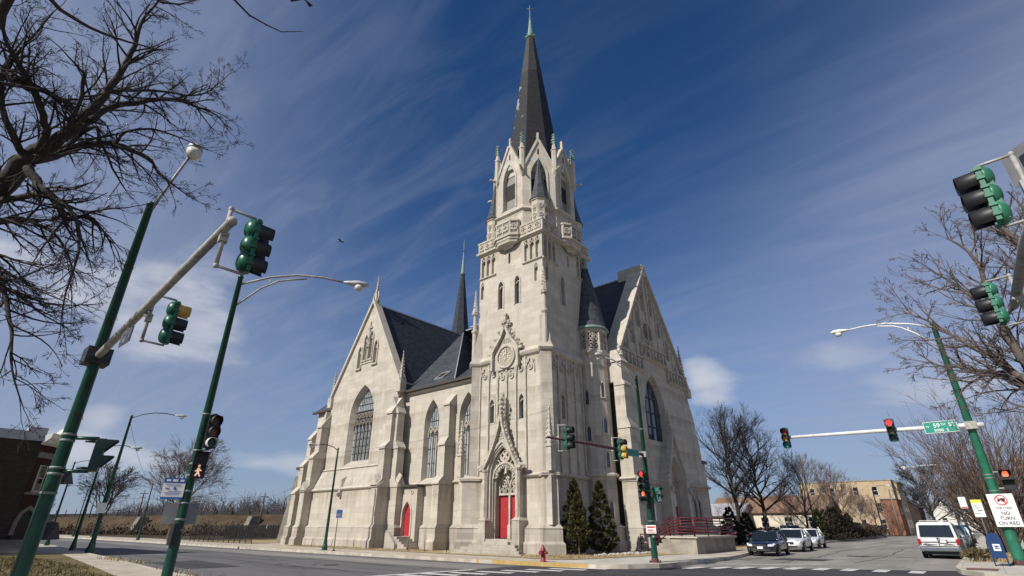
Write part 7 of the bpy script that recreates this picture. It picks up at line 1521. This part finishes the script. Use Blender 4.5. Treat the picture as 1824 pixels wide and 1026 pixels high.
# the white van, seen from behind
t = thing('white_van', 'dented white passenger van with roof rack seen from behind at the right', 'van', (-2.45, 42.9, 0), pi / 2); hl, hw, H = 2.4, .95, 1.9
S = [(-hl, .94, .46, 1.0), (-hl + .06, .97, .40, 1.02), (-hl + .4, 1, .34, 1.02), (hl - 1.3, 1, .32, 1.02), (hl - .5, .96, .34, .95), (hl - .05, .86, .42, .86)]
rings = [[(a, -hw * w, zb), (a, -hw * w * 1.01, .75), (a, -hw * w, zt), (a, 0, zt + .01), (a, hw * w, zt), (a, hw * w * 1.01, .75), (a, hw * w, zb)] for a, w, zb, zt in S]
b = B(); b.loft(rings, True); b.obj('body', 'van_white', t)
b = B(); b.loft([[(a, -w0, 1.0), (a + k * .0, -w0 * .985, 1.25), (a + k * .1, -w0 * .90, 1.78), (a + k * .14, -w0 * .78, 1.88), (a + k * .14, w0 * .78, 1.88), (a + k * .1, w0 * .90, 1.78), (a, w0 * .985, 1.25), (a, w0, 1.0)] for a, w0, k in ((-hl + .02, hw * .95, 1), (-hl + .4, hw * .985, 0), (hl - 1.9, hw * .985, 0))] + [[(hl - 1.0, -hw * .93, 1.0), (hl - 1.1, -hw * .9, 1.1), (hl - 1.5, -hw * .84, 1.5), (hl - 1.75, -hw * .78, 1.84), (hl - 1.75, hw * .78, 1.84), (hl - 1.5, hw * .84, 1.5), (hl - 1.1, hw * .9, 1.1), (hl - 1.0, hw * .93, 1.0)]], True); b.obj('upper_body', 'van_white', t)
b = B(); b.prism([(-hl - .0, -.78, 1.13), (-hl - .0, .78, 1.13), (-hl + .09, .72, 1.74), (-hl + .09, -.72, 1.74)], (-.025, 0, 0)); b.obj('rear_window', 'car_glass', t)
for s in (-1, 1):
    b = B()
    for x0, x1 in ((-hl + .35, -hl + 1.25), (-hl + 1.35, -.05), (.05, .75)): b.prism([(x0, s * hw * .992, 1.16), (x1, s * hw * .992, 1.16), (x1, s * hw * .915, 1.68), (x0, s * hw * .915, 1.68)], (0, s * .022, 0))
    b.obj('side_window', 'car_glass', t)
    b = B(); b.box(-hl + .2, hl - .4, min(s * hw * .99, s * (hw + .015)), max(s * hw * .99, s * (hw + .015)), .42, .98); b.obj('side_panel', 'van_side', t)
    b = B(); b.box(-hl - .035, -hl + .14, min(s * .80, s * .955), max(s * .80, s * .955), .72, 1.02); b.obj('tail_light', 'tail', t)
    for a in (-hl + .85, hl - .9): wheel(t, a, s * (hw - .10), .34, .22, s)
b = B(); b.box(-hl - .12, -hl + .1, -.95, .95, .42, .62); b.obj('bumper', 'van_white', t); b = B(); b.box(-hl - .13, -hl + .05, -.92, .92, .62, .66); b.box(-hl + .2, hl, -.8, .8, .22, .42); b.obj('underside', 'bumper', t)
b = B(); b.box(-hl - .03, -hl + .02, -.02, .02, .68, 1.1); b.prism([(-hl - .02, -.82, .86), (-hl - .02, .82, .84), (-hl - .02, .82, .87), (-hl - .02, -.82, .89)], (-.02, 0, 0)); b.obj('door_seam', 'bumper', t)
b = B(); b.box(-hl - .04, -hl, -.42, -.04, .80, .98); pl_ = b.obj('plate_recess', 'bumper', t); b = B(); b.box(-hl - .05, -hl - .04, -.36, -.08, .83, .95); b.obj('number_plate', 'sign_white', pl_)
b = B(); b.tube([(-hl - .03, .05, 1.02), (-hl - .03, .0, 1.06), (-hl - .03, -.1, 1.03)], .018, 5); b.obj('handle', 'bumper', t)
b = B(); b.prism([(-hl - .005, .1, .70), (-hl - .03, .35, .72), (-hl - .045, .6, .76), (-hl - .02, .75, .72), (-hl - .03, .5, .69)], (-.02, 0, .03)); b.prism([(-hl - .005, -.7, .70), (-hl - .035, -.5, .74), (-hl - .02, -.2, .70)], (-.02, 0, .03)); b.obj('dent_crease', 'chrome', t)
b = B()
for s in (-1, 1): b.tube([(-hl + .3, s * .62, 1.96), (hl - 1.9, s * .62, 1.96)], .022, 5)
for a in (-hl + .35, -1.1, -.1): b.tube([(a, -.62, 1.96), (a, .62, 1.96)], .02, 5); b.tube([(a, .62, 1.86), (a, .62, 1.96)], .02, 4); b.tube([(a, -.62, 1.86), (a, -.62, 1.96)], .02, 4)
b.obj('roof_rack', 'siding', t)
# ================================================================== OTHER BUILDINGS
def win(par, f, u, z, w, h, d=.0, m='car_glass', fr='siding', rows=1, sill=None):
    b = B(); strip(b, f, [(u - w / 2, z), (u + w / 2, z), (u + w / 2, z + h), (u - w / 2, z + h)], .09, d - .02, d + .03, True); strip(b, f, [(u - w / 2, z + h / 2), (u + w / 2, z + h / 2)], .06, d - .02, d + .03); o = b.obj('window', fr, par)
    b = B(); fpoly(b, f, [(u - w / 2, z), (u + w / 2, z), (u + w / 2, z + h), (u - w / 2, z + h)], d - .05, d + .006); b.obj('pane', m, o)
    if sill: b = B(); strip(b, f, [(u - w / 2 - .12, z - .1), (u + w / 2 + .12, z - .1)], .14, d, d + .1); b.obj('sill', sill, o)
    return o
# tan brick flats
t = wthing('brick_building', 'tan brick flat roofed apartment building far right of the church', 'building', (-22, 146, .1)); b = B(); b.box(-31, -13.3, 139, 153, .1, 10.4); b.box(-13.3, -12.6, 141, 152, .1, 10.0); b.obj('wall', 'brick_tan', t)
b = B(); b.box(-31.1, -13.2, 138.9, 153.1, 10.4, 10.62); b.box(-13.3, -12.3, 140.8, 152.2, 10.0, 10.2); b.obj('parapet', 'concrete', t); f = FA(139)
for u in (-28.5, -24.5, -20.0, -16.5):
    for z in (1.2, 4.4, 7.6): win(t, f, u, z, 1.0, 1.7, 0, 'car_glass', 'siding', 1, 'concrete')
f = FB(-12.6)
for u in (143, 146.5, 150):
    for z in (1.2, 4.4, 7.4): win(t, f, u, z, 1.2, 1.7)
t = wthing('brick_building', 'orange brick house end seen behind the trees beside the tan building', 'building', (-15, 128, .1)); b = B(); b.box(-14.4, -11.9, 125, 133, .1, 6.1); b.obj('wall', 'brick_orange', t); b = B(); b.box(-14.5, -11.8, 124.9, 133.1, 6.1, 6.3); b.obj('parapet', 'shingle_dark', t); win(t, FB(-11.9), 128, 3.6, 1, 1.4); win(t, FB(-11.9), 131, 3.6, 1, 1.4)
def house(label, x0, x1, y0, y1, h, rh, wm, rm, name='house', axis='x', group=None):
    t = wthing(name, label, 'house', ((x0 + x1) / 2, (y0 + y1) / 2, .1), group); b = B(); b.box(x0, x1, y0, y1, .1, h)
    if axis == 'x': ym = (y0 + y1) / 2; b.prism([(x0, y0, h), (x0, y1, h), (x0, ym, h + rh)], (x1 - x0, 0, 0))
    else: xm = (x0 + x1) / 2; b.prism([(x0, y0, h), (x1, y0, h), (xm, y0, h + rh)], (0, y1 - y0, 0))
    b.obj('wall', wm, t); b = B(); e = .4
    if axis == 'x':
        ym = (y0 + y1) / 2; k = rh / (ym - y0)
        for s in (-1, 1): ye = ym + s * (ym - y0 + e); b.hexa([(x0 - e, ym, h + rh), (x1 + e, ym, h + rh), (x1 + e, ye, h - k * e), (x0 - e, ye, h - k * e), (x0 - e, ym, h + rh + .15), (x1 + e, ym, h + rh + .15), (x1 + e, ye, h - k * e + .15), (x0 - e, ye, h - k * e + .15)])
    else:
        xm = (x0 + x1) / 2; k = rh / (xm - x0)
        for s in (-1, 1): xe = xm + s * (xm - x0 + e); b.hexa([(xm, y0 - e, h + rh), (xm, y1 + e, h + rh), (xe, y1 + e, h - k * e), (xe, y0 - e, h - k * e), (xm, y0 - e, h + rh + .15), (xm, y1 + e, h + rh + .15), (xe, y1 + e, h - k * e + .15), (xe, y0 - e, h - k * e + .15)])
    b.obj('roof', rm, t); f = FA(y0); n = max(1, int((x1 - x0) / 3.2))
    for k in range(n): win(t, f, x0 + (x1 - x0) * (k + .5) / n, h * .42, 1.1, min(1.5, h * .38), 0, 'car_glass', 'siding')
    return t
house('long low cream building with a brown roof behind the tall bare trees', -34, -17.5, 90, 101, 3.6, 2.3, 'siding_cream', 'shingle', 'low_building')
house('small white house roof peeping between church and maroon car', -35, -28, 86, 94, 3.2, 1.6, 'siding', 'tin')
house('pale grey house with a steep dark gable at the end of the street', -11.5, -6.5, 200, 212, 5.2, 3.4, 'siding', 'shingle_dark', 'house', 'y')
house('white house right of the pale grey gable, far down the street', -5.6, -1.5, 205, 216, 4.6, 2.6, 'siding', 'shingle_dark', 'house', 'y')
house('dark brick house in shade between orange wall and pale houses', -18, -12, 168, 182, 6, 2.5, 'brick_dark', 'shingle_dark', 'house', 'y')
house('white sided house at the right edge behind the no turn sign', 5.2, 12, 57, 68, 5.0, 2.6, 'siding', 'shingle', 'house', 'y')
house('brown roofed house behind the many stemmed tree', 4.5, 12.5, 76, 88, 5.4, 3.0, 'siding_cream', 'shingle')
b = B()
for k in range(26): b.box(1.6 + .0 * k, 1.66, 41 + .62 * k, 41.12 + .62 * k, .1, 1.35)
for z in (.45, 1.05): b.box(1.66, 1.7, 41, 57, z, z + .08)
tag(b.obj('picket_fence', 'wood'), 'brown wooden picket fence behind the mailbox', 'fence')
# brick house at the left edge
HXE, HYN = -44.3, 6.45
t = wthing('brick_house', 'dark brown brick house with red corner bay and white cornice at the left edge', 'house', (-50, 0, .1)); b = B(); b.box(-60, HXE, -10, HYN, .1, 6.55); b.obj('wall', 'brick_dark', t)
b = B(); b.box(-60.1, HXE + .06, -10.1, HYN - .9, 6.55, 7.1); b.box(HXE - .9, HXE + .1, HYN - .9, HYN + .02, 6.55, 7.35); b.obj('parapet', 'tin', t)
a_, c_ = Vector((HXE + .02, HYN, 0)), Vector((HXE - 1.35, HYN + 1.3, 0)); ud = (c_ - a_).normalized(); nn = Vector((-ud.y, ud.x, 0)); nn = nn if nn.x > 0 else -nn
f = Fr(a_, ud, nn); ln = (c_ - a_).length; b = B(); b.prism([(a_.x, a_.y, .1), (c_.x, c_.y, .1), (HXE - 1.4, HYN - .3, .1), (HXE - .3, HYN - .3, .1)], (0, 0, 6.5)); b.prism([(c_.x, c_.y, .1), (-58, c_.y, .1), (-58, HYN - .3, .1), (HXE - 1.35, HYN - .3, .1)], (0, 0, 6.5)); bay = b.obj('corner_bay', 'brick_red', t)
win(t, f, .8, 3.7, .62, 1.45, 0, 'car_glass', 'tin', 1, 'concrete')
b = B(); strip(b, f, [(-.05, 5.75), (ln, 5.75)], .34, 0, .10); strip(b, f, [(0, 3.5), (ln, 3.5)], .14, 0, .12); strip(b, f, [(.05, 1.2), (.05, 1.9), (.3, 2.45), (.75, 2.72), (1.25, 2.5), (1.6, 1.9)], .22, 0, .10); b.obj('stone_band', mat('shaded_stone_band', (.15, .14, .13), .9, .2), t)  # band stone darkened: the shade on this side is put into its colour
b = B(); fpoly(b, f, [(.2, .9), (.2, 1.9), (.4, 2.3), (.75, 2.55), (1.15, 2.3), (1.45, 1.9), (1.45, .9)], 0, .012); b.obj('porch_opening', 'black', t)
b = B(); q = lambda u, d, z: f.p(u, z, d)
b.loft([[q(-.15, 0, 6.35), q(ln, 0, 6.35), q(ln + .2, .1, 6.9), q(-.15, .1, 6.9)], [q(-.15, .45, 6.75), q(ln, .45, 6.75), q(ln + .2, .5, 7.05), q(-.15, .5, 7.05)]], True); b.loft([[q(.5, .1, 7.0), q(1.6, .1, 7.0), q(1.05, .1, 7.5)], [q(.5, .5, 7.0), q(1.6, .5, 7.0), q(1.05, .5, 7.5)]], True)
for k in range(6): b.box(*sorted((q(.1 + .28 * k, .1, 0).x, q(.1 + .28 * k, .1, 0).x + .12)), q(.1 + .28 * k, .1, 0).y, q(.1 + .28 * k, .3, 0).y + .1, 6.45, 6.7)
b.obj('cornice', 'siding', t)
b = B(); b.prism([q(ln - .1, .0, 4.2), q(ln + .9, .0, 4.2), q(ln + .4, .0, 4.9)], tuple(nn * .8)); b.prism([q(ln - .1, 0, .9), q(ln + 1.2, 0, .9), q(ln + .6, 0, 1.9)], tuple(nn * .9)); b.obj('porch_canopy', 'shingle_dark', t)
b = B()
prof = [(HXE, .05), (HXE, .95)]
for k in range(6): prof += [(HXE + .4 + .3 * k, .95 - .15 * k), (HXE + .4 + .3 * k, .95 - .15 * (k + 1))]
prof[-1] = (prof[-1][0], .05); b.prism([(x, 4.62, z) for x, z in prof], (0, 2.76, 0))
b.obj('step', 'conc_wall', t)
b = B()
for y in (4.6, 7.4):
    b.tube([(HXE + .1, y, 1.9), (HXE + 2.1, y, 1.05)], .035, 5)
    for k in range(11): b.tube([(HXE + .1 + .2 * k, y, .9 - .08 * k), (HXE + .1 + .2 * k, y, 1.9 - .085 * k)], .02, 4)
b.obj('stair_railing', 'iron', t)
# railway bank with its retaining blocks and deck
ridge = [(-230, 20), (-168, 30), (-140, 38), (-113, 46), (-92, 62), (-70, 84), (-50, 120)]; R = random.Random(9); rings = []
for i in range(len(ridge) - 1):
    for s in range(6):
        p = Vector(ridge[i]).lerp(Vector(ridge[i + 1]), s / 6); d = (Vector(ridge[i + 1]) - Vector(ridge[i])).normalized(); n = Vector((d.y, -d.x)); z = 3.9 + R.uniform(-.12, .12)
        rings.append([(p.x + n.x * o, p.y + n.y * o, zz) for o, zz in ((5.5 + R.uniform(-.5, .5), .05), (4.2, .9 + R.uniform(-.2, .2)), (2.2, 2.6 + R.uniform(-.2, .2)), (.8, z - .3), (0, z - .25), (-6, z - .3), (-10, 0))])
b = B(); b.loft(rings, False, True, False); struct(b.obj('embankment', 'bank', None, True))
b = B(); P = [Vector((*p, 0)) for p in ridge]
for a, c in zip(P[:-1], P[1:]):
    d = (c - a).normalized(); q = Vector((-d.y, d.x, 0)) * .5; b.hexa([a - q, c - q, c + q, a + q] and [v + Vector((0, 0, 3.6)) for v in (a - q, c - q, c + q, a + q)] + [v + Vector((0, 0, 4.15)) for v in (a - q, c - q, c + q, a + q)])
tag(b.obj('railway_deck', 'iron'), 'long dark railway deck running along the top of the grassy bank', 'railway')
for k, (x, y) in enumerate(((-160, 27.6), (-128, 36.8), (-104, 47.7))):
    b = B(); b.hexa([(x - .8, y - .9, .05), (x + .8, y - .7, .05), (x + .8, y + 2, .05), (x - .8, y + 2, .05), (x - .6, y + .2, 3.3), (x + .6, y + .4, 3.3), (x + .6, y + 2, 3.3), (x - .6, y + 2, 3.3)]); tag(b.obj('concrete_pier', 'conc_wall'), 'pale sloping concrete pier set into the railway bank', 'pier', 'concrete piers along the railway bank')
b = B(); R = random.Random(31)
for k in range(46):
    f_ = k / 46 * (len(ridge) - 1.001); i = int(f_); p = Vector(ridge[i]).lerp(Vector(ridge[i + 1]), f_ - i)
    b.box(p.x - .06, p.x + .06, p.y - .9, p.y - .78, 3.4, 5.0)
tag(b.obj('trackside_fence', 'iron'), 'thin dark railing of posts standing along the railway deck', 'fence')
leafy('scrub', 'tangled brown scrub growing along the foot of the railway bank', 'shrub', (-128, 33.5, .1), (lambda R: ((lambda u: Vector((u, u * .34 + R.gauss(0, .8), .1 + abs(R.gauss(0, .42)) * (1.2 + sin(u * .9)))))(R.uniform(-42, 34)), Vector((R.gauss(0, 1), R.gauss(0, 1), 1)).normalized())), 9000, 88, 'hedge_brown', .22)
# pale stones edging the bed under the evergreens
R = random.Random(4)
for k in range(26):
    f_ = k / 25; x, y = -17.15 + .95 * f_ + R.uniform(-.12, .12), 27.6 + 4.4 * f_; b = B(); s = R.uniform(.10, .17); n = 7
    rings = [[(x + s * rr * R.uniform(.8, 1.2) * cos(2 * pi * i / n), y + s * rr * R.uniform(.8, 1.2) * sin(2 * pi * i / n), .15 + s * zz) for i in range(n)] for rr, zz in ((.8, 0), (1, .35), (.75, .8), (.3, 1.0))]; b.loft(rings, True); tag(b.obj('edging_stone', 'rock'), 'pale rubble stone edging the bed under the evergreens', 'stone', 'stones edging the evergreen bed')
